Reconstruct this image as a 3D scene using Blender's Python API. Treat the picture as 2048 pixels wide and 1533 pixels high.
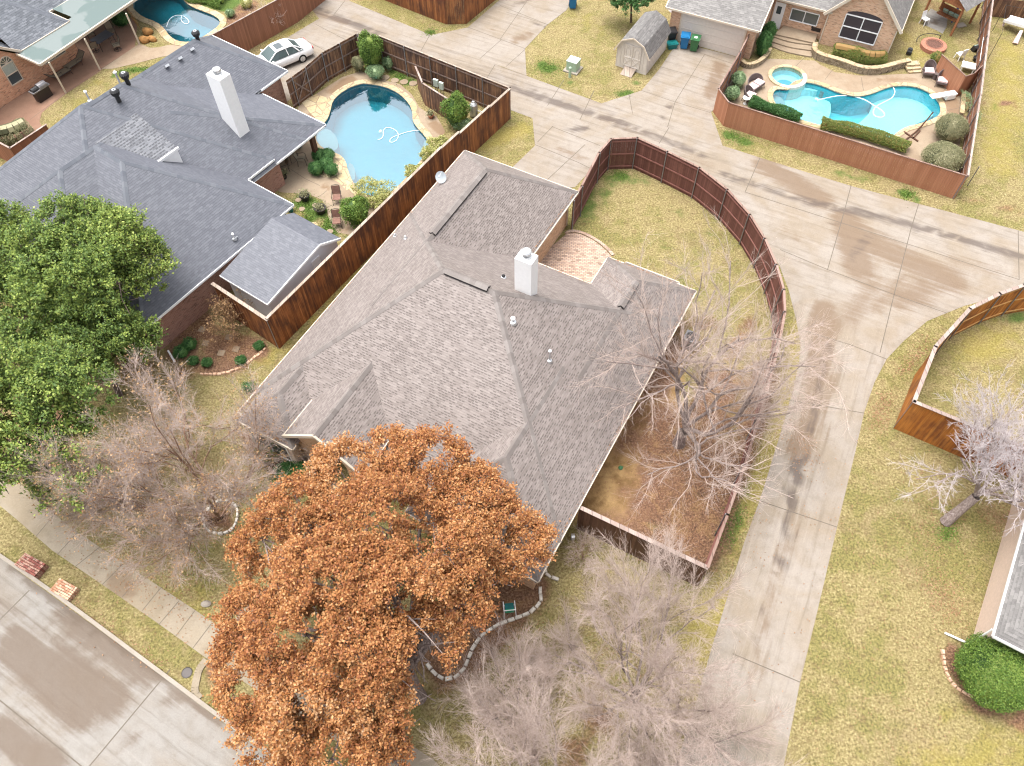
import bpy, bmesh, math, random
import numpy as np
from mathutils import Vector, Matrix
from mathutils.geometry import tessellate_polygon

for _o in list(bpy.data.objects): bpy.data.objects.remove(_o)
SC = bpy.context.scene
COL = SC.collection
# ------------------------------------------------------------------ camera
FPX, PITCH, ROLL, CH = 1579.6, math.radians(55.993), math.radians(-0.905), 36.0
FW = Vector((0, math.cos(PITCH), -math.sin(PITCH)))
_u = Vector((0, math.sin(PITCH), math.cos(PITCH))); _r = Vector((1, 0, 0))
RI = _r*math.cos(ROLL) + _u*math.sin(ROLL)
UP = -_r*math.sin(ROLL) + _u*math.cos(ROLL)
cam = bpy.data.cameras.new("camera"); camo = bpy.data.objects.new("camera", cam); COL.objects.link(camo)
cam.sensor_width = 36.0; cam.lens = FPX/2048*36.0; cam.clip_start = 0.5; cam.clip_end = 800
m = Matrix((RI, UP, -FW)).transposed().to_4x4(); m.translation = (0, 0, CH); camo.matrix_world = m
SC.camera = camo
# ------------------------------------------------------------------ world + sun
SUN_EL, SUN_AZ = math.radians(76), math.radians(290)      # compass angle the light comes from (0 = +y, clockwise)
w = bpy.data.worlds.new("World"); SC.world = w; w.use_nodes = True
nt = w.node_tree; bg = nt.nodes['Background']
sky = nt.nodes.new('ShaderNodeTexSky'); sky.sky_type = 'NISHITA'; sky.sun_disc = False
sky.sun_elevation = SUN_EL; sky.sun_rotation = SUN_AZ; sky.air_density = 1.0; sky.dust_density = 6.0; sky.ozone_density = 1.0
hsv = nt.nodes.new('ShaderNodeHueSaturation'); hsv.inputs['Saturation'].default_value = 0.25
nt.links.new(sky.outputs[0], hsv.inputs['Color']); nt.links.new(hsv.outputs[0], bg.inputs[0]); bg.inputs[1].default_value = 0.15
sl = bpy.data.lights.new("sun", 'SUN'); sl.energy = 0.9; sl.angle = math.radians(40); sl.color = (1, 0.96, 0.9)
so = bpy.data.objects.new("sun", sl); COL.objects.link(so)
sd = Vector((math.sin(SUN_AZ)*math.cos(SUN_EL), math.cos(SUN_AZ)*math.cos(SUN_EL), math.sin(SUN_EL)))
so.rotation_euler = sd.to_track_quat('Z', 'Y').to_euler(); so.location = (0, 0, 60)
SC.view_settings.view_transform = 'Standard'; SC.view_settings.look = 'None'
SC.view_settings.exposure = 1.45; SC.view_settings.gamma = 1.0
SC.cycles.filter_width = 1.15; SC.cycles.max_bounces = 8; SC.cycles.transparent_max_bounces = 12

# ------------------------------------------------------------------ geometry helpers
def G(x, y, z=0.0):
    """where the view ray through photo pixel (2048 wide) meets the level z"""
    d = RI*((x-1024)/FPX) - UP*((y-766.5)/FPX) + FW
    t = (z-CH)/d.z
    return Vector((d.x*t, d.y*t, z))
def Gs(pts, z=0.0): return [G(x, y, z) for x, y in pts]
def crop(pts, ox, oy, s): return [(ox+x*s, oy+y*s) for x, y in pts]
ORG = {}
def org(o): return ORG.get(o.name, Vector((0, 0, 0))) if o else Vector((0, 0, 0))
def tag(o, label=None, cat=None, group=None, kind=None):
    if label: o['label'] = label
    if cat: o['category'] = cat
    if group: o['group'] = group
    if kind: o['kind'] = kind
    return o
def thing(name, label, cat, loc=(0, 0, 0), rz=0.0, group=None):
    o = bpy.data.objects.new(name, None); COL.objects.link(o); o.location = loc; o.rotation_euler = (0, 0, rz)
    o.empty_display_size = 0.3
    ORG[o.name] = Vector(loc)
    return tag(o, label, cat, group)
def copy_tree(o, parent=None):
    c = o.copy(); COL.objects.link(c); c.parent = parent
    for ch in list(o.children): copy_tree(ch, c)
    return c
class MB:
    def __init__(s): s.v = []; s.f = []; s.uv = []; s.m = []
    def face(s, pts, mat=0, uv=None):
        pts = [Vector(p) for p in pts]; i0 = len(s.v); s.v += pts; s.f.append(tuple(range(i0, i0+len(pts)))); s.m.append(mat)
        if uv is None:
            n = Vector((0, 0, 0))
            for k in range(len(pts)): n += pts[k].cross(pts[(k+1) % len(pts)])
            if n.length < 1e-12: uv = [(0, 0)]*len(pts)
            else:
                n.normalize()
                if abs(n.z) > 0.95: uv = [(p.x, p.y) for p in pts]
                else:
                    t = Vector((0, 0, 1)).cross(n).normalized(); b = n.cross(t)
                    uv = [(p.dot(t), p.dot(b)) for p in pts]
        s.uv += uv
    def box(s, c, size, rz=0.0, mat=0, M=None, bottom=True):
        c = Vector(c); hx, hy, hz = size[0]/2, size[1]/2, size[2]/2
        R = M if M is not None else Matrix.Rotation(rz, 3, 'Z')
        P = [c + R @ Vector((sx*hx, sy*hy, sz*hz)) for sz in (-1, 1) for sy in (-1, 1) for sx in (-1, 1)]
        for q in ((4, 5, 7, 6), (0, 1, 5, 4), (1, 3, 7, 5), (3, 2, 6, 7), (2, 0, 4, 6)) + (((0, 2, 3, 1),) if bottom else ()):
            s.face([P[i] for i in q], mat)
        return s
    def beam(s, p, q, w, h, mat=0):
        """box of section w (level) x h between two points"""
        p = Vector(p); q = Vector(q); d = q-p; L = d.length
        if L < 1e-6: return s
        x = d/L; up = Vector((0, 0, 1)) if abs(x.z) < .95 else Vector((0, 1, 0))
        y = up.cross(x).normalized(); z = x.cross(y)
        return s.box((p+q)/2, (L, w, h), M=Matrix((x, y, z)).transposed(), mat=mat)
    def prism(s, poly, z0, z1, mat=0, side=None, cap=True):
        P = [Vector((p[0], p[1], 0)) for p in poly]
        a = sum(P[i].x*P[(i+1) % len(P)].y-P[(i+1) % len(P)].x*P[i].y for i in range(len(P)))
        if a < 0: P.reverse()
        if cap: s.poly([Vector((p.x, p.y, z1)) for p in P], mat)
        for i in range(len(P)):
            a, b = P[i], P[(i+1) % len(P)]
            s.face([(a.x, a.y, z0), (b.x, b.y, z0), (b.x, b.y, z1), (a.x, a.y, z1)], mat if side is None else side)
        return s
    def poly(s, pts, mat=0, holes=()):
        loops = [[Vector(p) for p in pts]]+[[Vector(p) for p in h] for h in holes]
        flat = [p for l in loops for p in l]
        for t in tessellate_polygon(loops):
            a, b, c = (flat[i] for i in t)
            if (b-a).cross(c-a).z < 0: b, c = c, b
            s.face([a, b, c], mat)
        return s
    def tube(s, pts, r, n=6, mat=0, closed=False, caps=True):
        pts = [Vector(p) for p in pts]; rr = r if isinstance(r, (list, tuple)) else [r]*len(pts)
        rings = []; K = len(pts)
        for i, p in enumerate(pts):
            a = pts[(i-1) % K] if (closed or i > 0) else p; b = pts[(i+1) % K] if (closed or i < K-1) else p
            t = (b-a).normalized() if (b-a).length > 1e-9 else Vector((0, 0, 1))
            u = Vector((0, 0, 1)) if abs(t.z) < .9 else Vector((1, 0, 0))
            x = t.cross(u).normalized(); y = x.cross(t)
            rings.append([p + (x*math.cos(2*math.pi*k/n)+y*math.sin(2*math.pi*k/n))*rr[i] for k in range(n)])
        for i in range(K if closed else K-1):
            A, B = rings[i], rings[(i+1) % K]
            for k in range(n): s.face([A[k], B[k], B[(k+1) % n], A[(k+1) % n]], mat)
        if caps and not closed:
            s.face(rings[0], mat); s.face(rings[-1][::-1], mat)
        return s
    def lathe(s, c, prof, n=16, mat=0, sx=1.0, sy=1.0, rz=0.0):
        c = Vector(c); R = Matrix.Rotation(rz, 3, 'Z')
        rings = [[c + R @ Vector((r*sx*math.cos(2*math.pi*k/n), r*sy*math.sin(2*math.pi*k/n), z)) for k in range(n)] for r, z in prof]
        for A, B in zip(rings[:-1], rings[1:]):
            for k in range(n): s.face([A[k], A[(k+1) % n], B[(k+1) % n], B[k]], mat)
        if prof[-1][0] > 1e-4: s.face(rings[-1], mat)
        if prof[0][0] > 1e-4: s.face(rings[0][::-1], mat)
        return s
    def build(s, name, mats, parent=None, world=True, smooth=False, merge=False):
        me = bpy.data.meshes.new(name)
        o0 = org(parent) if (parent and world) else Vector((0, 0, 0))
        me.from_pydata([tuple(v-o0) for v in s.v], [], s.f)
        for mt in (mats if isinstance(mats, (list, tuple)) else [mats]): me.materials.append(mt)
        uvl = me.uv_layers.new(name="UVMap"); uvl.data.foreach_set("uv", np.array(s.uv, dtype=np.float32).ravel())
        me.polygons.foreach_set("material_index", np.array(s.m, dtype=np.int32))
        if merge or smooth:
            bm = bmesh.new(); bm.from_mesh(me); bmesh.ops.remove_doubles(bm, verts=bm.verts, dist=1e-4); bm.to_mesh(me); bm.free()
        if smooth: me.polygons.foreach_set("use_smooth", np.ones(len(me.polygons), dtype=bool))
        me.update()
        o = bpy.data.objects.new(name, me); COL.objects.link(o); o.parent = parent
        if parent and world: ORG[o.name] = org(parent)
        return o
def fastmesh(name, V, F, mats, parent=None, uv=None, world=True, mi=None, smooth=False):
    V = np.asarray(V, dtype=np.float32); F = np.asarray(F, dtype=np.int32)
    if parent and world: V = V - np.array(org(parent), dtype=np.float32)
    me = bpy.data.meshes.new(name); me.vertices.add(len(V)); me.vertices.foreach_set("co", V.ravel())
    k = F.shape[1]; me.loops.add(F.size); me.loops.foreach_set("vertex_index", F.ravel())
    me.polygons.add(len(F)); me.polygons.foreach_set("loop_start", np.arange(0, F.size, k, dtype=np.int32))
    me.polygons.foreach_set("loop_total", np.full(len(F), k, dtype=np.int32))
    for mt in (mats if isinstance(mats, (list, tuple)) else [mats]): me.materials.append(mt)
    if mi is not None: me.polygons.foreach_set("material_index", np.asarray(mi, dtype=np.int32))
    if uv is not None:
        l = me.uv_layers.new(name="UVMap"); l.data.foreach_set("uv", np.asarray(uv, dtype=np.float32).ravel())
    if smooth: me.polygons.foreach_set("use_smooth", np.ones(len(F), dtype=bool))
    me.update(calc_edges=True); me.validate()
    o = bpy.data.objects.new(name, me); COL.objects.link(o); o.parent = parent
    if parent and world: ORG[o.name] = org(parent)
    return o
def smooth_poly(pts, it=2):
    P = [Vector(p) for p in pts]
    for _ in range(it):
        Q = []
        for i in range(len(P)):
            a, b = P[i], P[(i+1) % len(P)]; Q += [a*.75+b*.25, a*.25+b*.75]
        P = Q
    return P
def smooth_line(pts, it=2):
    P = [Vector(p) for p in pts]
    for _ in range(it):
        Q = [P[0]]
        for a, b in zip(P[:-1], P[1:]): Q += [a*.75+b*.25, a*.25+b*.75]
        P = Q+[P[-1]]
    return P
def resample(pts, step):
    P = [Vector(p) for p in pts]; out = []; acc = 0.0
    for a, b in zip(P[:-1], P[1:]):
        L = (b-a).length; t = acc
        while t < L: out.append((a.lerp(b, t/L), (b-a).normalized())); t += step
        acc = t-L
    return out

# ------------------------------------------------------------------ materials
def newmat(name, rough=0.8, spec=0.3, metal=0.0):
    m = bpy.data.materials.new(name); m.use_nodes = True; nt = m.node_tree; b = nt.nodes['Principled BSDF']
    b.inputs['Roughness'].default_value = rough; b.inputs['Specular IOR Level'].default_value = spec; b.inputs['Metallic'].default_value = metal
    return m, nt, b
def lk(nt, a, b): nt.links.new(a, b)
def setin(nt, s, v):
    if isinstance(v, bpy.types.NodeSocket): nt.links.new(v, s)
    else: s.default_value = v
def noise(nt, vec, scale, detail=4.0, rough=0.55, dist=0.0):
    n = nt.nodes.new('ShaderNodeTexNoise'); n.inputs['Scale'].default_value = scale; n.inputs['Detail'].default_value = detail
    n.inputs['Roughness'].default_value = rough; n.inputs['Distortion'].default_value = dist
    if vec is not None: lk(nt, vec, n.inputs['Vector'])
    return n.outputs['Fac']
def ramp(nt, fac, stops, interp='LINEAR'):
    n = nt.nodes.new('ShaderNodeValToRGB'); lk(nt, fac, n.inputs[0]); cr = n.color_ramp; cr.interpolation = interp
    while len(cr.elements) < len(stops): cr.elements.new(0.5)
    for e, (p, c) in zip(cr.elements, stops): e.position = p; e.color = (*c, 1) if len(c) == 3 else c
    return n.outputs[0]
def fr(nt, fac, a, b):
    n = nt.nodes.new('ShaderNodeMapRange'); lk(nt, fac, n.inputs[0]); n.inputs[1].default_value = a; n.inputs[2].default_value = b
    n.clamp = True; n.interpolation_type = 'SMOOTHSTEP'
    return n.outputs[0]
def mix(nt, f, a, b, mode='MIX'):
    n = nt.nodes.new('ShaderNodeMix'); n.data_type = 'RGBA'; n.blend_type = mode
    setin(nt, n.inputs[0], f); 
    for s, v in ((n.inputs[6], a), (n.inputs[7], b)):
        if isinstance(v, bpy.types.NodeSocket): lk(nt, v, s)
        else: s.default_value = (*v, 1) if len(v) == 3 else v
    return n.outputs[2]
def mth(nt, op, a, b=0.0, c=0.0):
    n = nt.nodes.new('ShaderNodeMath'); n.operation = op
    for i, v in enumerate((a, b, c)): setin(nt, n.inputs[i], v)
    return n.outputs[0]
def pos(nt): return nt.nodes.new('ShaderNodeNewGeometry').outputs['Position']
def uvn(nt): return nt.nodes.new('ShaderNodeUVMap').outputs[0]
def scl(nt, v, s):
    n = nt.nodes.new('ShaderNodeMapping'); lk(nt, v, n.inputs[0]); n.inputs['Scale'].default_value = s; return n.outputs[0]
def attr(nt, name):
    n = nt.nodes.new('ShaderNodeAttribute'); n.attribute_name = name; return n.outputs['Fac']
def bump(nt, b, h, strength=0.4, dist=0.02):
    n = nt.nodes.new('ShaderNodeBump'); n.inputs['Strength'].default_value = strength; n.inputs['Distance'].default_value = dist
    lk(nt, h, n.inputs['Height']); lk(nt, n.outputs[0], b.inputs['Normal'])
def simple(name, c, rough=0.6, spec=0.3, metal=0.0, var=0.12, scale=6.0):
    m, nt, b = newmat(name, rough, spec, metal); p = pos(nt)
    f = noise(nt, p, scale, 5)
    lo = tuple(x*(1-var) for x in c); hi = tuple(min(1, x*(1+var)) for x in c)
    lk(nt, ramp(nt, f, [(0.3, lo), (0.7, hi)]), b.inputs['Base Color']); return m

def m_shingle(name, cols, dark, row=0.17, tab=0.30, contrast=0.75, dash=0.5, spec=0.25, blotch=.12, line_k=.45):
    m, nt, b = newmat(name, 0.62, .5); uv = uvn(nt); p = pos(nt)
    br = nt.nodes.new('ShaderNodeTexBrick'); lk(nt, uv, br.inputs['Vector']); br.offset = 0.5
    br.inputs['Scale'].default_value = 1.0; br.inputs['Brick Width'].default_value = tab; br.inputs['Row Height'].default_value = row
    br.inputs['Mortar Size'].default_value = 0.0; br.inputs['Color1'].default_value = (0, 0, 0, 1); br.inputs['Color2'].default_value = (1, 1, 1, 1)
    f = nt.nodes.new('ShaderNodeSeparateColor'); lk(nt, br.outputs[0], f.inputs[0]); rnd = f.outputs[0]
    base = ramp(nt, rnd, [(0.0, cols[0]), (0.5, cols[1]), (1.0, cols[2])])
    n1 = noise(nt, p, 0.7, 3); base = mix(nt, fr(nt, n1, .35, .7), base, tuple(c*0.88 for c in cols[1]), 'MIX') if False else base
    # architectural cut-outs: dark laminated tabs in the upper part of each course
    sx = nt.nodes.new('ShaderNodeSeparateXYZ'); lk(nt, uv, sx.inputs[0])
    rowi = mth(nt, 'FLOOR', mth(nt, 'DIVIDE', sx.outputs[1], row))
    wn = nt.nodes.new('ShaderNodeTexWhiteNoise'); wn.noise_dimensions = '2D'
    cb = nt.nodes.new('ShaderNodeCombineXYZ'); par = mth(nt, 'MULTIPLY', mth(nt, 'FRACT', mth(nt, 'MULTIPLY', rowi, 0.37)), 1.0)
    ui = mth(nt, 'ADD', mth(nt, 'DIVIDE', sx.outputs[0], tab*0.62), mth(nt, 'MULTIPLY', par, 1.0))
    lk(nt, mth(nt, 'FLOOR', ui), cb.inputs[0]); lk(nt, rowi, cb.inputs[1]); lk(nt, cb.outputs[0], wn.inputs[0])
    isd = mth(nt, 'GREATER_THAN', wn.outputs[0], 1-dash)
    vf = mth(nt, 'FRACT', mth(nt, 'DIVIDE', sx.outputs[1], row))
    uf = mth(nt, 'FRACT', ui)
    inb = mth(nt, 'MULTIPLY', fr(nt, vf, .50, .56), mth(nt, 'MULTIPLY', fr(nt, uf, .05, .12), mth(nt, 'SUBTRACT', 1.0, fr(nt, uf, .82, .9))))
    dk = mth(nt, 'MULTIPLY', mth(nt, 'MULTIPLY', isd, inb), contrast)
    c = mix(nt, dk, base, dark)
    line = mth(nt, 'MULTIPLY', fr(nt, vf, .86, .95), line_k)            # butt line of the course above
    c = mix(nt, line, c, tuple(x*0.6 for x in dark))
    big = noise(nt, p, 0.45, 4); c = mix(nt, mth(nt, 'MULTIPLY', fr(nt, big, .42, .72), blotch), c, tuple(x*1.12 for x in cols[2]))
    st = noise(nt, scl(nt, uv, (1.3, .22, 1)), 2.0, 5); c = mix(nt, mth(nt, 'MULTIPLY', fr(nt, st, .52, .75), blotch*.8), c, tuple(x*0.75 for x in cols[0]))
    gr = noise(nt, p, 60, 3); c = mix(nt, .35, c, ramp(nt, gr, [(.3, (.35, .35, .35)), (.7, (.75, .75, .75))]), 'OVERLAY')
    lk(nt, c, b.inputs['Base Color'])
    bump(nt, b, mth(nt, 'SUBTRACT', mth(nt, 'MULTIPLY', vf, -1.0), mth(nt, 'MULTIPLY', inb, .5)), .5, .012)
    return m
def m_brick(name, c1, c2, mortar, w=0.20, h=0.067, ms=.006):
    m, nt, b = newmat(name, 0.85, .25); uv = uvn(nt); br = nt.nodes.new('ShaderNodeTexBrick'); lk(nt, uv, br.inputs['Vector'])
    br.inputs['Scale'].default_value = 1; br.inputs['Brick Width'].default_value = w; br.inputs['Row Height'].default_value = h
    br.inputs['Mortar Size'].default_value = ms; br.inputs['Mortar Smooth'].default_value = .2
    br.inputs['Color1'].default_value = (0, 0, 0, 1); br.inputs['Color2'].default_value = (1, 1, 1, 1); br.inputs['Mortar'].default_value = (.5, .5, .5, 1)
    sp = nt.nodes.new('ShaderNodeSeparateColor'); lk(nt, br.outputs[0], sp.inputs[0])
    n = noise(nt, pos(nt), 3, 4)
    c = ramp(nt, sp.outputs[0], [(0, c1), (.35, tuple((a+d)/2 for a, d in zip(c1, c2))), (.7, c2), (1, tuple(x*.6 for x in c1))])
    c = mix(nt, mth(nt, 'MULTIPLY', fr(nt, n, .4, .7), .3), c, c2)
    c = mix(nt, br.outputs['Fac'], c, mortar); lk(nt, c, b.inputs['Base Color'])
    bump(nt, b, mth(nt, 'SUBTRACT', 1.0, br.outputs['Fac']), .5, .01); return m
def m_wood(name, cols, board=0.145, streak=0.5, stain=None, rough=.8):
    """boards side by side: u counts boards, v runs up the board"""
    m, nt, b = newmat(name, rough, .25); uv = uvn(nt); sx = nt.nodes.new('ShaderNodeSeparateXYZ'); lk(nt, uv, sx.inputs[0])
    bi = mth(nt, 'FLOOR', mth(nt, 'DIVIDE', sx.outputs[0], board)); wn = nt.nodes.new('ShaderNodeTexWhiteNoise'); wn.noise_dimensions = '1D'
    lk(nt, bi, wn.inputs['W']); c = ramp(nt, wn.outputs[0], [(0, cols[0]), (.5, cols[1]), (1, cols[2])])
    off = nt.nodes.new('ShaderNodeCombineXYZ'); lk(nt, mth(nt, 'MULTIPLY', sx.outputs[0], 22.0), off.inputs[0]); lk(nt, mth(nt, 'ADD', mth(nt, 'MULTIPLY', sx.outputs[1], .9), mth(nt, 'MULTIPLY', wn.outputs[0], 40.0)), off.inputs[1])
    g = noise(nt, off.outputs[0], 1.0, 6, .65); c = mix(nt, mth(nt, 'MULTIPLY', fr(nt, g, .38, .68), streak), c, tuple(x*.42 for x in cols[0]))
    if stain:
        n2 = noise(nt, scl(nt, uv, (1.0, .55, 1)), 1.1, 4); n3 = noise(nt, scl(nt, uv, (7, .35, 1)), 1.0, 3)
        c = mix(nt, mth(nt, 'MULTIPLY', fr(nt, mth(nt, 'ADD', mth(nt, 'MULTIPLY', n2, .6), mth(nt, 'MULTIPLY', n3, .4)), .42, .62), .85), c, stain)
    uf = mth(nt, 'FRACT', mth(nt, 'DIVIDE', sx.outputs[0], board)); e = mth(nt, 'MAXIMUM', mth(nt, 'SUBTRACT', 1.0, fr(nt, uf, .0, .07)), fr(nt, uf, .93, 1.0))
    c = mix(nt, mth(nt, 'MULTIPLY', e, .7), c, tuple(x*.2 for x in cols[0])); lk(nt, c, b.inputs['Base Color']); bump(nt, b, g, .25, .01); return m
def m_leaf(name, cols, trans=0.25, rough=.6):
    """per-leaf colour from the leaf's own uv"""
    m, nt, b = newmat(name, rough, .35); sx = nt.nodes.new('ShaderNodeSeparateXYZ'); lk(nt, uvn(nt), sx.inputs[0])
    f = mth(nt, 'ADD', mth(nt, 'MULTIPLY', sx.outputs[0], .62), mth(nt, 'MULTIPLY', sx.outputs[1], .38))
    c = ramp(nt, f, [(i/(len(cols)-1), k) for i, k in enumerate(cols)]); lk(nt, c, b.inputs['Base Color'])
    t = nt.nodes.new('ShaderNodeBsdfTranslucent'); lk(nt, c, t.inputs[0]); mx = nt.nodes.new('ShaderNodeMixShader'); mx.inputs[0].default_value = trans
    lk(nt, b.outputs[0], mx.inputs[1]); lk(nt, t.outputs[0], mx.inputs[2]); lk(nt, mx.outputs[0], nt.nodes['Material Output'].inputs[0]); return m
def m_bark(name, c1, c2):
    m, nt, b = newmat(name, .9, .2); p = pos(nt); n = noise(nt, scl(nt, p, (6, 6, 1.5)), 3, 5)
    lk(nt, ramp(nt, n, [(.35, c1), (.65, c2)]), b.inputs['Base Color']); bump(nt, b, n, .5, .02); return m
def m_concrete(name, c, warm, dark, stain, scale=1.0, ang=None, ang2=None):
    m, nt, b = newmat(name, .85, .25); p = pos(nt)
    n0 = noise(nt, p, .35*scale, 5, .6, .6); n1 = noise(nt, p, 1.6*scale, 6, .65); n2 = noise(nt, p, 26, 4, .7); n3 = noise(nt, scl(nt, p, (1, 1, 1)), 7, 4)
    col = mix(nt, fr(nt, n0, .38, .66), c, warm)
    col = mix(nt, mth(nt, 'MULTIPLY', fr(nt, n1, .45, .7), .45), col, tuple(x*.78 for x in warm))
    stk = None
    if ang is not None:
        def strk(a_, sc_=(.22, 3.2, 1)):
            r_ = nt.nodes.new('ShaderNodeMapping'); lk(nt, p, r_.inputs[0]); r_.inputs['Rotation'].default_value = (0, 0, -a_)
            return noise(nt, scl(nt, r_.outputs[0], sc_), 1.0, 6, .6, .4)
        stk = strk(ang); 
        if ang2 is not None:
            k_ = mix(nt, attr(nt, 'zone'), stk, strk(ang2)); sp_ = nt.nodes.new('ShaderNodeSeparateColor'); lk(nt, k_, sp_.inputs[0]); stk = sp_.outputs[0]
        col = mix(nt, mth(nt, 'MULTIPLY', fr(nt, stk, .50, .72), .50), col, tuple(x*.62 for x in warm)); col = mix(nt, mth(nt, 'MULTIPLY', mth(nt, 'SUBTRACT', 1.0, fr(nt, stk, .30, .46)), .35), col, tuple(min(.6, x*1.22) for x in c))
    s = mth(nt, 'ADD', attr(nt, 'stain'), mth(nt, 'MULTIPLY', mth(nt, 'SUBTRACT', n1 if stk is None else stk, .5), .75))
    s = mth(nt, 'ADD', s, mth(nt, 'MULTIPLY', mth(nt, 'SUBTRACT', n3, .5), .22))
    col = mix(nt, mth(nt, 'MULTIPLY', fr(nt, s, .28, .72), .8), col, stain)
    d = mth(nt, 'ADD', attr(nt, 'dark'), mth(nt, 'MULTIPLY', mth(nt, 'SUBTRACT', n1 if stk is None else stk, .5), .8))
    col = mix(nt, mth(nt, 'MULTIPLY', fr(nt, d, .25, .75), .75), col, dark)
    col = mix(nt, .5, col, ramp(nt, n2, [(.3, (.36, .36, .36)), (.7, (.64, .64, .64))]), 'OVERLAY')
    vs = nt.nodes.new('ShaderNodeTexVoronoi'); vs.inputs['Scale'].default_value = 3.0; lk(nt, p, vs.inputs['Vector'])
    col = mix(nt, mth(nt, 'MULTIPLY', mth(nt, 'SUBTRACT', 1.0, fr(nt, vs.outputs[0], .02, .05)), .5), col, dark)
    cr = noise(nt, p, 4.5, 8, .8, 1.5); col = mix(nt, mth(nt, 'MULTIPLY', mth(nt, 'SUBTRACT', 1.0, fr(nt, mth(nt, 'ABSOLUTE', mth(nt, 'SUBTRACT', cr, .5)), .0, .012)), .22), col, dark)
    lk(nt, col, b.inputs['Base Color']); bump(nt, b, n2, .12, .01); return m
def m_ground(name):
    m, nt, b = newmat(name, .95, .15); p = pos(nt)
    big = noise(nt, p, .16, 4, .6, .5); mid = noise(nt, p, .9, 5, .65); fine = noise(nt, p, 9, 5, .75); vf = noise(nt, scl(nt, p, (1, 1, 1)), 34, 3, .8)
    straw = ramp(nt, fine, [(.33, (.088, .066, .030)), (.45, (.185, .148, .066)), (.56, (.295, .242, .115)), (.70, (.43, .372, .205))])
    olive = ramp(nt, fine, [(.33, (.058, .056, .018)), (.46, (.130, .120, .038)), (.57, (.21, .188, .064)), (.72, (.315, .28, .12))])
    c = mix(nt, mth(nt, 'MULTIPLY', fr(nt, mth(nt, 'ADD', mth(nt, 'MULTIPLY', big, .5), mth(nt, 'MULTIPLY', mid, .5)), .45, .57), .80), straw, olive)
    pat = noise(nt, p, 2.6, 4, .7); c = mix(nt, mth(nt, 'MULTIPLY', fr(nt, pat, .50, .66), .60), c, (.13, .088, .042))
    brn = noise(nt, p, .42, 5, .7, .8); c = mix(nt, mth(nt, 'MULTIPLY', fr(nt, brn, .54, .66), .45), c, ramp(nt, fine, [(.35, (.11, .075, .038)), (.6, (.27, .205, .115))]))
    pal = noise(nt, p, 1.3, 5, .7); c = mix(nt, mth(nt, 'MULTIPLY', fr(nt, pal, .56, .70), .35), c, (.34, .28, .15))
    def msk(a, lo=.25, hi=.68, k=1.1):
        s = mth(nt, 'ADD', attr(nt, a), mth(nt, 'MULTIPLY', mth(nt, 'SUBTRACT', mid, .5), k)); return fr(nt, mth(nt, 'ADD', s, mth(nt, 'MULTIPLY', mth(nt, 'SUBTRACT', fine, .5), .5)), lo, hi)
    gold = ramp(nt, fine, [(.3, (.15, .12, .03)), (.5, (.26, .21, .055)), (.7, (.36, .30, .10))]); c = mix(nt, mth(nt, 'MULTIPLY', msk('gold'), .6), c, gold)
    grn = ramp(nt, fine, [(.3, (.025, .055, .010)), (.55, (.060, .12, .022)), (.8, (.12, .18, .04))]); c = mix(nt, mth(nt, 'MULTIPLY', msk('green'), .85), c, grn)
    och = ramp(nt, mid, [(.38, (.17, .095, .04)), (.60, (.40, .26, .12))]); c = mix(nt, mth(nt, 'MULTIPLY', msk('ochre'), .9), c, och)
    drt = ramp(nt, fine, [(.32, (.060, .030, .020)), (.46, (.13, .068, .045)), (.56, (.205, .115, .075)), (.70, (.32, .20, .135))]); drt = mix(nt, mth(nt, 'MULTIPLY', fr(nt, noise(nt, p, .8, 5, .7, 1.0), .48, .66), .6), drt, ramp(nt, fine, [(.35, (.16, .09, .04)), (.6, (.34, .21, .10))])); drt = mix(nt, mth(nt, 'MULTIPLY', fr(nt, noise(nt, p, 1.1, 4, .6, .5), .56, .7), .5), drt, (.05, .028, .02)); c = mix(nt, mth(nt, 'MULTIPLY', msk('dirt'), .93), c, drt)
    c = mix(nt, .8, c, ramp(nt, vf, [(.3, (.25, .25, .25)), (.7, (.77, .77, .77))]), 'OVERLAY')
    lk(nt, c, b.inputs['Base Color']); bump(nt, b, mth(nt, 'ADD', fine, mth(nt, 'MULTIPLY', vf, .6)), .8, .06); return m
# ------------------------------------------------------------------ material set
M = {}
M['ground'] = m_ground('lawn')
M['concrete'] = m_concrete('alley_concrete', (0.2558, 0.2241, 0.192), (0.2282, 0.1868, 0.1423), (0.08298, 0.06452, 0.05629), (0.1522, 0.1052, 0.06953), ang=math.atan2((G(1900, 450)-G(1000, 165)).y, (G(1900, 450)-G(1000, 165)).x), ang2=math.atan2((G(1600, 900)-G(1450, 1400)).y, (G(1600, 900)-G(1450, 1400)).x))
M['street'] = m_concrete('street_concrete', (0.2295, 0.2154, 0.1972), (0.2059, 0.1804, 0.1521), (0.1, 0.07567, 0.05633), (0.1206, 0.09022, 0.0676), ang=math.atan2((G(455, 1440)-G(0, 1106)).y, (G(455, 1440)-G(0, 1106)).x))
M['walk'] = m_concrete('sidewalk_concrete', (0.272, 0.2312, 0.1768), (0.238, 0.1938, 0.136), (0.102, 0.0748, 0.0544), (0.17, 0.1224, 0.0816))
M['deck'] = m_concrete('pool_deck_concrete', (0.2856, 0.2244, 0.1598), (0.2448, 0.1802, 0.1224), (0.1156, 0.0816, 0.0612), (0.1836, 0.1156, 0.068))
M['brickpath'] = m_concrete('terracotta_concrete', (0.2516, 0.153, 0.1054), (0.2244, 0.1292, 0.0884), (0.1088, 0.068, 0.0544), (0.1632, 0.0952, 0.068))
M['joint'] = simple('joint_filler', (.12, .10, .08), .95)
M['curb'] = m_concrete('curb_concrete', (0.2992, 0.2652, 0.2244), (0.2584, 0.2244, 0.1836), (0.136, 0.102, 0.0816), (0.204, 0.1632, 0.1224))
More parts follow.
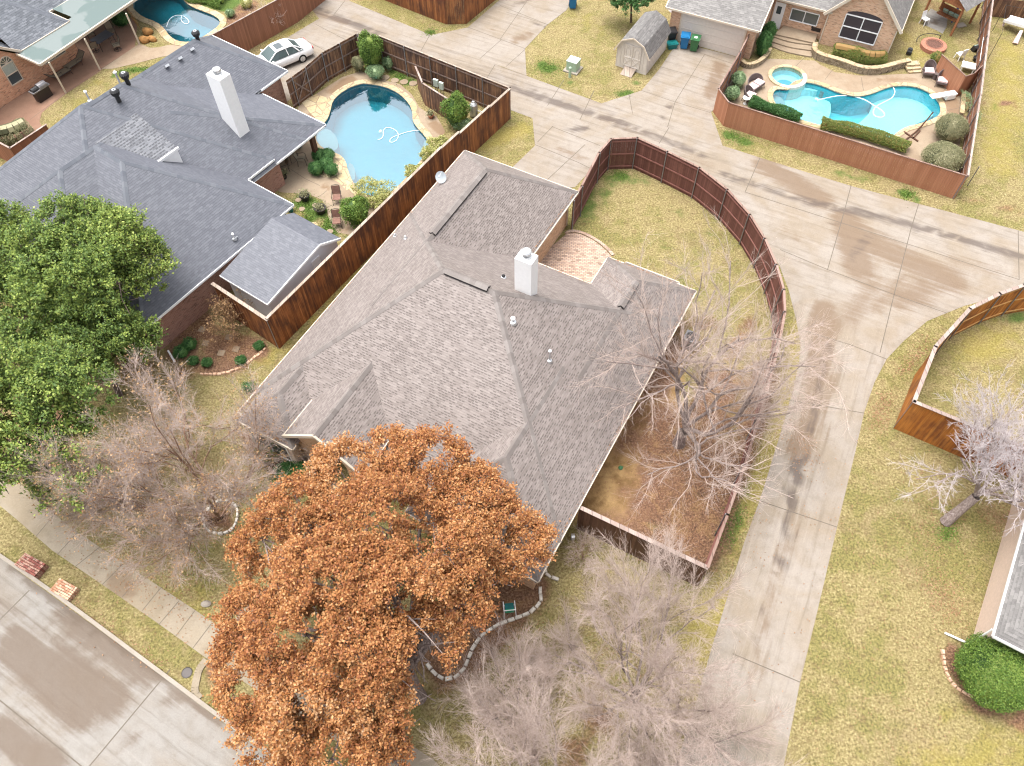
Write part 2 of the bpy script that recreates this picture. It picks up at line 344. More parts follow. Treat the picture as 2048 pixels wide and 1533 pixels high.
M['shingle_grey'] = m_shingle('warm_grey_shingles', ((0.1627, 0.136, 0.1236), (0.1917, 0.1621, 0.1487), (0.2267, 0.1948, 0.1794)), (0.06586, 0.05125, 0.04646), row=.115, tab=.30, dash=.55, contrast=.72, blotch=.16, line_k=.35)
M['shingle_slate'] = m_shingle('slate_shingles', ((0.0874, 0.09215, 0.11), (0.1007, 0.1057, 0.125), (0.1216, 0.1271, 0.147)), (0.0627, 0.06596, 0.08), row=.125, tab=.26, dash=.3, contrast=.3, blotch=.10, line_k=.7)
M['shingle_patch'] = m_shingle('slate_dormer_shingles', ((.075, .078, .09), (.105, .11, .125), (.14, .145, .16)), (.034, .036, .044), row=.17, tab=.34, dash=.75, contrast=.85, blotch=.05)
M['shingle_blue'] = m_shingle('blue_grey_shingles', ((.070, .078, .092), (.098, .107, .124), (.14, .15, .17)), (.045, .05, .06), row=.15, tab=.34, dash=.45, contrast=.5, blotch=.05)
M['shingle_pale'] = m_shingle('pale_grey_shingles', ((.105, .098, .094), (.135, .128, .122), (.175, .165, .158)), (.07, .065, .062), row=.15, tab=.3, dash=.5, contrast=.5)
M['cap_grey'] = m_shingle('warm_grey_cap', ((.142, .122, .112), (.165, .144, .133), (.205, .182, .17)), (.11, .094, .088), row=.6, tab=.30, dash=.3, contrast=.4, blotch=0)
M['cap_slate'] = m_shingle('slate_cap', ((.088, .096, .115), (.108, .117, .136), (.135, .143, .162)), (.06, .065, .078), row=.6, tab=.30, dash=.3, contrast=.3, blotch=0)
M['brick_tan'] = m_brick('tan_brick', (.48, .27, .15), (.62, .40, .25), (.52, .42, .33))
M['brick_red'] = m_brick('red_brown_brick', (0.2375, 0.1063, 0.075), (0.3625, 0.1875, 0.1375), (0.4125, 0.325, 0.275))
M['brick_orange'] = m_brick('orange_brick', (.50, .22, .12), (.66, .36, .22), (.55, .42, .32))
M['brick_pink'] = m_brick('pink_brick', (.50, .27, .165), (.66, .43, .29), (.58, .48, .38))
M['paver'] = m_brick('clay_pavers', (0.357, 0.2375, 0.168), (0.4935, 0.3625, 0.28), (0.1365, 0.1063, 0.098), .24, .12, .012)
M['cream'] = simple('cream_trim', (0.541, 0.4603, 0.3702), .5, .4, var=.05)
M['white'] = simple('white_paint', (.80, .80, .80), .5, .4, var=.03)
M['whitewall'] = simple('white_siding', (.74, .76, .80), .6, .3, var=.05, scale=2)
M['stucco'] = simple('pale_stucco', (0.6, 0.472, 0.391), .9, .2, var=.08, scale=8)
M['beige'] = simple('beige_panel', (.56, .51, .46), .6, .3, var=.05)
M['fence_red'] = m_wood('red_brown_stained_boards', ((0.1148, 0.0468, 0.0364), (0.1418, 0.0598, 0.0468), (0.1755, 0.0754, 0.0585)), .145, .35)
M['fence_redside'] = m_wood('dark_brown_boards', ((0.1013, 0.052, 0.0325), (0.1283, 0.0676, 0.0416), (0.162, 0.0858, 0.052)), .145, .35)
M['fence_cedar'] = m_wood('weathered_cedar_boards', ((0.2156, 0.07935, 0.0315), (0.3163, 0.1217, 0.04536), (0.4169, 0.1719, 0.06552)), .145, .75, stain=(0.06469, 0.02909, 0.02268))
M['fence_old'] = m_wood('aged_cedar_boards', ((0.1455, 0.0759, 0.04788), (0.2248, 0.1201, 0.0693), (0.3306, 0.1834, 0.1008)), .145, .85, stain=(0.04629, 0.02783, 0.0252))
M['fence_tan'] = m_wood('tan_stained_boards', ((0.3226, 0.1411, 0.077), (0.3562, 0.1613, 0.091), (0.3965, 0.1814, 0.1036)), .145, .18)
M['fence_orange'] = m_wood('orange_cedar_boards', ((0.4063, 0.1452, 0.02907), (0.4853, 0.1867, 0.0407), (0.5643, 0.2386, 0.05814)), .145, .5, stain=(0.1467, 0.05187, 0.02423))
M['fence_brown'] = m_wood('plain_brown_boards', ((0.2268, 0.102, 0.05937), (0.2709, 0.12, 0.07125), (0.315, 0.144, 0.08312)), .145, .3)
M['cap_wood'] = m_wood('greyed_cap_board', ((.30, .24, .19), (.36, .29, .24), (.42, .35, .29)), .35, .45)
M['cap_pink'] = m_wood('pale_cap_board', ((0.2808, 0.2106, 0.1794), (0.3432, 0.2652, 0.234), (0.4056, 0.3276, 0.2886)), .4, .45)
M['cap_red'] = m_wood('red_cap_board', ((0.2, 0.121, 0.099), (0.25, 0.165, 0.132), (0.29, 0.198, 0.165)), .4, .3)
M['rail_red'] = simple('red_brown_rail', (0.2025, 0.0884, 0.0715), .8)
M['rail_old'] = simple('aged_rail', (.17, .12, .10), .85, var=.3)
M['rail_orange'] = simple('orange_rail', (.48, .27, .10), .85, var=.2)
M['galv'] = simple('galvanised_steel', (.22, .215, .225), .45, .5, .5)
M['darkwood'] = m_bark('dark_post_wood', (.06, .03, .02), (.12, .06, .035))
M['deckwood'] = m_wood('red_stained_lumber', ((.26, .10, .045), (.32, .13, .06), (.38, .17, .08)), .2, .4)
M['black'] = simple('black_plastic', (.02, .02, .022), .45, .4)
M['iron'] = simple('dark_bronze_metal', (.035, .028, .026), .45, .5, .3)
M['steel'] = simple('pale_metal', (.55, .56, .57), .35, .5, .7)
M['wicker'] = simple('brown_wicker', (.13, .10, .095), .8, .2, var=.4, scale=40)
M['sling'] = simple('tan_sling_fabric', (.22, .18, .13), .8, .2, var=.15, scale=20)
M['slate_top'] = simple('slate_table_top', (.055, .055, .07), .4, .5)
M['cushion'] = simple('pink_and_white_cushion', (.60, .46, .45), .9, .1, var=.25, scale=12)
M['teal'] = simple('teal_fabric', (.04, .22, .28), .8)
M['mint'] = simple('mint_cushion', (.30, .40, .33), .9)
M['blue_bin'] = simple('blue_plastic', (.01, .13, .30), .4, .4, var=.08)
M['green_bin'] = simple('green_plastic', (.035, .13, .05), .45, .4, var=.1)
M['teal_bin'] = simple('teal_plastic', (.005, .13, .13), .4, .4)
M['utility'] = simple('pale_green_enamel', (.30, .40, .29), .5, .4, var=.07)
M['utility_top'] = simple('green_white_enamel', (.52, .60, .53), .5, .4, var=.05)  # lighter enamel for the transformer lid, cabinets and cleaner head
M['terracotta'] = simple('terracotta_pot', (.30, .12, .07), .8)
M['stone_white'] = simple('white_limestone', (.58, .54, .48), .85, .2, var=.18, scale=9)
M['stone_tan'] = simple('tan_fieldstone', (.42, .33, .20), .85, .2, var=.3, scale=4)
M['stone_rust'] = simple('rust_boulder', (.33, .17, .06), .85, .2, var=.35, scale=5)
M['fabricblue'] = simple('blue_umbrella_fabric', (.03, .05, .18), .8)
M['pallet'] = m_wood('red_brick_pallet_slats', ((.16, .06, .045), (.24, .09, .065), (.38, .25, .21)), .1, .6)
M['firebrick'] = simple('fire_pit_brick', (.34, .15, .10), .9, var=.3, scale=9); M['ash'] = simple('ash_bed', (.12, .06, .045), .95, var=.4, scale=9); M['rustchair'] = simple('brown_cushion', (.20, .11, .085), .9, var=.2)
M['dishgrey'] = simple('grey_dish', (.36, .40, .43), .5, .4, var=.05)
M['rubber'] = simple('tyre_rubber', (.02, .02, .02), .8, .2)
M['redglass'] = simple('red_lens', (.35, .01, .01), .2, .5)
def m_glass_dark(name, c, rough=.08):
    m, nt, b = newmat(name, rough, .8); b.inputs['Base Color'].default_value = (*c, 1); return m
M['glass'] = m_glass_dark('window_glass', (.07, .085, .09)); M['glass_car'] = m_glass_dark('car_glass', (.05, .08, .08), .25)
M['screen'] = simple('dark_sun_screen', (.05, .04, .045), .7, .3, var=.1, scale=30); M['blind'] = simple('pale_blind_behind_glass', (.34, .37, .33), .3, .5, var=.08)
mm, nt_, bb = newmat('white_car_paint', .18, .6); bb.inputs['Base Color'].default_value = (.78, .79, .8, 1); bb.inputs['Coat Weight'].default_value = .6; M['car'] = mm
# translucent-looking patio cover: pale green-grey sheet with darker patches set by noise
mm, nt_, bb = newmat('patio_cover_sheet', .6, .3); p_ = pos(nt_); n_ = noise(nt_, p_, .35, 3, .5, .4)
lk(nt_, mix(nt_, fr(nt_, n_, .47, .51), (.150, .178, .174), (.10, .135, .130)), bb.inputs['Base Color']); M['cover'] = mm
def m_flag(name, c1, c2, grout, scale=1.6):
    m, nt, b = newmat(name, .8, .3); p = pos(nt); wv = noise(nt, p, 1.5, 3)
    v = nt.nodes.new('ShaderNodeTexVoronoi'); v.inputs['Scale'].default_value = scale; lk(nt, p, v.inputs[0])
    e = nt.nodes.new('ShaderNodeTexVoronoi'); e.feature = 'DISTANCE_TO_EDGE'; e.inputs['Scale'].default_value = scale; lk(nt, p, e.inputs[0])
    s = nt.nodes.new('ShaderNodeSeparateColor'); lk(nt, v.outputs['Color'], s.inputs[0])
    c = ramp(nt, s.outputs[0], [(0, c1), (.5, c2), (1, tuple((a+d)/2*1.08 for a, d in zip(c1, c2)))]); n = noise(nt, p, 6, 5)
    c = mix(nt, mth(nt, 'MULTIPLY', fr(nt, n, .45, .7), .35), c, tuple(x*.6 for x in c1))
    c = mix(nt, mth(nt, 'SUBTRACT', 1.0, fr(nt, e.outputs[0], .015, .045)), c, grout); lk(nt, c, b.inputs['Base Color']); bump(nt, b, fr(nt, e.outputs[0], 0, .06), .5, .02); return m
M['flag'] = m_flag('flagstone_coping', (.36, .26, .14), (.45, .36, .23), (.24, .18, .12)); M['flag_big'] = m_flag('flagstone', (.36, .27, .14), (.44, .36, .23), (.24, .18, .12), 1.2)
M['wallstone'] = m_flag('dry_stone', (.20, .155, .10), (.34, .28, .20), (.07, .055, .04), 4.5)
M['mulch'] = simple('bark_mulch', (.09, .045, .03), .95, .1, var=.6, scale=14)
def m_water(name, tint, refl, ripple=.02, rs=1.2):
    m = bpy.data.materials.new(name); m.use_nodes = True; nt = m.node_tree; nt.nodes.remove(nt.nodes['Principled BSDF'])
    t = nt.nodes.new('ShaderNodeBsdfTransparent'); t.inputs[0].default_value = (*tint, 1); g = nt.nodes.new('ShaderNodeBsdfGlossy'); g.inputs['Roughness'].default_value = .015
    g.inputs[0].default_value = (.82, .90, .94, 1); bp = nt.nodes.new('ShaderNodeBump'); bp.inputs['Strength'].default_value = 1.0; bp.inputs['Distance'].default_value = ripple
    lk(nt, noise(nt, pos(nt), rs, 3, .6, .5), bp.inputs['Height']); lk(nt, bp.outputs[0], g.inputs['Normal'])
    f = nt.nodes.new('ShaderNodeFresnel'); f.inputs[0].default_value = 1.33; lk(nt, bp.outputs[0], f.inputs['Normal'])
    mx = nt.nodes.new('ShaderNodeMixShader'); lk(nt, mth(nt, 'ADD', f.outputs[0], refl), mx.inputs[0]); lk(nt, t.outputs[0], mx.inputs[1]); lk(nt, g.outputs[0], mx.inputs[2])
    lk(nt, mx.outputs[0], nt.nodes['Material Output'].inputs[0]); return m
M['water'] = m_water('pool_water', (.56, .86, .90), .27, .012); M['water2'] = m_water('turquoise_pool_water', (.62, .95, .98), .14, .03, 3.0)  # second water: paler tint for the turquoise pool and spa
M['plaster_teal'] = simple('teal_plaster', (.03, .27, .34), .7, .2, var=.06, scale=.6); M['plaster_pale'] = simple('pale_plaster', (.24, .27, .28), .7, .2, var=.05)
def m_pool2(name, a, c):
    m, nt, b = newmat(name, .7, .2); p = pos(nt)
    lk(nt, mix(nt, noise(nt, p, 1.4, 4), a, c), b.inputs['Base Color']); return m
M['plaster_aqua'] = m_pool2('aqua_plaster', (.02, .40, .48), (.08, .52, .58)); M['plaster_light'] = simple('light_aqua_plaster', (.46, .68, .70), .7, .2, var=.06)
M['tile'] = simple('waterline_tile', (.05, .12, .15), .3, .5, var=.3, scale=20); M['hose'] = simple('white_hose', (.75, .8, .82), .5)
# leaves and bark
M['leaf_oak'] = m_leaf('rusty_oak_leaves', ((0.1886, 0.07322, 0.03354), (0.3216, 0.122, 0.04574), (0.4436, 0.2013, 0.06861), (0.5545, 0.3051, 0.1297), (0.6209, 0.4148, 0.2592)))
M['leaf_live'] = m_leaf('evergreen_oak_leaves', ((0.05152, 0.0961, 0.0242), (0.0966, 0.1602, 0.0385), (0.1674, 0.2402, 0.0528), (0.2834, 0.3573, 0.0715), (0.4637, 0.5051, 0.154)))
M['leaf_bright'] = m_leaf('bright_green_leaves', ((0.04025, 0.0855, 0.0165), (0.0805, 0.152, 0.0242), (0.1495, 0.2375, 0.0385), (0.253, 0.3325, 0.077)))
M['leaf_deep'] = m_leaf('deep_green_leaves', ((.02, .07, .02), (.04, .12, .03), (.07, .17, .045), (.12, .24, .07)))
M['leaf_lime'] = m_leaf('yellow_green_leaves', ((.17, .19, .05), (.31, .32, .09), (.44, .43, .16), (.56, .53, .28)))
M['leaf_sage'] = m_leaf('sage_leaves', ((0.075, 0.125, 0.0625), (0.15, 0.2375, 0.1125), (0.25, 0.35, 0.175), (0.35, 0.45, 0.25)))
M['leaf_dusty'] = m_leaf('dusty_olive_leaves', ((0.105, 0.1125, 0.06), (0.195, 0.195, 0.0975), (0.285, 0.2775, 0.15), (0.405, 0.375, 0.225)))
M['leaf_dry'] = m_leaf('dry_brown_leaves', ((.20, .10, .04), (.33, .19, .09), (.44, .28, .14), (.50, .36, .2)))
M['leaf_mix'] = m_leaf('green_and_bronze_leaves', ((0.0625, 0.1125, 0.025), (0.125, 0.2, 0.0375), (0.2375, 0.2375, 0.0625), (0.35, 0.2125, 0.075)))
M['leaf_dead'] = m_leaf('fallen_leaf_litter', ((0.136, 0.06375, 0.032), (0.216, 0.105, 0.048), (0.296, 0.165, 0.088), (0.352, 0.225, 0.136)), 0)
M['grass_green'] = m_leaf('green_grass_blades', ((0.039, 0.078, 0.011), (0.078, 0.1482, 0.0165), (0.13, 0.2106, 0.033), (0.208, 0.2574, 0.055)), .15)
M['bark_grey'] = m_bark('grey_bark', (.15, .112, .10), (.32, .26, .235)); M['bark_twig'] = m_bark('pinkish_grey_twigs', (.37, .285, .245), (.58, .475, .42))
M['bark_pale'] = m_bark('pale_bark', (.34, .29, .285), (.62, .56, .56)); M['bark_dark'] = m_bark('dark_bark', (.07, .05, .04), (.16, .12, .10)); M['bark_brown'] = m_bark('brown_twigs', (.16, .09, .06), (.30, .19, .13))

# ------------------------------------------------------------------ ground sheets
def caps_val(P, caps, deflt=0.0):
    """P (n,2) world; caps = list of (x1,y1,x2,y2,r,s) in world"""
    out = np.full(len(P), deflt)
    for x1, y1, x2, y2, r, s in caps:
        d = np.array([x2-x1, y2-y1]); L = max(d @ d, 1e-9); t = np.clip(((P-[x1, y1]) @ d)/L, 0, 1)
        dist = np.hypot(P[:, 0]-(x1+t*d[0]), P[:, 1]-(y1+t*d[1])); q = np.clip(1-dist/r, 0, 1); out = np.maximum(out, s*q*q*(3-2*q))
    return out
def C(l):
    """list of photo spots (x,y[,x2,y2],radius_m,strength) -> world capsules"""
    o = []
    for q in l:
        a = G(q[0], q[1]); b = a if len(q) == 4 else G(q[2], q[3]); o.append((a.x, a.y, b.x, b.y, q[-2], q[-1]))
    return o
def sheet(name, outer, z, mat, attrs=None, holes=(), step=0.5, joints=(), jw=.035, edge=0.0, thick=0.0, parent=None, clip=None, mats=None):
    bm = bmesh.new(); loops = [[Vector((p[0], p[1], 0)) for p in outer]]+[[Vector((p[0], p[1], 0)) for p in h] for h in holes]
    flat = [p for l in loops for p in l]; vs = [bm.verts.new(p) for p in flat]
    for t in tessellate_polygon(loops):
        try: bm.faces.new([vs[i] for i in t])
        except ValueError: pass
    if attrs:
        xs = [p.x for p in loops[0]]; ys = [p.y for p in loops[0]]
        x0, x1, y0, y1 = max(min(xs), -52), min(max(xs), 52), max(min(ys), -4), min(max(ys), 84)
        for ax, a, b in ((0, x0, x1), (1, y0, y1)):
            k = a+step
            while k < b:
                co = (k, 0, 0) if ax == 0 else (0, k, 0); no = (1, 0, 0) if ax == 0 else (0, 1, 0)
                bmesh.ops.bisect_plane(bm, geom=bm.verts[:]+bm.edges[:]+bm.faces[:], plane_co=co, plane_no=no, dist=1e-5); k += step
    bmesh.ops.recalc_face_normals(bm, faces=bm.faces)
    for f in bm.faces:
        if f.normal.z < 0: f.normal_flip()
    for v in bm.verts: v.co.z = z
    if thick:
        be = [e for e in bm.edges if e.is_boundary]; r = bmesh.ops.extrude_edge_only(bm, edges=be)
        for v in [g for g in r['geom'] if isinstance(g, bmesh.types.BMVert)]: v.co.z = z-thick
    for a, b in joints:
        d = (Vector((b[0], b[1], 0))-Vector((a[0], a[1], 0))); 
        if d.length < .01: continue
        n = Vector((-d.y, d.x, 0)).normalized()*jw/2; a_ = Vector((a[0], a[1], z+.004)); b_ = Vector((b[0], b[1], z+.004))
        f = bm.faces.new([bm.verts.new(q) for q in (a_-n, b_-n, b_+n, a_+n)]); f.material_index = 1
        if f.normal.z < 0: f.normal_flip()
    me = bpy.data.meshes.new(name); bm.to_mesh(me); bm.free()
    for mt in (mats or [mat, M['joint']]): me.materials.append(mt)
    P = np.empty(len(me.vertices)*3, dtype=np.float32); me.vertices.foreach_get('co', P); P = P.reshape(-1, 3)[:, :2].astype(float)
    for k, caps in (attrs or {}).items():
        at = me.attributes.new(k, 'FLOAT', 'POINT'); at.data.foreach_set('value', caps_val(P, caps).astype(np.float32))
    o = bpy.data.objects.new(name, me); COL.objects.link(o); o.parent = parent; return o
def struct(o, label, cat=None): return tag(o, label, cat, kind='structure')

# pool outlines (photo pixels -> water level)
POOL1 = smooth_poly([G(x, y) for x, y in crop([(905, 655), (1060, 680), (1175, 735), (1255, 815), (1283, 890), (1282, 950), (1315, 1005), (1375, 1065), (1418, 1140), (1395, 1200), (1330, 1290), (1250, 1380), (1170, 1470), (1060, 1550), (940, 1550), (850, 1510), (800, 1430), (765, 1340), (745, 1260), (690, 1215), (600, 1190), (530, 1140), (505, 1070), (515, 1025), (570, 985), (615, 925), (632, 860), (645, 800), (700, 740), (780, 690), (850, 665)], 500, 0, .2544)], 1)
POOL2 = smooth_poly([G(x, y) for x, y in crop([(595, 535), (680, 545), (760, 572), (840, 607), (920, 627), (980, 630), (1060, 612), (1130, 582), (1200, 562), (1290, 560), (1370, 575), (1440, 610), (1490, 660), (1508, 710), (1500, 755), (1440, 790), (1360, 815), (1290, 830), (1230, 862), (1180, 905), (1130, 920), (1050, 900), (950, 872), (880, 850), (780, 835), (690, 815), (600, 790), (500, 750), (440, 705), (405, 650), (410, 600), (440, 580), (520, 590)], 1420, 0, .3066)], 1)
POOL3 = smooth_poly([G(x, y) for x, y in crop([(1040, 60), (1060, 90), (1120, 140), (1230, 180), (1290, 230), (1330, 290), (1390, 330), (1480, 340), (1560, 320), (1640, 270), (1730, 205), (1735, 160), (1680, 120), (1600, 90), (1520, 60), (1460, 20), (1420, -40), (1350, -120), (1180, -140), (1050, -40)], 0, 0, .2544)], 1)
SPA_C = G(1574.5, 155); 
sp_a = G(1606, 155)-SPA_C; SPA_R = sp_a.length
SPA = [SPA_C+Vector((math.cos(t)*SPA_R, math.sin(t)*SPA_R, 0)) for t in np.linspace(0, 2*math.pi, 33)[:-1]]

gcaps = dict(
 green=C([(1095, 137, 1.3, .75), (1085, 130, 1110, 142, .8, .9), (1270, 167, .7, .8), (1235, 190, 1260, 185, .7, .7), (1140, 165, .6, .6), (860, 66, .8, .8), (800, 40, .5, .6), (1460, 270, 1490, 285, 1.0, .7), (1650, 340, 1740, 365, .7, .55), (1805, 385, 1830, 395, .8, .9), (1925, 390, .6, .9), (1240, 350, .9, .8), (1170, 430, 1225, 360, 1.6, .5), (1230, 360, 1300, 360, 1.2, .5), (1320, 400, 1420, 480, 1.5, .3), (1300, 470, 1400, 600, 2.2, .28), (790, 145, 820, 165, .9, .9), (845, 205, .6, .8), (1790, 860, .6, .7), (1895, 1065, .9, .7), (1760, 590, .5, .4),
  (600, 400, 640, 425, 1.2, 1), (655, 440, 665, 470, .9, 1), (620, 440, .7, .9), (700, 478, .6, .9), (400, 700, .4, .3), (1900, 1080, .7, .6), (1930, 1110, 1.2, .35), (2020, 640, 2048, 630, .8, .8), (230, 148, 300, 135, .7, .9), (430, 5, 470, 10, 2.0, 1), (1480, 1010, 1500, 960, .8, .5), (1450, 1100, 1480, 1020, .9, .65), (1800, 250, .9, .25), (560, 950, 1.5, .8), (1985, 200, 2000, 320, 1.2, .3)]),
 dirt=C([(1200, 1030, 1290, 1070, 1.3, .55), (1310, 760, 1250, 900, 1.6, .6), (1350, 700, 1370, 640, 1.5, .5), (1400, 1110, 1480, 900, 1.6, .95), (1500, 860, 1530, 740, 1.6, .85), (350, 900, 420, 1000, 3.5, .42), (250, 950, 330, 1100, 3.0, .36), (1330, 840, 1300, 1010, 2.0, .9), (1400, 850, 1400, 1090, 3.0, .85), (1440, 760, 1380, 1000, 2.6, .8), (1380, 1120, 1240, 1060, 1.6, .7), (1340, 1030, 1390, 1100, 1.6, .95), (1470, 700, 1500, 640, 1.2, .6), (1250, 980, 1300, 1060, 1.2, .6), (1310, 780, 1350, 700, 1.6, .8), (1390, 700, 1420, 640, 1.3, .5),
  (430, 690, 510, 700, 1.6, 1), (400, 730, 470, 735, 1.3, .85), (380, 745, 330, 760, 1.2, .6), (360, 700, 400, 640, 1.6, 1), (440, 1040, 1.4, .9), (640, 950, 560, 920, 1.6, .9), (500, 880, 560, 940, 1.2, .8), (905, 1290, 1000, 1200, 2.4, 1), (900, 1330, 1050, 1180, 2.2, .9), (830, 1280, 2.5, .8), (1085, 1150, .8, .6), (1200, 1440, 1.8, .7), (1140, 1510, 1.6, .7), (170, 660, 60, 880, 5.0, .75), (250, 700, 300, 760, 2.5, .5), (30, 930, 2.0, .8),
  (2010, 207, 2040, 215, .6, .9), (1965, 205, .4, .7), (1960, 250, 1990, 300, .4, .3), (1860, 30, 1890, 40, 2.0, .5), (1870, 15, 2.2, .55), (1955, 60, 1975, 20, 1.0, .5), (1925, 395, 2040, 425, .8, .55), (420, 1340, 440, 1380, .8, .7), (470, 40, 500, 10, 1.6, .9), (520, 62, 1.0, .5), (1925, 260, 1930, 180, .6, .8), (1980, 1020, 2020, 1060, 1.2, .5), (85, 1120, .6, .5), (158, 1170, .5, .5), (1240, 130, 1230, 170, .8, .35), (1120, 130, 1150, 140, .5, .4), (870, 100, 850, 80, .3, .2), (560, 80, 540, 60, .4, .3), (830, 215, 850, 200, .8, .5), (900, 250, 930, 270, .9, .6), (1900, 1310, 1960, 1400, 1.1, .9), (1960, 1400, 2048, 1440, 1.0, .9)]),
 ochre=C([(1180, 1010, 1330, 740, 2.0, .95), (1210, 960, 1270, 900, 2.4, 1), (1240, 1020, 1320, 960, 2.3, 1.1), (1300, 860, 1330, 800, 1.8, .9), (1200, 1000, 1240, 960, 1.4, .9), (1270, 880, 1300, 830, 1.2, .7), (1250, 1030, 1290, 1050, 1.0, .5), (1180, 1030, 1190, 1010, .8, .8), (1930, 1440, 1.0, .3), (560, 700, .5, .3)]),
 gold=C([(960, 290, 1040, 260, 1.8, .7), (1550, 880, 1500, 1000, 1.0, .9), (1590, 650, 1560, 850, .8, .9), (1440, 1200, 1400, 1300, 1.6, .9), (1500, 1000, 1450, 1120, .8, .8), (1900, 1533, 2048, 1500, 4, .5), (2000, 330, 2020, 100, 3, .6), (1950, 700, 2000, 680, 3, .6), (620, 650, 720, 540, .9, .8), (500, 730, 580, 690, .9, .7), (130, 235, 200, 160, 1.0, .5), (110, 240, 90, 240, .8, .4), (360, 1180, 420, 1240, 2, .5), (1850, 130, 1800, 60, 2, .5), (1150, 20, 1200, 60, 2, .4), (530, 90, 590, 60, 1.0, .6)]))
# ------------------------------------------------------------------ ground, roads, decks
Z1, Z2 = 0.012, 0.02
big = [(-170, -60), (170, -60), (170, 260), (-170, 260)]
o = sheet('ground', big, 0, M['ground'], gcaps, holes=[POOL1, POOL2+[], POOL3, SPA], step=.7); struct(o, 'dormant straw and olive lawns with bare earth beds around the houses')
# SPA overlaps the pool edge only by its rim
alley = Gs([(560, -60), (655, -60), (700, 3), (860, 70), (1000, 133.6), (1053, 152.5), (1203, 207.5), (1338, 256), (1445, 292), (1580, 335), (1702, 372.5), (1840, 409), (2048, 464.5), (2200, 505), (2200, 548), (2048, 582), (1990, 596), (1930, 612), (1895, 626), (1854, 643), (1807, 683), (1773, 719), (1749, 765), (1728, 826), (1711, 902), (1674, 1055), (1633, 1230), (1600, 1365), (1567, 1533), (1545, 1640), (1300, 1640), (1350, 1533), (1385, 1430), (1425, 1290), (1446, 1223), (1488, 1086), (1520, 999), (1542, 929), (1572, 830), (1586, 780), (1598, 727), (1601, 690), (1592, 640), (1577, 580), (1558, 530), (1500, 450), (1440, 390), (1340, 330), (1285, 300), (1215, 305), (1150, 375), (1100, 380), (1020, 340), (1070, 292), (1065, 237), (1000, 213), (900, 172), (760, 118), (700, 85), (640, 40)])
aj = [((1338, 256), (1318, 288)), ((1520, 316), (1490, 385)), ((1702, 372), (1688, 425)), ((1837, 409), (1822, 458)), ((2036, 462), (2038, 560)), ((1688, 425), (1655, 540)), ((1822, 458), (1788, 590)), ((1788, 590), (1760, 706)), ((1490, 385), (2038, 560)), ((1560, 500), (1655, 540)), ((1655, 540), (1788, 590)), ((1788, 590), (1893, 627)), ((1600, 660), (1700, 690)), ((1700, 690), (1773, 719)), ((1512, 1000), (1674, 1055)), ((1465, 1308), (1600, 1365)), ((1572, 800), (1728, 827)), ((1188, 182), (1160, 240)), ((1128, 160), (1095, 212)), ((990, 130), (960, 180)), ((860, 70), (835, 115)), ((1070, 290), (1155, 325)), ((1106, 253), (1075, 285)), ((1170, 290), (1095, 360)), ((1104, 254), (1200, 292)), ((690, 2), (668, 30)), ((1155, 325), (1186, 340))]
acaps = dict(zone=C([(1620, 800, 1450, 1500, 9.0, 3.0)]), stain=C([(1530, 330, 1640, 400, 2.0, .85), (1690, 440, 1720, 540, 2.0, .9), (1730, 480, 1900, 560, 2.6, .75), (1800, 600, 1850, 580, 2.2, .7), (1650, 620, 1640, 760, 1.8, .85), (1640, 760, 1600, 900, 1.8, .75), (1700, 640, 1750, 560, 1.8, .6), (1350, 300, 1420, 330, 1.2, .5), (1700, 430, 1730, 455, 1.0, .7), (1300, 270, 1200, 235, .8, .6), (1120, 300, 1170, 320, 1.0, .6), (1560, 450, 1600, 480, 1.0, .5), (1560, 1100, 1500, 1400, .9, .55), (1600, 1000, 1580, 1100, 1.0, .5), (620, 20, 690, 45, 1.0, .7), (1590, 850, 1700, 870, 1.0, .4), (1900, 520, 2000, 545, 1.4, .5), (1750, 620, 1800, 560, 1.2, .6)]),
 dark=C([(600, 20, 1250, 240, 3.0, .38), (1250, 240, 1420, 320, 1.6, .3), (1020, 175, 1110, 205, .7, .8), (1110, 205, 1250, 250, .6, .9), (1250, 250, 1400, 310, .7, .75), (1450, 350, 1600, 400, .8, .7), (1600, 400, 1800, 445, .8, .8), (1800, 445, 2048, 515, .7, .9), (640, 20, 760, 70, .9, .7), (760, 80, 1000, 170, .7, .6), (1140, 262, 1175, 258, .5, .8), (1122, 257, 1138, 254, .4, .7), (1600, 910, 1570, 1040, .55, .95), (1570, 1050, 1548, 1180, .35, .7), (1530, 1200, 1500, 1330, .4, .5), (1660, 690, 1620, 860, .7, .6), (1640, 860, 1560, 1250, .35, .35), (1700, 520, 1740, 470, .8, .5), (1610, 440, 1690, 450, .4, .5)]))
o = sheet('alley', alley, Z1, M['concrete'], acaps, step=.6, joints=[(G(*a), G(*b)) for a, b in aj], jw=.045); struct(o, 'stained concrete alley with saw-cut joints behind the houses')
def drive(pts, joints, stain=(), dark=(), lab=''):
    o = sheet('driveway', Gs(pts), Z2, M['concrete'], dict(stain=C(stain), dark=C(dark), zone=[]), step=.6, joints=[(G(*a), G(*b)) for a, b in joints], jw=.04); return struct(o, lab)
drive([(1203, 207.5), (1283, 182), (1318, 140), (1355, 85), (1480, 116), (1462, 180), (1445, 205), (1422, 225), (1445, 292), (1338, 256)], [((1283, 182), (1350, 205)), ((1350, 205), (1420, 226)), ((1319, 134), (1382, 152)), ((1382, 152), (1445, 172)), ((1409, 110), (1350, 205)), ((1350, 205), (1335, 255)), ((1409, 110), (1470, 130)), ((1258, 190), (1265, 228))], [(1440, 130, 1420, 190, 1.2, .8), (1390, 200, 1.0, .4), (1235, 215, .6, .6), (1345, 128, .3, .9), (1370, 240, 1400, 240, .8, .4)], [(1350, 200, 1320, 240, .4, .7), (1295, 182, .3, .7), (1365, 120, 1375, 118, .2, .6)], 'four-panel concrete driveway below the beige garage door')
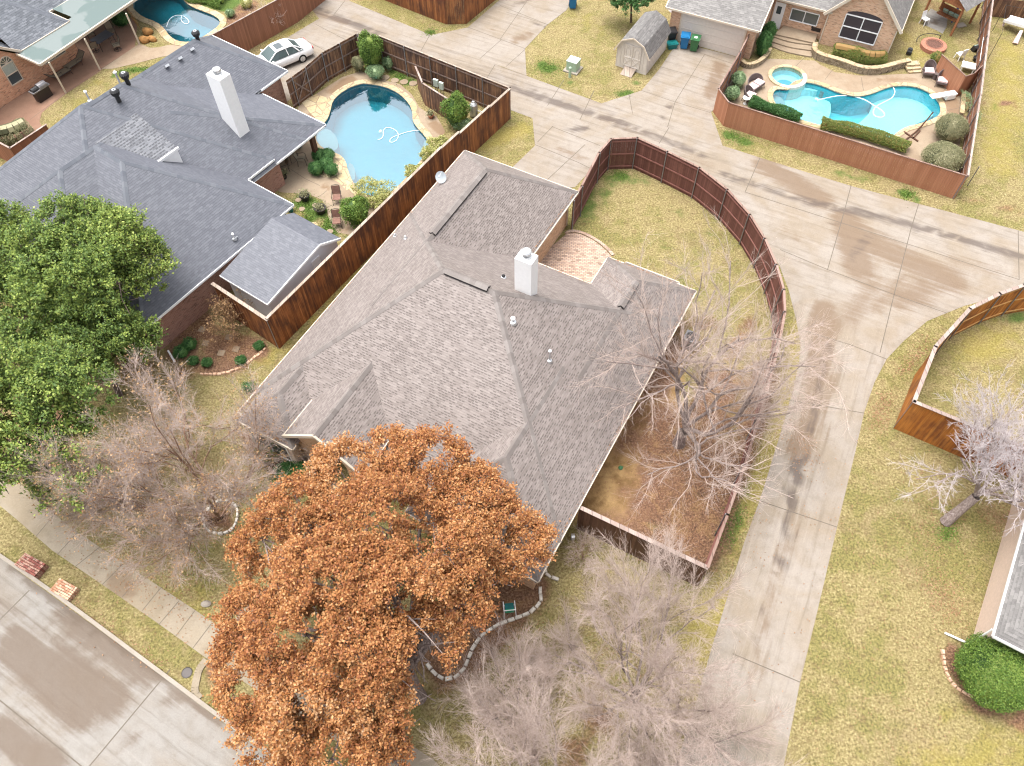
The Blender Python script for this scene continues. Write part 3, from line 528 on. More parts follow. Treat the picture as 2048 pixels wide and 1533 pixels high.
drive([(862, 71), (935, 56), (1000, 0), (1080, -60), (1190, -60), (1132, 22), (1095, 50), (1050, 98), (1053, 152.5), (960, 118)], [((935, 55), (1050, 98)), ((1000, 12), (1095, 50)), ((1095, 50), (1012, 25)), ((1070, -20), (1000, 80)), ((1003, 80), (960, 118)), ((1012, 134), (1050, 100))], [(1030, 82, 1060, 70, 1.0, .8), (985, 60, .5, .6), (1100, 20, 1.0, .4)], [(1030, 10, 1060, 0, .8, .6), (1065, 45, 1090, 55, .6, .6)], 'concrete driveway at the top of the photo running up between fences')
drive([(500, 150), (560, 85), (615, 52), (640, 37), (700, 85), (720, 97), (690, 120), (620, 170), (560, 215), (520, 190)], [((632, 50), (700, 85)), ((600, 75), (680, 118))], [(590, 170, .8, .5)], [(640, 30, 680, 50, .8, .5)], 'concrete driveway under the white sedan')
# street, kerb, pavement
street = Gs([(-700, 1030), (-300, 925), (0, 1116), (240, 1290), (455, 1452), (640, 1590), (900, 1760), (500, 2600), (-900, 2400)])
scap = dict(stain=C([(0, 1200, 450, 1520, 3.5, .25), (30, 1290, 160, 1420, 2.0, .95), (160, 1250, 300, 1340, 1.7, .9), (100, 1330, 220, 1400, 2.2, .85), (0, 1460, 100, 1533, 1.6, .9), (340, 1390, 370, 1400, 1.0, .7), (240, 1490, 270, 1480, .8, .6), (300, 1360, .8, .6), (120, 1230, 230, 1290, 1.0, .7), (400, 1420, 440, 1440, .7, .6), (-60, 1180, 30, 1230, 1.3, .5)]), dark=C([(60, 1165, 250, 1300, .45, .85), (250, 1300, 345, 1365, .4, .6), (20, 1135, 60, 1165, .4, .7), (205, 1430, .8, .35)]))
o = sheet('street', street, Z1-.004, M['street'], scap, step=.5, joints=[(G(*a), G(*b)) for a, b in (((-60, 1300), (59, 1181)), ((179, 1533), (340, 1340)), ((179, 1533), (120, 1605)), ((-30, 1377), (163, 1533)), ((163, 1533), (260, 1615)), ((-400, 1000), (-30, 1377)))], jw=.05); struct(o, 'pale concrete street with damp brown stains in the lower left corner')
kl = smooth_line(Gs([(-300, 910), (0, 1106), (120, 1190), (240, 1279), (455, 1440), (640, 1575), (900, 1745)]), 2)
mb = MB()
for a, b in zip(kl[:-1], kl[1:]):
    n = (b-a).cross(Vector((0, 0, 1))).normalized()*.17
    q = [a, b, b+n, a+n]
    mb.face([Vector((p.x, p.y, .13)) for p in (q[0], q[3], q[2], q[1])][::-1] if False else [Vector((p.x, p.y, .13)) for p in q][::-1]); mb.face([(q[3].x, q[3].y, 0), (q[2].x, q[2].y, 0), (q[2].x, q[2].y, .13), (q[3].x, q[3].y, .13)]); mb.face([(q[1].x, q[1].y, 0), (q[0].x, q[0].y, 0), (q[0].x, q[0].y, .13), (q[1].x, q[1].y, .13)])
struct(mb.build('kerb', M['curb']), 'raised concrete kerb between street and grass strip')
walk = Gs([(-80, 945), (40, 1045), (104, 1101), (205, 1170), (320, 1250), (414, 1318), (560, 1410), (700, 1500), (900, 1640), (990, 1640), (867, 1520), (700, 1410), (560, 1330), (448, 1261), (393, 1222.5), (282, 1149.5), (146, 1059), (104, 1024), (-30, 905)])
wj = [((73, 1073), (109, 1030)), ((115, 1110), (155, 1066)), ((152, 1133), (200, 1095)), ((205, 1170), (247, 1128)), ((245, 1195), (282, 1149)), ((285, 1222), (323, 1175)), ((318, 1250), (358, 1203)), ((352, 1273), (390, 1222)), ((386, 1297), (424, 1247)), ((414, 1318), (448, 1284))]
o = sheet('sidewalk', walk, Z2, M['walk'], dict(stain=C([(230, 1160, 260, 1180, 1.0, .9), (190, 1140, .6, .8), (420, 1290, .7, .5), (330, 1230, .4, .4)]), dark=C([(190, 1138, .4, .5)])), step=.5, joints=[(G(*a), G(*b)) for a, b in wj], jw=.035); struct(o, 'jointed concrete sidewalk crossing the front lawn')
o = sheet('path', Gs([(448, 1262), (505, 1200), (545, 1172), (600, 1090), (640, 1000), (655, 960), (700, 975), (670, 1040), (600, 1150), (545, 1215), (500, 1285)]), Z2+.004, M['walk'], dict(stain=[], dark=[])); struct(o, 'front walk leading under the oak to the entry arch')
mb = MB(); pl = smooth_line(Gs([(413, 1320), (398, 1338), (393, 1360), (388, 1385), (400, 1398)], .03), 2)
for a, b in zip(pl[:-1], pl[1:]): mb.beam(a, b, .32, .06)
struct(mb.build('path', M['walk']), 'short curved strip of concrete between sidewalk and kerb')
# decks
deck1 = Gs([(560, 300), (590, 232), (597, 214), (622, 195), (684, 155), (722, 143), (757, 158), (800, 169), (824, 190), (838, 215), (852, 224), (873, 233), (890, 262), (884, 285), (876, 300), (866, 340), (838, 368), (800, 396), (765, 412), (750, 440), (735, 462), (700, 470), (676, 466), (664, 455), (657, 434), (652, 412), (643, 400), (622, 391), (585, 387), (560, 385), (520, 350)])
o = sheet('pool_deck', deck1, Z1, M['deck'], dict(stain=C([(670, 182, 700, 160, 1.0, .95), (620, 235, 640, 225, .8, .9), (640, 212, .5, .6), (870, 250, 885, 265, .9, .95), (645, 372, 655, 378, .5, .8), (625, 383, .3, .7), (700, 420, 690, 460, .8, .6), (640, 140, .5, .4)]), dark=[]), holes=[POOL1], step=.4, joints=[(G(*a), G(*b)) for a, b in (((560, 325), (610, 358)), ((575, 335), (600, 318)), ((610, 358), (640, 372)), ((612, 218), (640, 235)), ((654, 382), (640, 393)), ((655, 415), (680, 405)))], jw=.03); struct(o, 'tan concrete and flagstone surround of the kidney shaped pool')
deck2 = Gs([(1446, 176), (1462, 160), (1490, 135), (1520, 122), (1540, 118), (1630, 122), (1640, 130), (1670, 145), (1720, 152), (1775, 150), (1818, 148), (1840, 136), (1880, 150), (1925, 185), (1925, 240), (1918, 305), (1925, 352), (1840, 335), (1700, 298), (1620, 270), (1570, 250), (1520, 225), (1457, 207)])
o = sheet('pool_deck', deck2, Z1, M['deck'], dict(stain=C([(1880, 155, 1900, 170, 1.2, .9), (1900, 190, 1910, 230, 1.2, .8), (1760, 160, 1830, 158, .7, .6), (1480, 140, 1500, 150, .7, .5), (1530, 175, 1525, 185, .5, .6), (1870, 260, 1880, 300, 1.2, .4)]), dark=C([(1925, 255, 1912, 330, .4, .5)])), holes=[POOL2, SPA], step=.4, joints=[(G(*a), G(*b)) for a, b in (((1609, 115), (1590, 135)), ((1665, 140), (1650, 160)), ((1722, 155), (1727, 182)), ((1860, 160), (1890, 180)), ((1880, 225), (1925, 215)))], jw=.03); struct(o, 'tan concrete deck around the turquoise pool')
deck3 = Gs(crop([(1000, 70), (1040, 130), (1080, 210), (1060, 370), (790, 560), (520, 740), (400, 830), (330, 890), (310, 960), (340, 1010), (180, 1100), (0, 1100), (-300, 1400), (-500, 900), (0, 600), (600, 300)], 0, 0, .2544))
o = sheet('patio', deck3, Z1, M['brickpath'], dict(stain=C([(100, 200, .8, .4)]), dark=[]), step=.6, joints=[(G(*a), G(*b)) for a, b in (((275, 92), (200, 140)), ((200, 140), (132, 187)), ((132, 187), (60, 240)), ((50, 175), (0, 220)))], jw=.03); struct(o, 'terracotta coloured patio under the pale cover')
deck3b = Gs(crop([(1060, 370), (1095, 345), (1180, 380), (1250, 375), (1310, 360), (1400, 350), (1470, 352), (1560, 335), (1500, 420), (1270, 450), (1080, 500), (880, 545), (800, 545), (870, 500)], 0, 0, .2544))
o = sheet('patio', deck3b, Z2, M['deck'], dict(stain=C([(255, 95, .8, .4)]), dark=[]), step=.5); struct(o, 'tan curved walk between pool and patio at the upper left')
# coping rings and basins
def ring(name, loop, w0, z, mat, label, closed=True, wfun=None):
    mb = MB(); P = [Vector(p) for p in loop]; n = len(P); nor = []
    area = sum(P[i].x*P[(i+1) % n].y-P[(i+1) % n].x*P[i].y for i in range(n)); sg = 1 if area > 0 else -1
    for i in range(n):
        t = (P[(i+1) % n]-P[i-1]).normalized(); nor.append(Vector((t.y, -t.x, 0))*sg)
    for i in range(n):
        j = (i+1) % n; wi = w0*(1 if not wfun else wfun(i)); wj_ = w0*(1 if not wfun else wfun(j))
        a, b = P[i]-nor[i]*.04, P[j]-nor[j]*.04; c, d = P[j]+nor[j]*wj_, P[i]+nor[i]*wi
        q = [Vector((p.x, p.y, z)) for p in (a, b, c, d)]
        if sg > 0: q.reverse()
        mb.face(q)
        for e, f in ((a, b), (c, d)): mb.face([(e.x, e.y, z-.06), (f.x, f.y, z-.06), (f.x, f.y, z), (e.x, e.y, z)])
    return mb.build(name, mat)
def basin(name, loop, depth, wz, wall, floor, wmat, label, wlabel):
    mb = MB(); n = len(loop)
    for i in range(n):
        a, b = loop[i], loop[(i+1) % n]
        mb.face([(a.x, a.y, 0), (b.x, b.y, 0), (b.x, b.y, wz-.05), (a.x, a.y, wz-.05)], 1)
        mb.face([(a.x, a.y, wz-.05), (b.x, b.y, wz-.05), (b.x, b.y, -depth), (a.x, a.y, -depth)], 0)
    mb.poly([Vector((p.x, p.y, -depth)) for p in loop], 2)
    return mb
mb = basin('b', POOL1, 1.5, -.10, 0, 0, 0, '', ''); t = thing('swimming_pool', 'kidney shaped pool of pale teal water ringed with flagstone, beside the weathered fence', 'pool', (POOL1[0].x, POOL1[0].y, 0))
mb.build('basin', [M['plaster_teal'], M['tile'], M['plaster_teal']], t)
mb = MB(); mb.prism(smooth_poly(Gs(crop([(520, 1040), (600, 1010), (660, 1050), (695, 1110), (690, 1190), (600, 1185), (530, 1130)], 500, 0, .2544), -.3), 2), -.9, -.26); mb.build('tanning_ledge', M['plaster_pale'], t)
mb = MB(); mb.prism(smooth_poly(Gs(crop([(770, 1270), (820, 1300), (830, 1400), (800, 1420), (775, 1370)], 500, 0, .2544), -.3), 1), -1.1, -.35); mb.build('bench', M['plaster_pale'], t); mb = MB(); mb.prism(smooth_poly(Gs(crop([(1365, 1110), (1390, 1090), (1410, 1140), (1390, 1190), (1360, 1180)], 500, 0, .2544), -.3), 1), -1.1, -.35); mb.build('bench', M['plaster_pale'], t)
r = ring('coping', POOL1, .42, .05, M['flag'], ''); r.parent = t; r.location = -ORG[t.name]
mb = MB(); mb.poly([Vector((p.x, p.y, -.10)) for p in POOL1]); mb.build('water', M['water'], t)
t = thing('swimming_pool', 'free-form turquoise pool with attached round spa inside the tan fence', 'pool', (POOL2[0].x, POOL2[0].y, 0))
mb = basin('b', POOL2, 1.7, -.10, 0, 0, 0, '', ''); mb.build('basin', [M['plaster_aqua'], M['tile'], M['plaster_aqua']], t)
# pale shelves along the shallow sides
def shelf(pts, z, mat, it=2, nm='ledge'):
    mb = MB(); mb.prism(smooth_poly(Gs(pts, z), it), -1.69, z); mb.build(nm, mat, t)
shelf(crop([(415, 600), (560, 600), (640, 585), (700, 600), (720, 570), (660, 545), (600, 540), (520, 600), (430, 590)], 1420, 0, .3066), -.45, M['plaster_light'])
shelf(crop([(405, 600), (560, 640), (600, 620), (660, 590), (740, 600), (800, 690), (760, 820), (690, 812), (500, 745), (440, 700), (408, 650)], 1420, 0, .3066), -.95, M['plaster_light'], 2)
shelf(crop([(410, 610), (470, 640), (500, 680), (470, 715), (440, 700), (408, 650)], 1420, 0, .3066), -.5, M['plaster_pale'])
shelf(crop([(1050, 640), (1200, 580), (1330, 580), (1430, 620), (1490, 690), (1490, 740), (1360, 805), (1230, 850), (1180, 900), (1120, 905), (1000, 880), (900, 850), (980, 800), (1060, 720)], 1420, 0, .3066), -1.0, M['plaster_light'], 2)
shelf(crop([(710, 560), (790, 580), (800, 600), (740, 605), (715, 590)], 1420, 0, .3066), -.4, M['plaster_pale'], 1)
r = ring('coping', POOL2, .36, .05, M['flag'], ''); r.parent = t; r.location = -ORG[t.name]
mb = MB(); mb.poly([Vector((p.x, p.y, -.10)) for p in POOL2]); mb.build('water', M['water2'], t)
mb = basin('b', SPA, .55, .02, 0, 0, 0, '', ''); mb.build('spa_basin', [M['plaster_light'], M['tile'], M['plaster_light']], t)
mb = MB(); c0 = SPA_C+Vector((-.1, -.15, 0)); mb.prism([c0+Vector((math.cos(a)*SPA_R*.55, math.sin(a)*SPA_R*.5, 0)) for a in np.linspace(0, 6.283, 25)[:-1]], -.54, -.50); mb.build('spa_well', M['plaster_aqua'] if False else M['plaster_teal'], t)
mb = MB(); n = len(SPA)
for i in range(n):
    a, b = SPA[i], SPA[(i+1) % n]; ca, cb = a-SPA_C, b-SPA_C; mid = (ca+cb)/2; zz = .12
    mt = 1 if (mid.y < .1*SPA_R and mid.x > -.55*SPA_R) else 0
    q = [SPA_C+ca*.98, SPA_C+cb*.98, SPA_C+cb*1.22, SPA_C+ca*1.22]; mb.face([(p.x, p.y, zz) for p in q][::-1], mt)
    for e, f in ((q[0], q[1]), (q[3], q[2])): mb.face([(e.x, e.y, -1.5 if mt else -.2), (f.x, f.y, -1.5 if mt else -.2), (f.x, f.y, zz), (e.x, e.y, zz)], mt)
mb.build('spa_rim', [M['flag'], M['stone_white']], t)
mb = MB(); mb.prism(SPA, .02, .03, side=0); mb2 = MB(); mb2.poly([Vector((p.x, p.y, .04)) for p in SPA]); mb2.build('spa_water', M['water2'], t)
t = thing('swimming_pool', 'dark teal pool partly out of frame at the top left', 'pool', (POOL3[0].x, POOL3[0].y, 0))
mb = basin('b', POOL3, 1.5, -.1, 0, 0, 0, '', ''); mb.build('basin', [M['plaster_teal'], M['tile'], M['plaster_teal']], t)
r = ring('coping', POOL3, .5, .05, M['flag'], ''); r.parent = t; r.location = -ORG[t.name]
mb = MB(); mb.poly([Vector((p.x, p.y, -.10)) for p in POOL3]); mb.build('water', M['water'], t)
# big flagstones at the lower end of the near pool and the clay paver patio
o = sheet('flagstone_paving', Gs(crop([(590, 1240), (700, 1230), (760, 1290), (780, 1400), (830, 1470), (760, 1500), (700, 1440), (620, 1400), (560, 1390)], 500, 0, .2544)), Z2+.01, M['flag_big'], None); struct(o, 'flagstones beside the boxwoods at the shallow end')
o = sheet('flagstone_paving', Gs(crop([(400, 800), (520, 745), (600, 770), (620, 830), (590, 920), (545, 960), (480, 900)], 500, 0, .2544)), Z2+.01, M['flag_big'], None); struct(o, 'round flagstone pad by the pool gate')
pv = smooth_line(Gs(crop([(1010, 735), (1050, 705), (1130, 712), (1220, 750), (1310, 815), (1370, 880)], 860, 280, .2637)), 2)+Gs(crop([(1400, 960), (1250, 1110), (1180, 1180), (800, 1060), (700, 1000)], 860, 280, .2637))
mb = MB(); mb.poly([Vector((p.x, p.y, Z2)) for p in pv]); struct(mb.build('brick_patio', M['paver']), 'rounded clay brick patio in the notch of the house')
mb = MB(); e_ = smooth_line(Gs(crop([(1030, 712), (1060, 690), (1140, 698), (1230, 738), (1325, 803), (1390, 875)], 860, 280, .2637), .04), 2)
for a, b in zip(e_[:-1], e_[1:]): mb.beam(a, b, .2, .06)
struct(mb.build('brick_edging', M['paver']), 'soldier course edging around the brick patio')
# ------------------------------------------------------------------ fences
rnd = random.Random(7)
def fence(label, runs, mat, cap=None, rail=None, post=None, side=1, group=None, capw=.14, jitter=.012, postgap=2.4, name='wooden_fence', capt=.035, rails=3):
    """runs: (P0, P1, height); boards stand on the line, rails and posts on the given side"""
    t = thing(name, label, 'fence', (runs[0][0].x, runs[0][0].y, 0), group=group)
    bd = MB(); cp = MB(); rl = [MB() for _ in range(rails)]; acc = 0.0; k = 0; posts = []
    for (a, b, h) in runs:
        a = Vector((a.x, a.y, 0)); b = Vector((b.x, b.y, 0)); d = b-a; L = d.length; x = d/L; y = Vector((-x.y, x.x, 0)); n = max(1, round(L/.145)); w = L/n
        for i in range(n):
            p0 = a+x*(i*w+.003); p1 = a+x*((i+1)*w-.003); hh = h+rnd.uniform(-jitter, jitter) - (0 if cap is None else .02); o = rnd.uniform(-.004, .004)
            q = [p0+y*(o-.009), p1+y*(o-.009), p1+y*(o+.009), p0+y*(o+.009)]; u0 = (k+.02)*.145; u1 = (k+.98)*.145; k += 1
            bd.face([q[0], q[1], q[1]+Vector((0, 0, hh)), q[0]+Vector((0, 0, hh))], 0, [(u0, 0), (u1, 0), (u1, hh), (u0, hh)])
            bd.face([q[2], q[3], q[3]+Vector((0, 0, hh)), q[2]+Vector((0, 0, hh))], 0, [(u1, 0), (u0, 0), (u0, hh), (u1, hh)])
            bd.face([v+Vector((0, 0, hh)) for v in q], 0, [(u0, hh), (u1, hh), (u1, hh+.02), (u0, hh+.02)])
        if cap is not None: cp.beam(a+Vector((0, 0, h+capt/2))-x*.05, b+Vector((0, 0, h+capt/2))+x*.05, capw, capt)
        if side:
            s = y*side
            for j in range(rails):
                z = .25+(h-.45)*j/(rails-1); rl[j].beam(a+s*.03+Vector((0, 0, z)), b+s*.03+Vector((0, 0, z)), .04, .09)
            if post:
                m_ = max(1, round(L/postgap))
                for i in range(m_+(1 if (a, b, h) == (runs[-1][0], runs[-1][1], runs[-1][2]) else 0)): posts.append((a+x*(L*i/m_)+s*.085, h+.02))
    bd.build('boards', mat, t)
    if cap is not None: cp.build('cap_rail', cap, t)
    if side:
        for r_ in rl: r_.build('rail', rail or mat, t)
        for p, h in posts:
            m_ = MB(); m_.tube([p, p+Vector((0, 0, h))], .035, 8); m_.build('post', post, t)
    return t
def runs_px(pts, h, close=False):
    P = [G(x, y, h) for x, y in pts]; return [(a, b, h) for a, b in zip(P[:-1], P[1:])]
# 1 side fence between the two gardens, stepping down to the alley
ra = [(G(533.5, 637, 2.75), G(881, 296, 2.75), 2.75)]
b1 = ra[0][1]; c1 = G(979, 211, 2.60); d1 = G(1020.7, 177, 2.45)
m1 = b1.lerp(c1, .36)
rr_ = ra+[(b1, Vector((m1.x, m1.y, 0)), 2.68), (m1, c1, 2.55), (c1, d1, 2.45)]
fence('long weathered cedar side fence stepping down beside the main house', rr_, M['fence_cedar'], M['cap_wood'], M['rail_old'], M['galv'], side=1, capw=.17)
# 2 rear fence of the pool garden
fence('dark aged fence with steel posts along the alley behind the kidney pool', [(d1, G(759, 72.5, 2.45), 2.45), (G(759, 72.5, 2.45), G(716, 66, 2.45), 2.4)], M['fence_old'], M['cap_wood'], M['rail_old'], M['galv'], side=1, capw=.10)
# 3 its gate side
gp = [(713, 68), (642, 107), (609, 136), (582, 155), (572, 162)]
t = fence('dark aged fence panel with cross-braced gate beside the white car', runs_px(gp, 2.3), M['fence_old'], None, M['rail_old'], M['galv'], side=1, postgap=1.9)
ga, gb = G(609, 136, 2.3), G(582, 155, 2.3); y_ = (gb-ga).normalized(); s_ = Vector((-y_.y, y_.x, 0))*.07
mb = MB(); mb.beam(Vector((ga.x, ga.y, .3))+s_, Vector((gb.x, gb.y, 2.0))+s_, .03, .1); mb.beam(Vector((ga.x, ga.y, 2.0))+s_*1.3, Vector((gb.x, gb.y, .3))+s_*1.3, .03, .1); mb.build('gate_brace', M['rail_old'], t)
# 4 curved fence
cp_ = [(1146, 401), (1163, 373), (1198, 306), (1222, 278.5), (1275, 276.5), (1335, 304), (1399, 336), (1455, 380), (1500, 430), (1530, 478), (1553, 530), (1568, 580), (1570, 625), (1560, 680), (1545, 740), (1520, 830), (1490, 930), (1455, 1030), (1415, 1136)]
P = [G(x, y, 2.5) for x, y in cp_[:-1]]+[G(1415, 1136, 2.4)]
fence('red-brown stained fence sweeping in a curve around the back garden', [(a, b, 2.5) for a, b in zip(P[:-1], P[1:])], M['fence_red'], M['cap_red'], M['rail_red'], M['galv'], side=-1, capw=.13)
fence('dark brown fence closing the side yard at the front corner of the house', [(G(1159, 1015, 2.4), G(1415, 1136, 2.4), 2.4)], M['fence_redside'], M['cap_pink'], M['rail_red'], M['galv'], side=1, capw=.20)
# 5 tan fence of the turquoise pool
tp = [(1504, 58), (1480, 105), (1437, 178), (1458, 206), (1936, 353)]
fence('tan stained fence along the alley by the turquoise pool', runs_px(tp, 1.9), M['fence_tan'], M['cap_red'], M['rail_old'], M['galv'], side=1, capw=.09)
fence('brown fence with pale cap between the turquoise pool and the right lawn', [(G(1936, 353, 1.9), G(1962, 190, 1.95), 1.9), (G(1962, 190, 1.95), G(1986, 0, 1.95), 1.95), (G(1986, 0, 1.95), G(1992, -60, 1.95), 1.95)], M['fence_brown'], M['cap_pink'], M['rail_old'], M['galv'], side=1, capw=.12)
fence('short tan screen fence behind two wicker chairs', runs_px([(1884, 110), (1932, 153), (1948, 148), (1965, 132)], 1.7), M['fence_tan'], M['cap_red'], M['rail_old'], None, side=0, capw=.06)
# 6 orange fence right
op = [(2110, 560), (2048, 571), (2000, 588), (1940, 618), (1871, 694), (1828, 804)]
P = [G(x, y, 2.6) for x, y in op]+[G(2075, 906, 2.6)]
fence('new orange cedar fence with pale cap rounding the right-hand lawn', [(a, b, 2.6) for a, b in zip(P[:-1], P[1:])], M['fence_orange'], M['cap_pink'], M['rail_orange'], M['galv'], side=1, capw=.20)
# 7 others
fence('brown fence behind the teal pool at top left', [(G(425, 70, 2.45), G(580, -14, 2.45), 2.45), (G(580, -14, 2.45), G(640, -60, 2.45), 2.45)], M['fence_brown'], M['cap_pink'], None, None, side=0, capw=.09)
fq = Gs([(700, -28), (767, 0), (892, 49), (933, 48), (985, 5), (1060, -60)]); fence('weathered cedar fence corner jutting in at the top centre', [(a, b, 2.3) for a, b in zip(fq[:-1], fq[1:])], M['fence_cedar'], M['cap_wood'], None, None, side=0, capw=.06)
fence('brown fence corner around the clipped hedge at the left edge', [(G(-60, 255, 1.9), G(20, 297, 1.9), 1.9), (G(20, 297, 1.9), G(92, 250, 1.9), 1.9)], M['fence_brown'], M['cap_pink'], None, None, side=0, capw=.12)
fence('short aged fence with pale cap in front of the white shed', [(G(533.5, 637, 2.75), G(425, 568, 2.6), 2.6)], M['fence_cedar'], M['cap_wood'], None, None, side=0, capw=.2)
fence('low dark screen fence with pale cap hiding the pool equipment', [(G(831, 134, 1.8), G(845, 167, 1.8), 1.8), (G(845, 167, 1.8), G(896, 199, 1.8), 1.8), (G(896, 199, 1.8), G(915, 215, 1.8), 1.8)], M['fence_old'], M['cap_pink'], None, None, side=0, capw=.12)
fence('old board fence along the back of the right lawn', [(G(1992, -4, 1.5), G(2100, 8, 1.5), 1.5)], M['fence_old'], None, M['rail_old'], M['galv'], side=1)

# ------------------------------------------------------------------ roofs
class Frame:
    def __init__(s, yaw): s.A = Vector((math.cos(yaw), math.sin(yaw), 0)); s.B = Vector((math.sin(yaw), -math.cos(yaw), 0)); s.yaw = yaw
    def w(s, a, b, z=0.0): return s.A*a+s.B*b+Vector((0, 0, z))
    def ab(s, P): return P.dot(s.A), P.dot(s.B)
def clip(poly, f):
    out = []
    for i in range(len(poly)):
        p, q = poly[i], poly[(i+1) % len(poly)]; fp, fq = f(*p), f(*q)
        if fp >= -1e-9: out.append(p)
        if (fp > 1e-9 and fq < -1e-9) or (fp < -1e-9 and fq > 1e-9):
            t = fp/(fp-fq); out.append((p[0]+(q[0]-p[0])*t, p[1]+(q[1]-p[1])*t))
    return out
def piece(F, mb, cap, a0, a1, b0, b1, ze, s=.8, gable='', sl=None, soffit=None, capw=.30, dz=0.0, zoff=None, wall=True):
    """hip roof over a rectangle; sides named in gable have no slope; sl gives other slopes; zoff other eave heights"""
    sl = sl or {}; zoff = zoff or {}
    D = {'a0': lambda a, b: a-a0, 'a1': lambda a, b: a1-a, 'b0': lambda a, b: b-b0, 'b1': lambda a, b: b1-b}
    pl = {k: (lambda a, b, k=k: zoff.get(k, ze)+dz+sl.get(k, s)*D[k](a, b)) for k in D if k not in gable}
    rect = [(a0, b0), (a1, b0), (a1, b1), (a0, b1)]; faces = {}
    for k, fk in pl.items():
        P = rect
        for j, fj in pl.items():
            if j != k and P: P = clip(P, lambda a, b: fj(a, b)-fk(a, b))
        if len(P) < 3: continue
        ar = sum(P[i][0]*P[(i+1) % len(P)][1]-P[(i+1) % len(P)][0]*P[i][1] for i in range(len(P)))
        if abs(ar) < 1e-4: continue
        faces[k] = P; q = math.sqrt(1+sl.get(k, s)**2)
        V = [F.w(a, b, fk(a, b)) for a, b in P]; uv = [((b if k[0] == 'a' else a), D[k](a, b)*q) for a, b in P]
        n = (V[1]-V[0]).cross(V[2]-V[1])
        if n.z < 0: V.reverse(); uv.reverse()
        mb.face(V, 0, uv)
    seen = {}
    for k, P in faces.items():
        for i in range(len(P)):
            p, q = P[i], P[(i+1) % len(P)]; key = tuple(sorted(((round(p[0], 3), round(p[1], 3)), (round(q[0], 3), round(q[1], 3)))))
            if key in seen and seen[key][0] != k:
                V0 = F.w(*p, pl[k](*p)); V1 = F.w(*q, pl[k](*q)); d = (V1-V0)
                if d.length < .3: continue
                x = d.normalized(); hz = Vector((-x.y, x.x, 0)).normalized()
                # two flaps, one on each slope
                for sd_ in (1, -1):
                    best = None
                    for kk in (k, seen[key][0]):
                        ma, mb_ = (p[0]+q[0])/2, (p[1]+q[1])/2; a_, b_ = F.ab(F.w(ma, mb_)+hz*sd_*.2); zz = min(fj(a_, b_) for fj in pl.values()); best = zz
                    drop = (best-pl[k]((p[0]+q[0])/2, (p[1]+q[1])/2))/.2*capw/2
                    e = hz*sd_*capw/2+Vector((0, 0, drop+.012)); up = Vector((0, 0, .035)); L = d.length
                    V = [V0+up, V1+up, V1+e, V0+e]; uv = [(0, .3), (L, .3), (L, 0), (0, 0)]
                    if (V[1]-V[0]).cross(V[2]-V[1]).z < 0: V.reverse(); uv.reverse()
                    cap.face(V, 0, uv)
            seen[key] = (k,)
    return pl
def eaves(F, mb, pts, z, w_=.085, h_=.13, closed=False):
    P = [F.w(a, b, z-h_/2) for a, b in pts]
    for a, b in zip(P[:-1], P[1:]): mb.beam(a, b, w_, h_)
def wallbox(F, mb, a0, a1, b0, b1, z1, ins=.4, z0=0.0):
    c = [F.w(a0+ins, b0+ins), F.w(a1-ins, b0+ins), F.w(a1-ins, b1-ins), F.w(a0+ins, b1-ins)]; mb.prism(c, z0, z1, cap=False)
def soffit(F, mb, a0, a1, b0, b1, z):
    mb.face([F.w(a0, b0, z), F.w(a0, b1, z), F.w(a1, b1, z), F.w(a1, b0, z)][::1])
def on_roof(px, py, f, F):
    """point where the photo ray meets a roof surface z = f(a,b)"""
    z = 2.0
    while z < 12:
        P = G(px, py, z); a, b = F.ab(P)
        if f(a, b) < z: return Vector((P.x, P.y, z))
        z += .01
    return G(px, py, 3)
def pipe(label, P, h, r=.05, mat=None, capm=None, name='roof_vent', parent=None):
    mb = MB(); mb.tube([P-Vector((0, 0, .15)), P+Vector((0, 0, h))], r, 10); o = mb.build(name, mat or M['steel'], parent)
    m2 = MB(); m2.lathe(P+Vector((0, 0, h)), [(r*1.7, -.02), (r*1.9, .05), (r*.9, .11), (0, .12)], 10)
    m2.build('vent_cap', capm or M['white'], o); m3 = MB(); m3.lathe(P, [(r*3.2, -.06), (r*2.6, .05), (r, .09)], 10); m3.build('flashing', M['steel'], o)
    return o
def turbine(P, k, parent):
    mb = MB(); mb.lathe(P, [(.13, -.2), (.13, .18), (.20, .26), (.26, .38), (.25, .52), (.18, .6), (.0, .62)], 16)
    for i in range(16):
        a = i*math.pi/8; mb.beam(P+Vector((math.cos(a)*.2, math.sin(a)*.2, .27)), P+Vector((math.cos(a+.2)*.265, math.sin(a+.2)*.265, .52)), .02, .05)
    o = mb.build('turbine_vent', M['black'], parent); m2 = MB(); m2.lathe(P+Vector((0, 0, .61)), [(.12, 0), (.12, .02), (.07, .02), (.07, .005)], 16); m2.build('vent_rim', M['steel'], o); return o

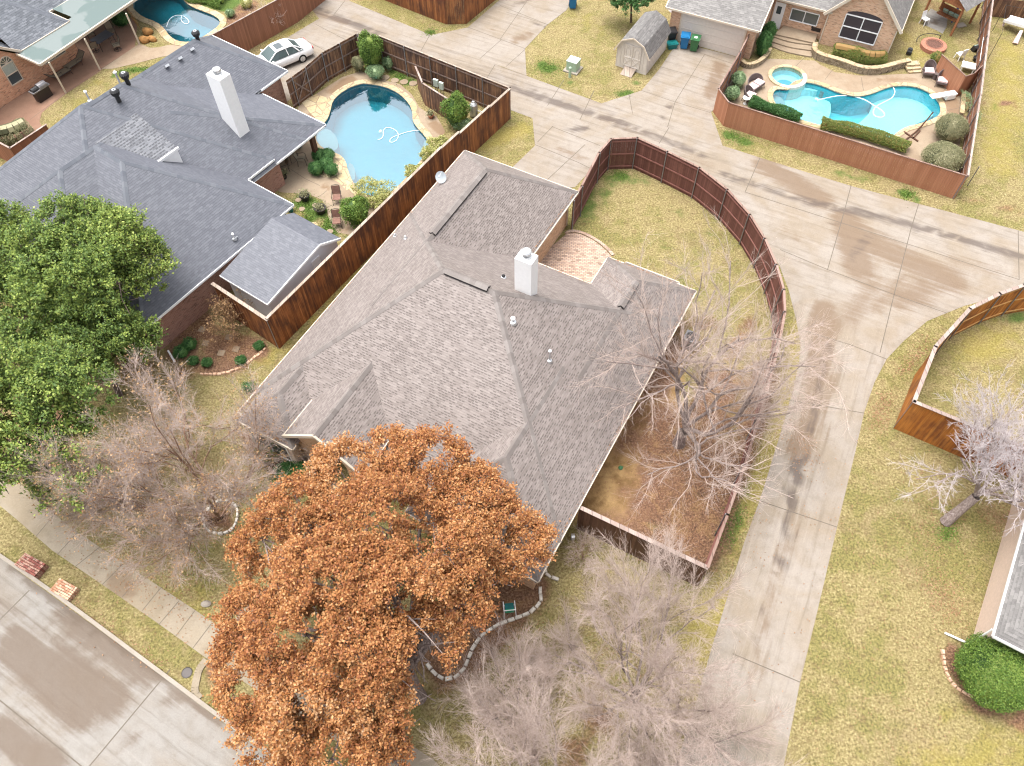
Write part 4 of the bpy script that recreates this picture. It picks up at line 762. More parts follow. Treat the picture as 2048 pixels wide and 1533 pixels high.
# ---- main house
F1 = Frame(math.radians(60.59)); W = F1.w
H1 = thing('brick_house', 'large brick house with warm grey shingle hip roof in the centre of the photo', 'house', W(11.5, -22))
roof = MB(); cap = MB(); gut = MB(); wl = MB(); sf = MB()
mainpl = piece(F1, roof, cap, 13.05, 27.55, -22.3, -5.05, 2.6)
piece(F1, roof, cap, 18.5, 33.9, -22.3, -14.25, 2.6, dz=-.006, gable='a0')
piece(F1, roof, cap, 20.0, 29.85, -10.4, -5.05, 2.6, dz=-.010, gable='a0')
piece(F1, roof, cap, 11.0, 20.0, -11.95, -5.05, 2.6, dz=-.008, gable='a1')
piece(F1, roof, cap, 11.18, 17.0, -22.04, -18.56, 2.6, dz=-.014, gable='a1')
piece(F1, roof, cap, 11.42, 16.5, -19.12, -14.5, 3.15, gable='a0a1')
bay = [F1.w(30.28, -9.43, 2.26), F1.w(30.28, -6.17, 2.26), F1.w(29.85, -6.17, 2.6), F1.w(29.85, -9.43, 2.6)]
roof.face(bay if (bay[1]-bay[0]).cross(bay[2]-bay[1]).z > 0 else bay[::-1], 0, [(0, 0), (3.3, 0), (3.3, .5), (0, .5)])
for (pts, z) in (([(11.6, -22.3), (33.9, -22.3), (33.9, -14.25), (27.55, -14.25), (27.55, -10.4), (29.85, -10.4), (29.85, -9.43)], 2.6), ([(29.85, -9.43), (30.28, -9.43), (30.28, -6.17), (29.85, -6.17)], 2.27), ([(29.85, -6.17), (29.85, -5.05), (11.0, -5.05), (11.0, -11.95), (13.05, -11.95), (13.05, -14.5)], 2.6), ([(11.6, -22.3), (11.6, -22.04), (11.18, -22.04), (11.18, -18.56), (11.45, -18.56)], 2.6), ([(11.42, -19.12), (13.75, -19.12)], 3.15), ([(11.42, -14.5), (14.0, -14.5)], 3.15)): eaves(F1, gut, pts, z)
roof.build('roof', M['shingle_grey'], H1); cap.build('ridge_cap', M['cap_grey'], H1)
# rake boards of the entry gable
rk = MB(); rk.beam(W(11.40, -19.15, 3.08), W(11.40, -16.81, 4.95), .10, .16); rk.beam(W(11.40, -14.47, 3.08), W(11.40, -16.81, 4.95), .10, .16); rk.build('rake_board', M['cream'], H1)
gut.build('gutter', M['cream'], H1)
for k, (a0, a1, b0, b1) in enumerate(((13.05, 27.55, -22.3, -5.05), (18.5, 33.9, -22.3, -14.25), (20, 29.85, -10.4, -5.05), (11.0, 20, -11.95, -5.05), (11.5, 17, -22.04, -18.56))):
    wallbox(F1, wl, a0, a1, b0, b1, 2.52, .40+.004*k); soffit(F1, sf, a0, a1, b0, b1, 2.50-.004*k)
wl.build('wall', M['brick_tan'], H1); sf.build('soffit', M['cream'], H1)
# entry gable wall with arch
ew = MB(); bL, bR, az = -18.75, -14.85, 11.78; pk = lambda b: 3.1+.8*(min(b+19.12, -14.5-b))-.12
def strip(b0_, b1_, z0_): ew.face([W(az, b0_, z0_), W(az, b1_, z0_), W(az, b1_, pk(b1_)), W(az, b0_, pk(b0_))][::-1])
ar = [(-17.9+2.0*i/12) for i in range(13)]; hz = [2.1+.75*math.sin(math.pi*i/12)**.6 if 0 < i < 12 else 2.1 for i in range(13)]
strip(bL, -17.9, 0); strip(-15.9, bR, 0)
for i in range(12):
    b_, c_ = ar[i], ar[i+1]
    if b_ < -16.81 < c_: pass
    ew.face([W(az, b_, hz[i]), W(az, c_, hz[i+1]), W(az, c_, pk(c_)), W(az, b_, pk(b_))][::-1])
for i in range(12): ew.face([W(az, ar[i], hz[i]), W(az, ar[i+1], hz[i+1]), W(az+.45, ar[i+1], hz[i+1]), W(az+.45, ar[i], hz[i])])
for bb_ in (-17.9, -15.9): ew.face([W(az, bb_, 0), W(az, bb_, 2.1), W(az+.45, bb_, 2.1), W(az+.45, bb_, 0)])
ew.face([W(az, bL, 0), W(az, bL, pk(bL)), W(az+2.2, bL, pk(bL)), W(az+2.2, bL, 0)]); ew.face([W(az, bR, 0), W(az, bR, pk(bR)), W(az+2.2, bR, pk(bR)), W(az+2.2, bR, 0)])
ew.face([W(13.6, bL, 0), W(13.6, bR, 0), W(13.6, bR, 3.0), W(13.6, bL, 3.0)]); ew.build('entry_arch', M['brick_tan'], H1)
dr = MB(); dr.box(W(13.55, -16.9, 1.05), (.06, 1.0, 2.1), rz=F1.yaw); d_ = dr.build('front_door', M['darkwood'], H1); hd = MB(); hd.lathe(W(13.49, -16.5, 1.0), [(.0, -.03), (.03, 0), (0, .03)], 8); hd.build('door_handle', M['steel'], d_)
def window(F, a, b0, b1, z0, z1, axis='a', parent=None, muntin=1, glass='glass', frame='white', out=-1, transom=True):
    """a wall window; axis 'a': it faces along -A (out=-1) or +A at coordinate a, spanning b0..b1"""
    fw = .07; P = (lambda u, z, d=0: F.w(a+out*d, u, z)) if axis == 'a' else (lambda u, z, d=0: F.w(u, a+out*d, z))
    f = MB(); g = MB()
    def bar(u0, z0_, u1, z1_): f.beam(P(u0, z0_, .03), P(u1, z1_, .03), fw*.8, fw)
    bar(b0, z0, b1, z0); bar(b0, z1, b1, z1)
    for u in np.linspace(b0, b1, muntin+2): f.beam(P(u, z0, .03), P(u, z1, .03), fw*.8, fw)
    if transom: bar(b0, (z0+z1)/2, b1, (z0+z1)/2)
    o = MB().box((0, 0, -5), (.01, .01, .01)) if False else None
    wn_ = f.build('window', M[frame], parent); g.face([P(b0, z0, .012), P(b1, z0, .012), P(b1, z1, .012), P(b0, z1, .012)]); g.build('pane', M[glass], wn_); return wn_
bw = MB(); bw.box(W(11.50, -20.3, 1.25), (.5, 3.0, 2.5), rz=F1.yaw); bw.build('bay_wall', M['stucco'], H1)
window(F1, 11.25, -21.5, -19.1, .7, 2.25, 'a', H1, 1, 'glass', 'white', transom=False)
window(F1, 11.41, -10.6, -6.6, .8, 2.2, 'a', H1, 2); window(F1, -5.46, 14, 15.6, .9, 2.1, 'b', H1, 1, out=1); window(F1, -5.46, 20, 21.6, .9, 2.1, 'b', H1, 1, out=1)
window(F1, 27.15, -13.6, -11.6, .3, 2.2, 'a', H1, 1, out=1)
# garage door at the back
gd = MB(); gd.box(W(33.51, -18.3, 1.1), (.05, 4.9, 2.15), rz=F1.yaw)
for z in (.55, 1.1, 1.65): gd.box(W(33.55, -18.3, z), (.02, 4.9, .02), rz=F1.yaw)
gd.build('garage_door', M['beige'], H1)
# chimney
ch = MB(); c_ = [W(21.6, -11.95), W(22.28, -11.95), W(22.28, -11.08), W(21.6, -11.08)]; ch.prism(c_, 6.3, 9.5)
cho = ch.build('chimney', M['white'], H1); cc = MB(); c0 = W(21.95, -11.52, 9.5); cc.lathe(c0, [(.24, 0), (.24, .12), (.16, .14), (.16, .24), (.25, .26), (.25, .34), (.20, .40), (0, .42)], 20); cc.build('chimney_cap', M['steel'], cho)
fl = MB(); fl.prism([W(21.2, -11.52), W(21.6, -11.95), W(21.6, -11.08)], 7.0, 7.1); fl.build('cricket', M['shingle_grey'], cho)
rearp = lambda a, b: 2.6+.8*(27.55-a); rightp = lambda a, b: 2.6+.8*(-5.05-b); leftp = lambda a, b: 2.6+.8*(b+22.3)
pipe('', on_roof(1026, 645, rightp, F1), .25, .06, parent=H1); pipe('', on_roof(1099, 722, rightp, F1), .75, .045, parent=H1)
pipe('', on_roof(1007, 556, rearp, F1), .12, .05, M['black'], M['black'], parent=H1)
for q in ((811, 478), (790, 473)): pipe('', on_roof(*q, leftp, F1), .12, .04, M['black'], M['steel'], parent=H1)
# ridge vents (raised dark sided strips)
def ridgevent(p, q):
    mb = MB(); x = (q-p).normalized(); s = Vector((-x.y, x.x, 0)).normalized()
    for sg in (1, -1):
        e = s*sg*.19; up = Vector((0, 0, .13)); lo = Vector((0, 0, -.09)); V = [p+up, q+up, q+e+lo+up*.75, p+e+lo+up*.75]; L = (q-p).length
        if (V[1]-V[0]).cross(V[2]-V[1]).z < 0: V.reverse()
        mb.face(V, 0, [(0, .3), (L, .3), (L, 0), (0, 0)]); W_ = [p+e+lo+up*.75, q+e+lo+up*.75, q+e+lo, p+e+lo]; mb.face(W_, 1)
    for k in (p, q): mb.face([k+s*.19+Vector((0, 0, -.09)), k+Vector((0, 0, .13)), k-s*.19+Vector((0, 0, -.09))], 1)
    mb.build('ridge_vent', [M['cap_grey'], M['black']], H1)
ridgevent(W(20.3, -14.9, 8.42), W(20.3, -12.6, 8.42)); ridgevent(W(24.1, -18.28, 5.82), W(29.6, -18.28, 5.82)); ridgevent(W(25.1, -7.72, 4.74), W(27.0, -7.72, 4.74))
ds = MB(); ds.tube([W(33.3, -14.62, 2.4), W(33.3, -14.62, .1)], .05, 6); ds.build('downspout', M['cream'], H1)
# satellite dish on the left eave
def dish(P, look, r, label, mast=.5, pm=None):
    t = thing('satellite_dish', label, 'satellite dish', P); z = look.normalized(); x = z.cross(Vector((0, 0, 1))).normalized(); y = z.cross(x); c = P+Vector((0, 0, mast))
    mb = MB(); rings = []
    for i in range(5):
        rr = r*i/4; d = .22*r*(i/4)**2; rings.append([c+z*d+(x*math.cos(k*math.pi/12)+y*math.sin(k*math.pi/12)*1.0)*rr for k in range(24)])
    for A_, B_ in zip(rings[:-1], rings[1:]):
        for k in range(24): mb.face([A_[k], A_[(k+1) % 24], B_[(k+1) % 24], B_[k]])
    mb.build('reflector', M['utility_top'] if pm is None else pm, t, smooth=True)
    m2 = MB(); m2.tube([P-Vector((0, 0, .1)), c-z*.03], .025, 6); m2.build('mast', M['steel'], t); m3 = MB(); tip = c+z*r*1.0-y*r*.2; m3.tube([c-y*r*.95, c-y*r*.9+z*.1, tip], .012, 5); m3.box(tip, (.1, .07, .07)); m3.build('feed_arm', M['steel'], t); return t
dpos = on_roof(884, 366, lambda a, b: 2.6+.8*(b+22.3), F1); dish(dpos, Vector((-.35, -.8, .55)), .36, 'pale satellite dish mounted on the left eave of the grey roof', .45, M['dishgrey'])
# ---- left house (slate)
F2 = Frame(math.radians(54.48)); W = F2.w
H2 = thing('brick_house', 'red-brown brick house with slate blue hip roofs and tall white chimney on the left', 'house', W(12, -45))
roof = MB(); cap = MB(); gut = MB(); wl = MB(); sf = MB()
piece(F2, roof, cap, 10.45, 23.9, -48.65, -35.3, 2.6)
piece(F2, roof, cap, 9.95, 21.55, -39.5, -31.4, 2.6, gable='b0', dz=.004)
piece(F2, roof, cap, 7.65, 21.5, -45.25, -33.75, 2.6, dz=-.008)
piece(F2, roof, cap, 17.2, 26.7, -48.8, -35.2, 2.3, gable='a0')
piece(F2, roof, cap, 21.0, 28.5, -44.0, -35.2, 2.3, gable='a0b0', sl={'a1': .5}, dz=-.004)
piece(F2, roof, cap, 20.0, 31.1, -48.65, -41.05, 2.6, gable='a0', dz=-.006)
dm = [W(16.2, -40.5, 6.72), W(19.3, -40.5, 6.72), W(19.3, -37.6, 5.55), W(16.2, -37.6, 5.55)]
if (dm[1]-dm[0]).cross(dm[2]-dm[1]).z < 0: dm.reverse(); duv = [(16.2, 0), (19.3, 0), (19.3, 3.1), (16.2, 3.1)]
else: duv = [(16.2, 3.1), (19.3, 3.1), (19.3, 0), (16.2, 0)]
rd = MB(); rd.face(dm, 0, duv)
roof.build('roof', M['shingle_slate'], H2); cap.build('ridge_cap', M['cap_slate'], H2)
dmo = rd.build('dormer', M['shingle_patch'], H2); dw = MB(); dw.face([W(16.9, -37.63, 4.3), W(19.27, -37.63, 4.3), W(19.27, -37.63, 5.53), W(16.9, -37.63, 5.53)]); dw.face([W(19.27, -37.63, 4.3), W(19.27, -40.5, 6.0), W(19.27, -40.5, 6.66), W(19.27, -37.63, 5.53)])
dw.beam(W(16.7, -37.56, 5.50), W(19.36, -37.56, 5.50), .1, .16); dw.build('dormer_wall', M['white'], dmo)
for pts, z in (([(9.95, -33.75), (9.95, -31.4), (21.55, -31.4), (21.55, -35.3), (23.9, -35.3)], 2.6), ([(23.9, -35.3), (23.9, -35.2), (28.5, -35.2), (28.5, -41.05)], 2.3), ([(28.5, -41.05), (31.1, -41.05), (31.1, -48.65)], 2.6), ([(9.95, -33.75), (7.65, -33.75), (7.65, -45.25), (10.45, -45.25)], 2.6)): eaves(F2, gut, pts, z, .10, .13)
gut.build('gutter', M['white'], H2)
for k, (a0, a1, b0, b1) in enumerate(((10.45, 23.9, -48.65, -35.3), (9.95, 21.55, -40, -31.4), (7.65, 20, -45.25, -33.75), (17.2, 24.8, -48.8, -35.2), (20, 31.1, -48.65, -41.05))): wallbox(F2, wl, a0, a1, b0, b1, 2.3 if k == 3 else 2.5, .42+.004*k); soffit(F2, sf, a0, a1, b0, b1, 2.47-.004*k-(.3 if k == 3 else 0))
soffit(F2, sf, 24.9, 28.45, -41.0, -35.25, 2.14)
wl.build('wall', M['brick_red'], H2); sf.build('soffit', M['white'], H2)
ch = MB(); ch.prism([W(23.22, -38.3), W(24.05, -38.3), W(24.05, -37.12), W(23.22, -37.12)], 3.4, 7.9); cho = ch.build('chimney', M['white'], H2); cc = MB(); cc.lathe(W(23.64, -37.7, 7.9), [(.25, 0), (.25, .1), (.17, .12), (.17, .2), (.26, .22), (.24, .34), (0, .38)], 20); cc.build('chimney_cap', M['steel'], cho)
rp2 = lambda a, b: 2.6+.8*(-35.25-b); rp3 = lambda a, b: 2.3+.8*(-35.2-b); rp4 = lambda a, b: 2.6+.8*(-41.05-b); rp1 = lambda a, b: 2.6+.8*(-31.4-b)
turbine(on_roof(236, 198, rp2, F2), 0, H2); turbine(W(20.35, -41.95, 7.62), 1, H2); turbine(W(27.6, -44.9, 5.45), 2, H2)
pipe('', W(20.2, -42.6, 7.2), .85, .06, parent=H2); pipe('', W(18.4, -43.4, 6.9), .6, .05, parent=H2)
for q in ((384, 102), (360, 120), (334, 135)):
    P = on_roof(*q, rp4, F2); mb = MB(); R_ = Matrix.Rotation(F2.yaw, 3, 'Z') @ Matrix.Rotation(math.atan(.8), 3, 'X') if False else Matrix.Rotation(F2.yaw, 3, 'Z') @ Matrix.Rotation(-math.atan(.8), 3, 'X')
    mb.box(P+Vector((0, 0, .08)), (.30, .30, .14), M=R_); mb.build('box_vent', M['steel'], H2)
P = on_roof(469, 478, rp1, F2); mb = MB(); mb.box(P+Vector((0, 0, .03)), (.35, .3, .04), M=Matrix.Rotation(F2.yaw, 3, 'Z') @ Matrix.Rotation(-math.atan(.8), 3, 'X')); mb.build('vent_flashing', M['steel'], H2); pipe('', P, .35, .045, M['steel'], M['white'], parent=H2)
pl_ = MB(); pf = G(636, 322); pl_.box((pf.x, pf.y, 1.08), (.30, .30, 2.16), rz=F2.yaw); pl_.build('pillar', M['darkwood'], H2)
pd = MB(); pd.face([W(22.0, -35.70, .1), W(23.2, -35.70, .1), W(23.2, -35.70, 2.1), W(22.0, -35.70, 2.1)]); pd.beam(W(21.95, -35.68, 0), W(21.95, -35.68, 2.15), .06, .06); pd.beam(W(23.25, -35.68, 0), W(23.25, -35.68, 2.15), .06, .06); pd.beam(W(21.95, -35.68, 2.15), W(23.25, -35.68, 2.15), .06, .06); pd.build('patio_door', M['white'], H2)
# white saltbox shed against the slate house
S = thing('garden_shed', 'white-sided shed with slate saltbox roof squeezed between slate house and side fence', 'shed', W(15.3, -31))
a0, ar_, a1, b0, b1 = 15.12, 19.6, 21.15, -31.05, -27.3; zf, zr_, zb = 2.42, 3.25, 2.45
mb = MB()
for V, L in (([W(a0, b0, zf), W(a0, b1, zf), W(ar_, b1, zr_), W(ar_, b0, zr_)], ar_-a0), ([W(a1, b1, zb), W(a1, b0, zb), W(ar_, b0, zr_), W(ar_, b1, zr_)], a1-ar_)):
    uv = [(0, 0), (b1-b0, 0), (b1-b0, L), (0, L)]
    if (V[1]-V[0]).cross(V[2]-V[1]).z < 0: V.reverse(); uv.reverse()
    mb.face(V, 0, uv)
mb.build('roof', M['shingle_slate'], S)
mb = MB(); mb.beam(W(a0, b1+.02, zf-.06), W(ar_, b1+.02, zr_-.06), .06, .14); mb.beam(W(ar_, b1+.02, zr_-.06), W(a1, b1+.02, zb-.06), .06, .14); mb.beam(W(a0, b0, zf-.07), W(a0, b1, zf-.07), .06, .12); mb.build('rake_board', M['white'], S)
mb = MB(); A0, A1, B0, B1 = a0+.25, a1-.12, b0+.2, b1-.25; sl_ = lambda a: (zf+(zr_-zf)*(a-a0)/(ar_-a0)) if a < ar_ else (zr_+(zb-zr_)*(a-ar_)/(a1-ar_))
for bb_ in (B0, B1): mb.face([W(A0, bb_, 0), W(A1, bb_, 0), W(A1, bb_, sl_(A1)-.03), W(ar_, bb_, zr_-.03), W(A0, bb_, sl_(A0)-.03)])
for aa in (A0, A1): mb.face([W(aa, B0, 0), W(aa, B1, 0), W(aa, B1, sl_(aa)-.03), W(aa, B0, sl_(aa)-.03)])
mb.build('wall', M['whitewall'], S)
mb = MB(); mb.beam(W(18.9, B1+.02, 1.75), W(19.5, B1+.02, 1.75), .04, .05); mb.beam(W(18.9, B1+.02, 2.25), W(19.5, B1+.02, 2.25), .04, .05); mb.beam(W(18.9, B1+.02, 1.75), W(18.9, B1+.02, 2.25), .05, .04); mb.beam(W(19.5, B1+.02, 1.75), W(19.5, B1+.02, 2.25), .05, .04); mb.face([W(18.9, B1+.03, 1.75), W(19.5, B1+.03, 1.75), W(19.5, B1+.03, 2.25), W(18.9, B1+.03, 2.25)]); mb.build('window', M['white'], S)

# ---- top-left house
F3 = Frame(math.radians(57.1)); W = F3.w
H3 = thing('brick_house', 'orange brick house with blue-grey shingles and arched window in the top left corner', 'house', G(31, 210))
ac, bc = F3.ab(G(138, 42, 2.8)); ae, be = F3.ab(G(38, 102, 2.8)); an, bn = F3.ab(G(97, 23, 2.8)); _, bwall = F3.ab(G(30, 211))
roof = MB(); cap = MB(); wl = MB(); gut = MB()
piece(F3, roof, cap, ae-.3, ac, bc-16, bc, 2.8, gable='a0b0'); piece(F3, roof, cap, ac-9, ac+14, bn-16, bn, 2.8, gable='b0', dz=-.006)
piece(F3, roof, cap, ae-10.5, ae+.02, bc-14, bc+.02, 2.8, gable='b1b0', dz=-.003)
roof.build('roof', M['shingle_blue'], H3); cap.build('ridge_cap', M['cap_slate'], H3)
eaves(F3, gut, [(ae, bc), (ac, bc), (ac, bn), (ac+14, bn)], 2.8, .14, .14); gut.beam(W(ae+.05, bc+.05, 2.76), W(ae-5.2, bc+.05, 6.95), .12, .16); gut.build('gutter', M['cream'], H3)
bw_ = min(bwall, bc-.25); wl.prism([W(ae-10.2, bw_), W(ac-.3, bw_), W(ac-.3, bw_-12), W(ae-10.2, bw_-12)], 0, 2.7, cap=False)
wl.face([W(ae-10.2, bw_+.003, 2.69), W(ae-.3, bw_+.003, 2.69), W(ae-5.2, bw_+.003, 6.7)]); wl.build('wall', M['brick_orange'], H3)
def uw(px, py, F, b):      # photo ray meets the wall plane b = const
    z = 0
    for z in np.arange(-1, 6, .01):
        P = G(px, py, z)
        if F.ab(P)[1] >= b: return F.ab(P)[0], z
    return F.ab(P)[0], z
a_l, z_l = uw(24, 172, F3, bw_); a_r, z_r = uw(46, 158, F3, bw_); _, z_t = uw(28, 122, F3, bw_)
a_l, a_r = min(a_l, a_r), max(a_l, a_r); z_l = max(.5, (z_l+z_r)/2)
wo = window(F3, bw_, a_l, a_r, z_l, z_l+1.5, 'b', H3, 0, 'glass', 'cream', out=1)
mb = MB(); zc_, ra_ = z_l+1.53, (a_r-a_l)/2; am = (a_l+a_r)/2; pts = [W(am+ra_*math.cos(t_), bw_+.012, zc_+ra_*math.sin(t_)) for t_ in np.linspace(0, math.pi, 13)]; mb.face(pts); mb.build('pane', M['glass'], wo)
mb = MB(); mb.tube([W(am+ra_*math.cos(t_), bw_+.03, zc_+ra_*math.sin(t_)) for t_ in np.linspace(0, math.pi, 13)], .04, 5)
for t_ in (.5, 1.0, 1.57, 2.1, 2.6): mb.tube([W(am, bw_+.03, zc_), W(am+ra_*math.cos(t_), bw_+.03, zc_+ra_*math.sin(t_))], .02, 5)
mb.build('arch_frame', M['cream'], wo); mb = MB(); mb.face([W(a_l+.06, bw_+.02, z_l+.78), W(a_r-.06, bw_+.02, z_l+.78), W(a_r-.06, bw_+.02, z_l+1.45), W(a_l+.06, bw_+.02, z_l+1.45)]); mb.build('blind', M['blind'], wo)
a1_, _z = uw(96, 138, F3, bw_); a2_, _z = uw(135, 112, F3, bw_); window(F3, bw_, a1_, a2_, .9, 2.2, 'b', H3, 1, 'glass', 'cream', out=1, transom=False)
# patio cover with posts
T = thing('patio_cover', 'pale green-grey sheet patio cover on slim cream posts at the top left', 'patio cover', G(132, 187))
e0 = G(80, 130, 2.62); e1_ = G(284, -10, 2.62); xd = (e1_-e0).normalized(); e1_ = e0+xd*((e1_-e0).length+3); yd = Vector((-xd.y, xd.x, 0)); hs = G(33, 106, 2.8); hs2 = G(100, 20, 2.8); hs2.z = 0; wd_ = abs((Vector((hs.x, hs.y, 0))-Vector((e0.x, e0.y, 0))).dot(yd))
mb = MB(); V = [e0, e1_, e1_+yd*(wd_+3.2)+Vector((0, 0, .42)), e0+xd*4.2+yd*(wd_+3.2)+Vector((0, 0, .42)), e0+xd*4.2+yd*wd_+Vector((0, 0, .18)), e0+yd*wd_+Vector((0, 0, .18))]
V = [e0, e1_, e1_+yd*wd_+Vector((0, 0, .12)), e0+yd*wd_+Vector((0, 0, .12))]; mb.face(V); 
k5 = max(0.2, (hs2-Vector((e0.x, e0.y, 0))).dot(xd)+.15); V2 = [e0+yd*wd_+xd*k5+Vector((0, 0, .121)), e1_+yd*wd_+Vector((0, 0, .121)), e1_+yd*(wd_+2.6)+Vector((0, 0, .2)), e0+yd*(wd_+2.6)+xd*k5+Vector((0, 0, .2))]; mb.face(V2)
mb.build('sheet', M['cover'], T); mb = MB(); mb.beam(e0+Vector((0, 0, -.02)), e1_+Vector((0, 0, -.02)), .12, .18); mb.beam(e0+Vector((0, 0, -.02)), e0+yd*wd_+Vector((0, 0, .1)), .10, .16); mb.build('fascia', M['cream'], T)
for q in ((132, 187), (200, 140), (279, 89)):
    P = G(*q); mb = MB(); mb.box((P.x, P.y, 1.27), (.10, .10, 2.54), rz=F3.yaw); mb.build('post', M['cream'], T)

# ---- top-right house
F4 = Frame(math.radians(62.5)); W = F4.w
H4 = thing('brick_house', 'pink brick house at the top right with beige garage door and dark-screened gable window', 'house', G(1480, 116))
roof = MB(); cap = MB(); wl = MB(); gut = MB()
piece(F4, roof, cap, 55.5, 68, -15.35, -8.18, 2.6, gable='b0b1a1', s=.55)
pa, pb = F4.ab(G(1646, 20, 2.6)); piece(F4, roof, cap, pa, pa+12, -8.3, -3.9, 2.6, gable='b0b1a1', s=.5)
ga_, gb0 = F4.ab(G(1650, 27, 2.6)); ga2, gb1 = F4.ab(G(1803, 64, 2.6)); ga_ = (ga_+ga2)/2
P = None; zz = 2.0
while zz < 9:
    P = G(1696, 0, zz); 
    if F4.ab(P)[0] < ga_: break
    zz += .01
gs = (zz-2.6)/(F4.ab(P)[1]-gb0); gs = min(max(gs, .8), 1.5)
piece(F4, roof, cap, ga_, ga_+14, gb0, gb1, 2.6, gable='a0a1', s=gs)
roof.build('roof', M['shingle_pale'], H4); cap.build('ridge_cap', M['cap_grey'], H4)
gut.beam(W(55.5, -15.35, 2.53), W(55.5, -8.18, 2.53), .12, .14); gut.beam(W(55.5, -8.15, 2.53), W(64, -8.15, 2.53+0), .12, .14) if False else None
gut.beam(W(55.5, -8.12, 2.53), W(61.5, -8.12, 2.53+.55*6), .08, .16); gut.beam(W(55.5, -15.38, 2.53), W(61.5, -15.38, 2.53+.55*6), .08, .16); gut.beam(W(pa, -8.2, 2.53), W(pa, -4.0, 2.53), .1, .14)
gm = (gb0+gb1)/2; gut.beam(W(ga_-.03, gb0-.05, 2.5), W(ga_-.03, gm, 2.55+gs*(gm-gb0)), .1, .2); gut.beam(W(ga_-.03, gb1+.05, 2.5), W(ga_-.03, gm, 2.55+gs*(gm-gb0)), .1, .2); gut.beam(W(ga_, gb1, 2.5), W(ga_+10, gb1, 2.5), .1, .14); gut.build('gutter', M['cream'], H4)
wl.prism([W(55.9, -15.0), W(66, -15.0), W(66, -8.45), W(55.9, -8.45)], 0, 2.5, cap=False); wl.prism([W(pa+.5, -8.4), W(66, -8.4), W(66, gb0+.3), W(pa+.5, gb0+.3)], 0, 2.5, cap=False)
wl.prism([W(ga_+.35, gb0+.3), W(70, gb0+.3), W(70, gb1-.35), W(ga_+.35, gb1-.35)], 0, 2.55, cap=False); wl.face([W(ga_+.347, gb0+.3, 2.54), W(ga_+.347, gb1-.35, 2.54), W(ga_+.347, gm, 2.5+gs*(gm-gb0))])
wl.build('wall', M['brick_pink'], H4)
db0 = F4.ab(G(1352, 88))[1]; db1 = F4.ab(G(1476, 117))[1]
mb = MB(); mb.box(W(55.87, (db0+db1)/2, 1.12), (.06, db1-db0, 2.24), rz=F4.yaw)
for z in (.56, 1.12, 1.68): mb.box(W(55.83, (db0+db1)/2, z), (.03, db1-db0, .015), rz=F4.yaw)
mb.build('garage_door', M['beige'], H4)
for b_ in (db0-.06, db1+.06): mb = MB(); mb.box(W(55.86, b_, 1.15), (.08, .12, 2.3), rz=F4.yaw); mb.build('door_trim', M['cream'], H4)
gw0 = gm-1.3; gw1 = gm+1.3
wn = window(F4, ga_+.34, gw0, gw1, .95, 2.75, 'a', H4, 1, 'screen', 'white'); mb = MB(); pts = [W(ga_+.325, gw0, 2.80)]+[W(ga_+.325, gm-1.3*math.cos(t_), 2.80+.35*math.sin(t_)) for t_ in np.linspace(0, math.pi, 13)][1:-1]+[W(ga_+.325, gw1, 2.80)]; mb.face(pts); mb.build('pane', M['screen'], wn)
window(F4, pa+.49, -7.0, -4.9, 1.0, 1.9, 'a', H4, 1, 'glass', 'white', transom=False)
window(F4, -8.44, 57.5, 58.5, 1.0, 2.0, 'b', H4, 0, 'glass', 'white', out=1)
mb = MB(); mb.face([W(pa+.47, -8.3, 0), W(pa+.47, -7.5, 0), W(pa+.47, -7.5, 2.1), W(pa+.47, -8.3, 2.1)]); d_ = mb.build('door', M['white'], H4); mb = MB(); mb.face([W(pa+.46, -8.1, 1.2), W(pa+.46, -7.75, 1.2), W(pa+.46, -7.75, 1.8), W(pa+.46, -8.1, 1.8)]); mb.build('pane', M['glass'], d_)
mb = MB(); mb.tube([W(ga_+.3, gb1-.3, 2.45), W(ga_+.3, gb1-.3, .1)], .045, 6); mb.build('downspout', M['cream'], H4); mb = MB(); mb.tube([W(ga_+.3, gb0+.25, 2.45), W(ga_+.3, gb0+.25, .1)], .045, 6); mb.build('downspout', M['cream'], H4)
# raised patio and three curved steps
t = thing('patio_steps', 'three shallow curved concrete steps up to the recessed patio', 'steps', G(1580, 100))
up0 = Gs([(1561, 66), (1546, 78), (1625, 96), (1640, 60), (1650, 42), (1600, 20), (1580, 30)]); mb = MB(); mb.prism(up0, 0, .42); mb.build('landing', M['deck'], t)
for k, (q, z) in enumerate((([(1544, 80), (1580, 92), (1626, 97), (1632, 80), (1552, 70)], .30), ([(1541, 87), (1575, 99), (1624, 106), (1632, 85), (1552, 75)], .20), ([(1538, 93), (1572, 107), (1622, 116), (1632, 90), (1550, 80)], .10))):
    l = smooth_line(Gs(q[:3]), 2)+Gs(q[3:]); mb = MB(); mb.prism(l, 0, z); mb.build('step', M['deck'], t)

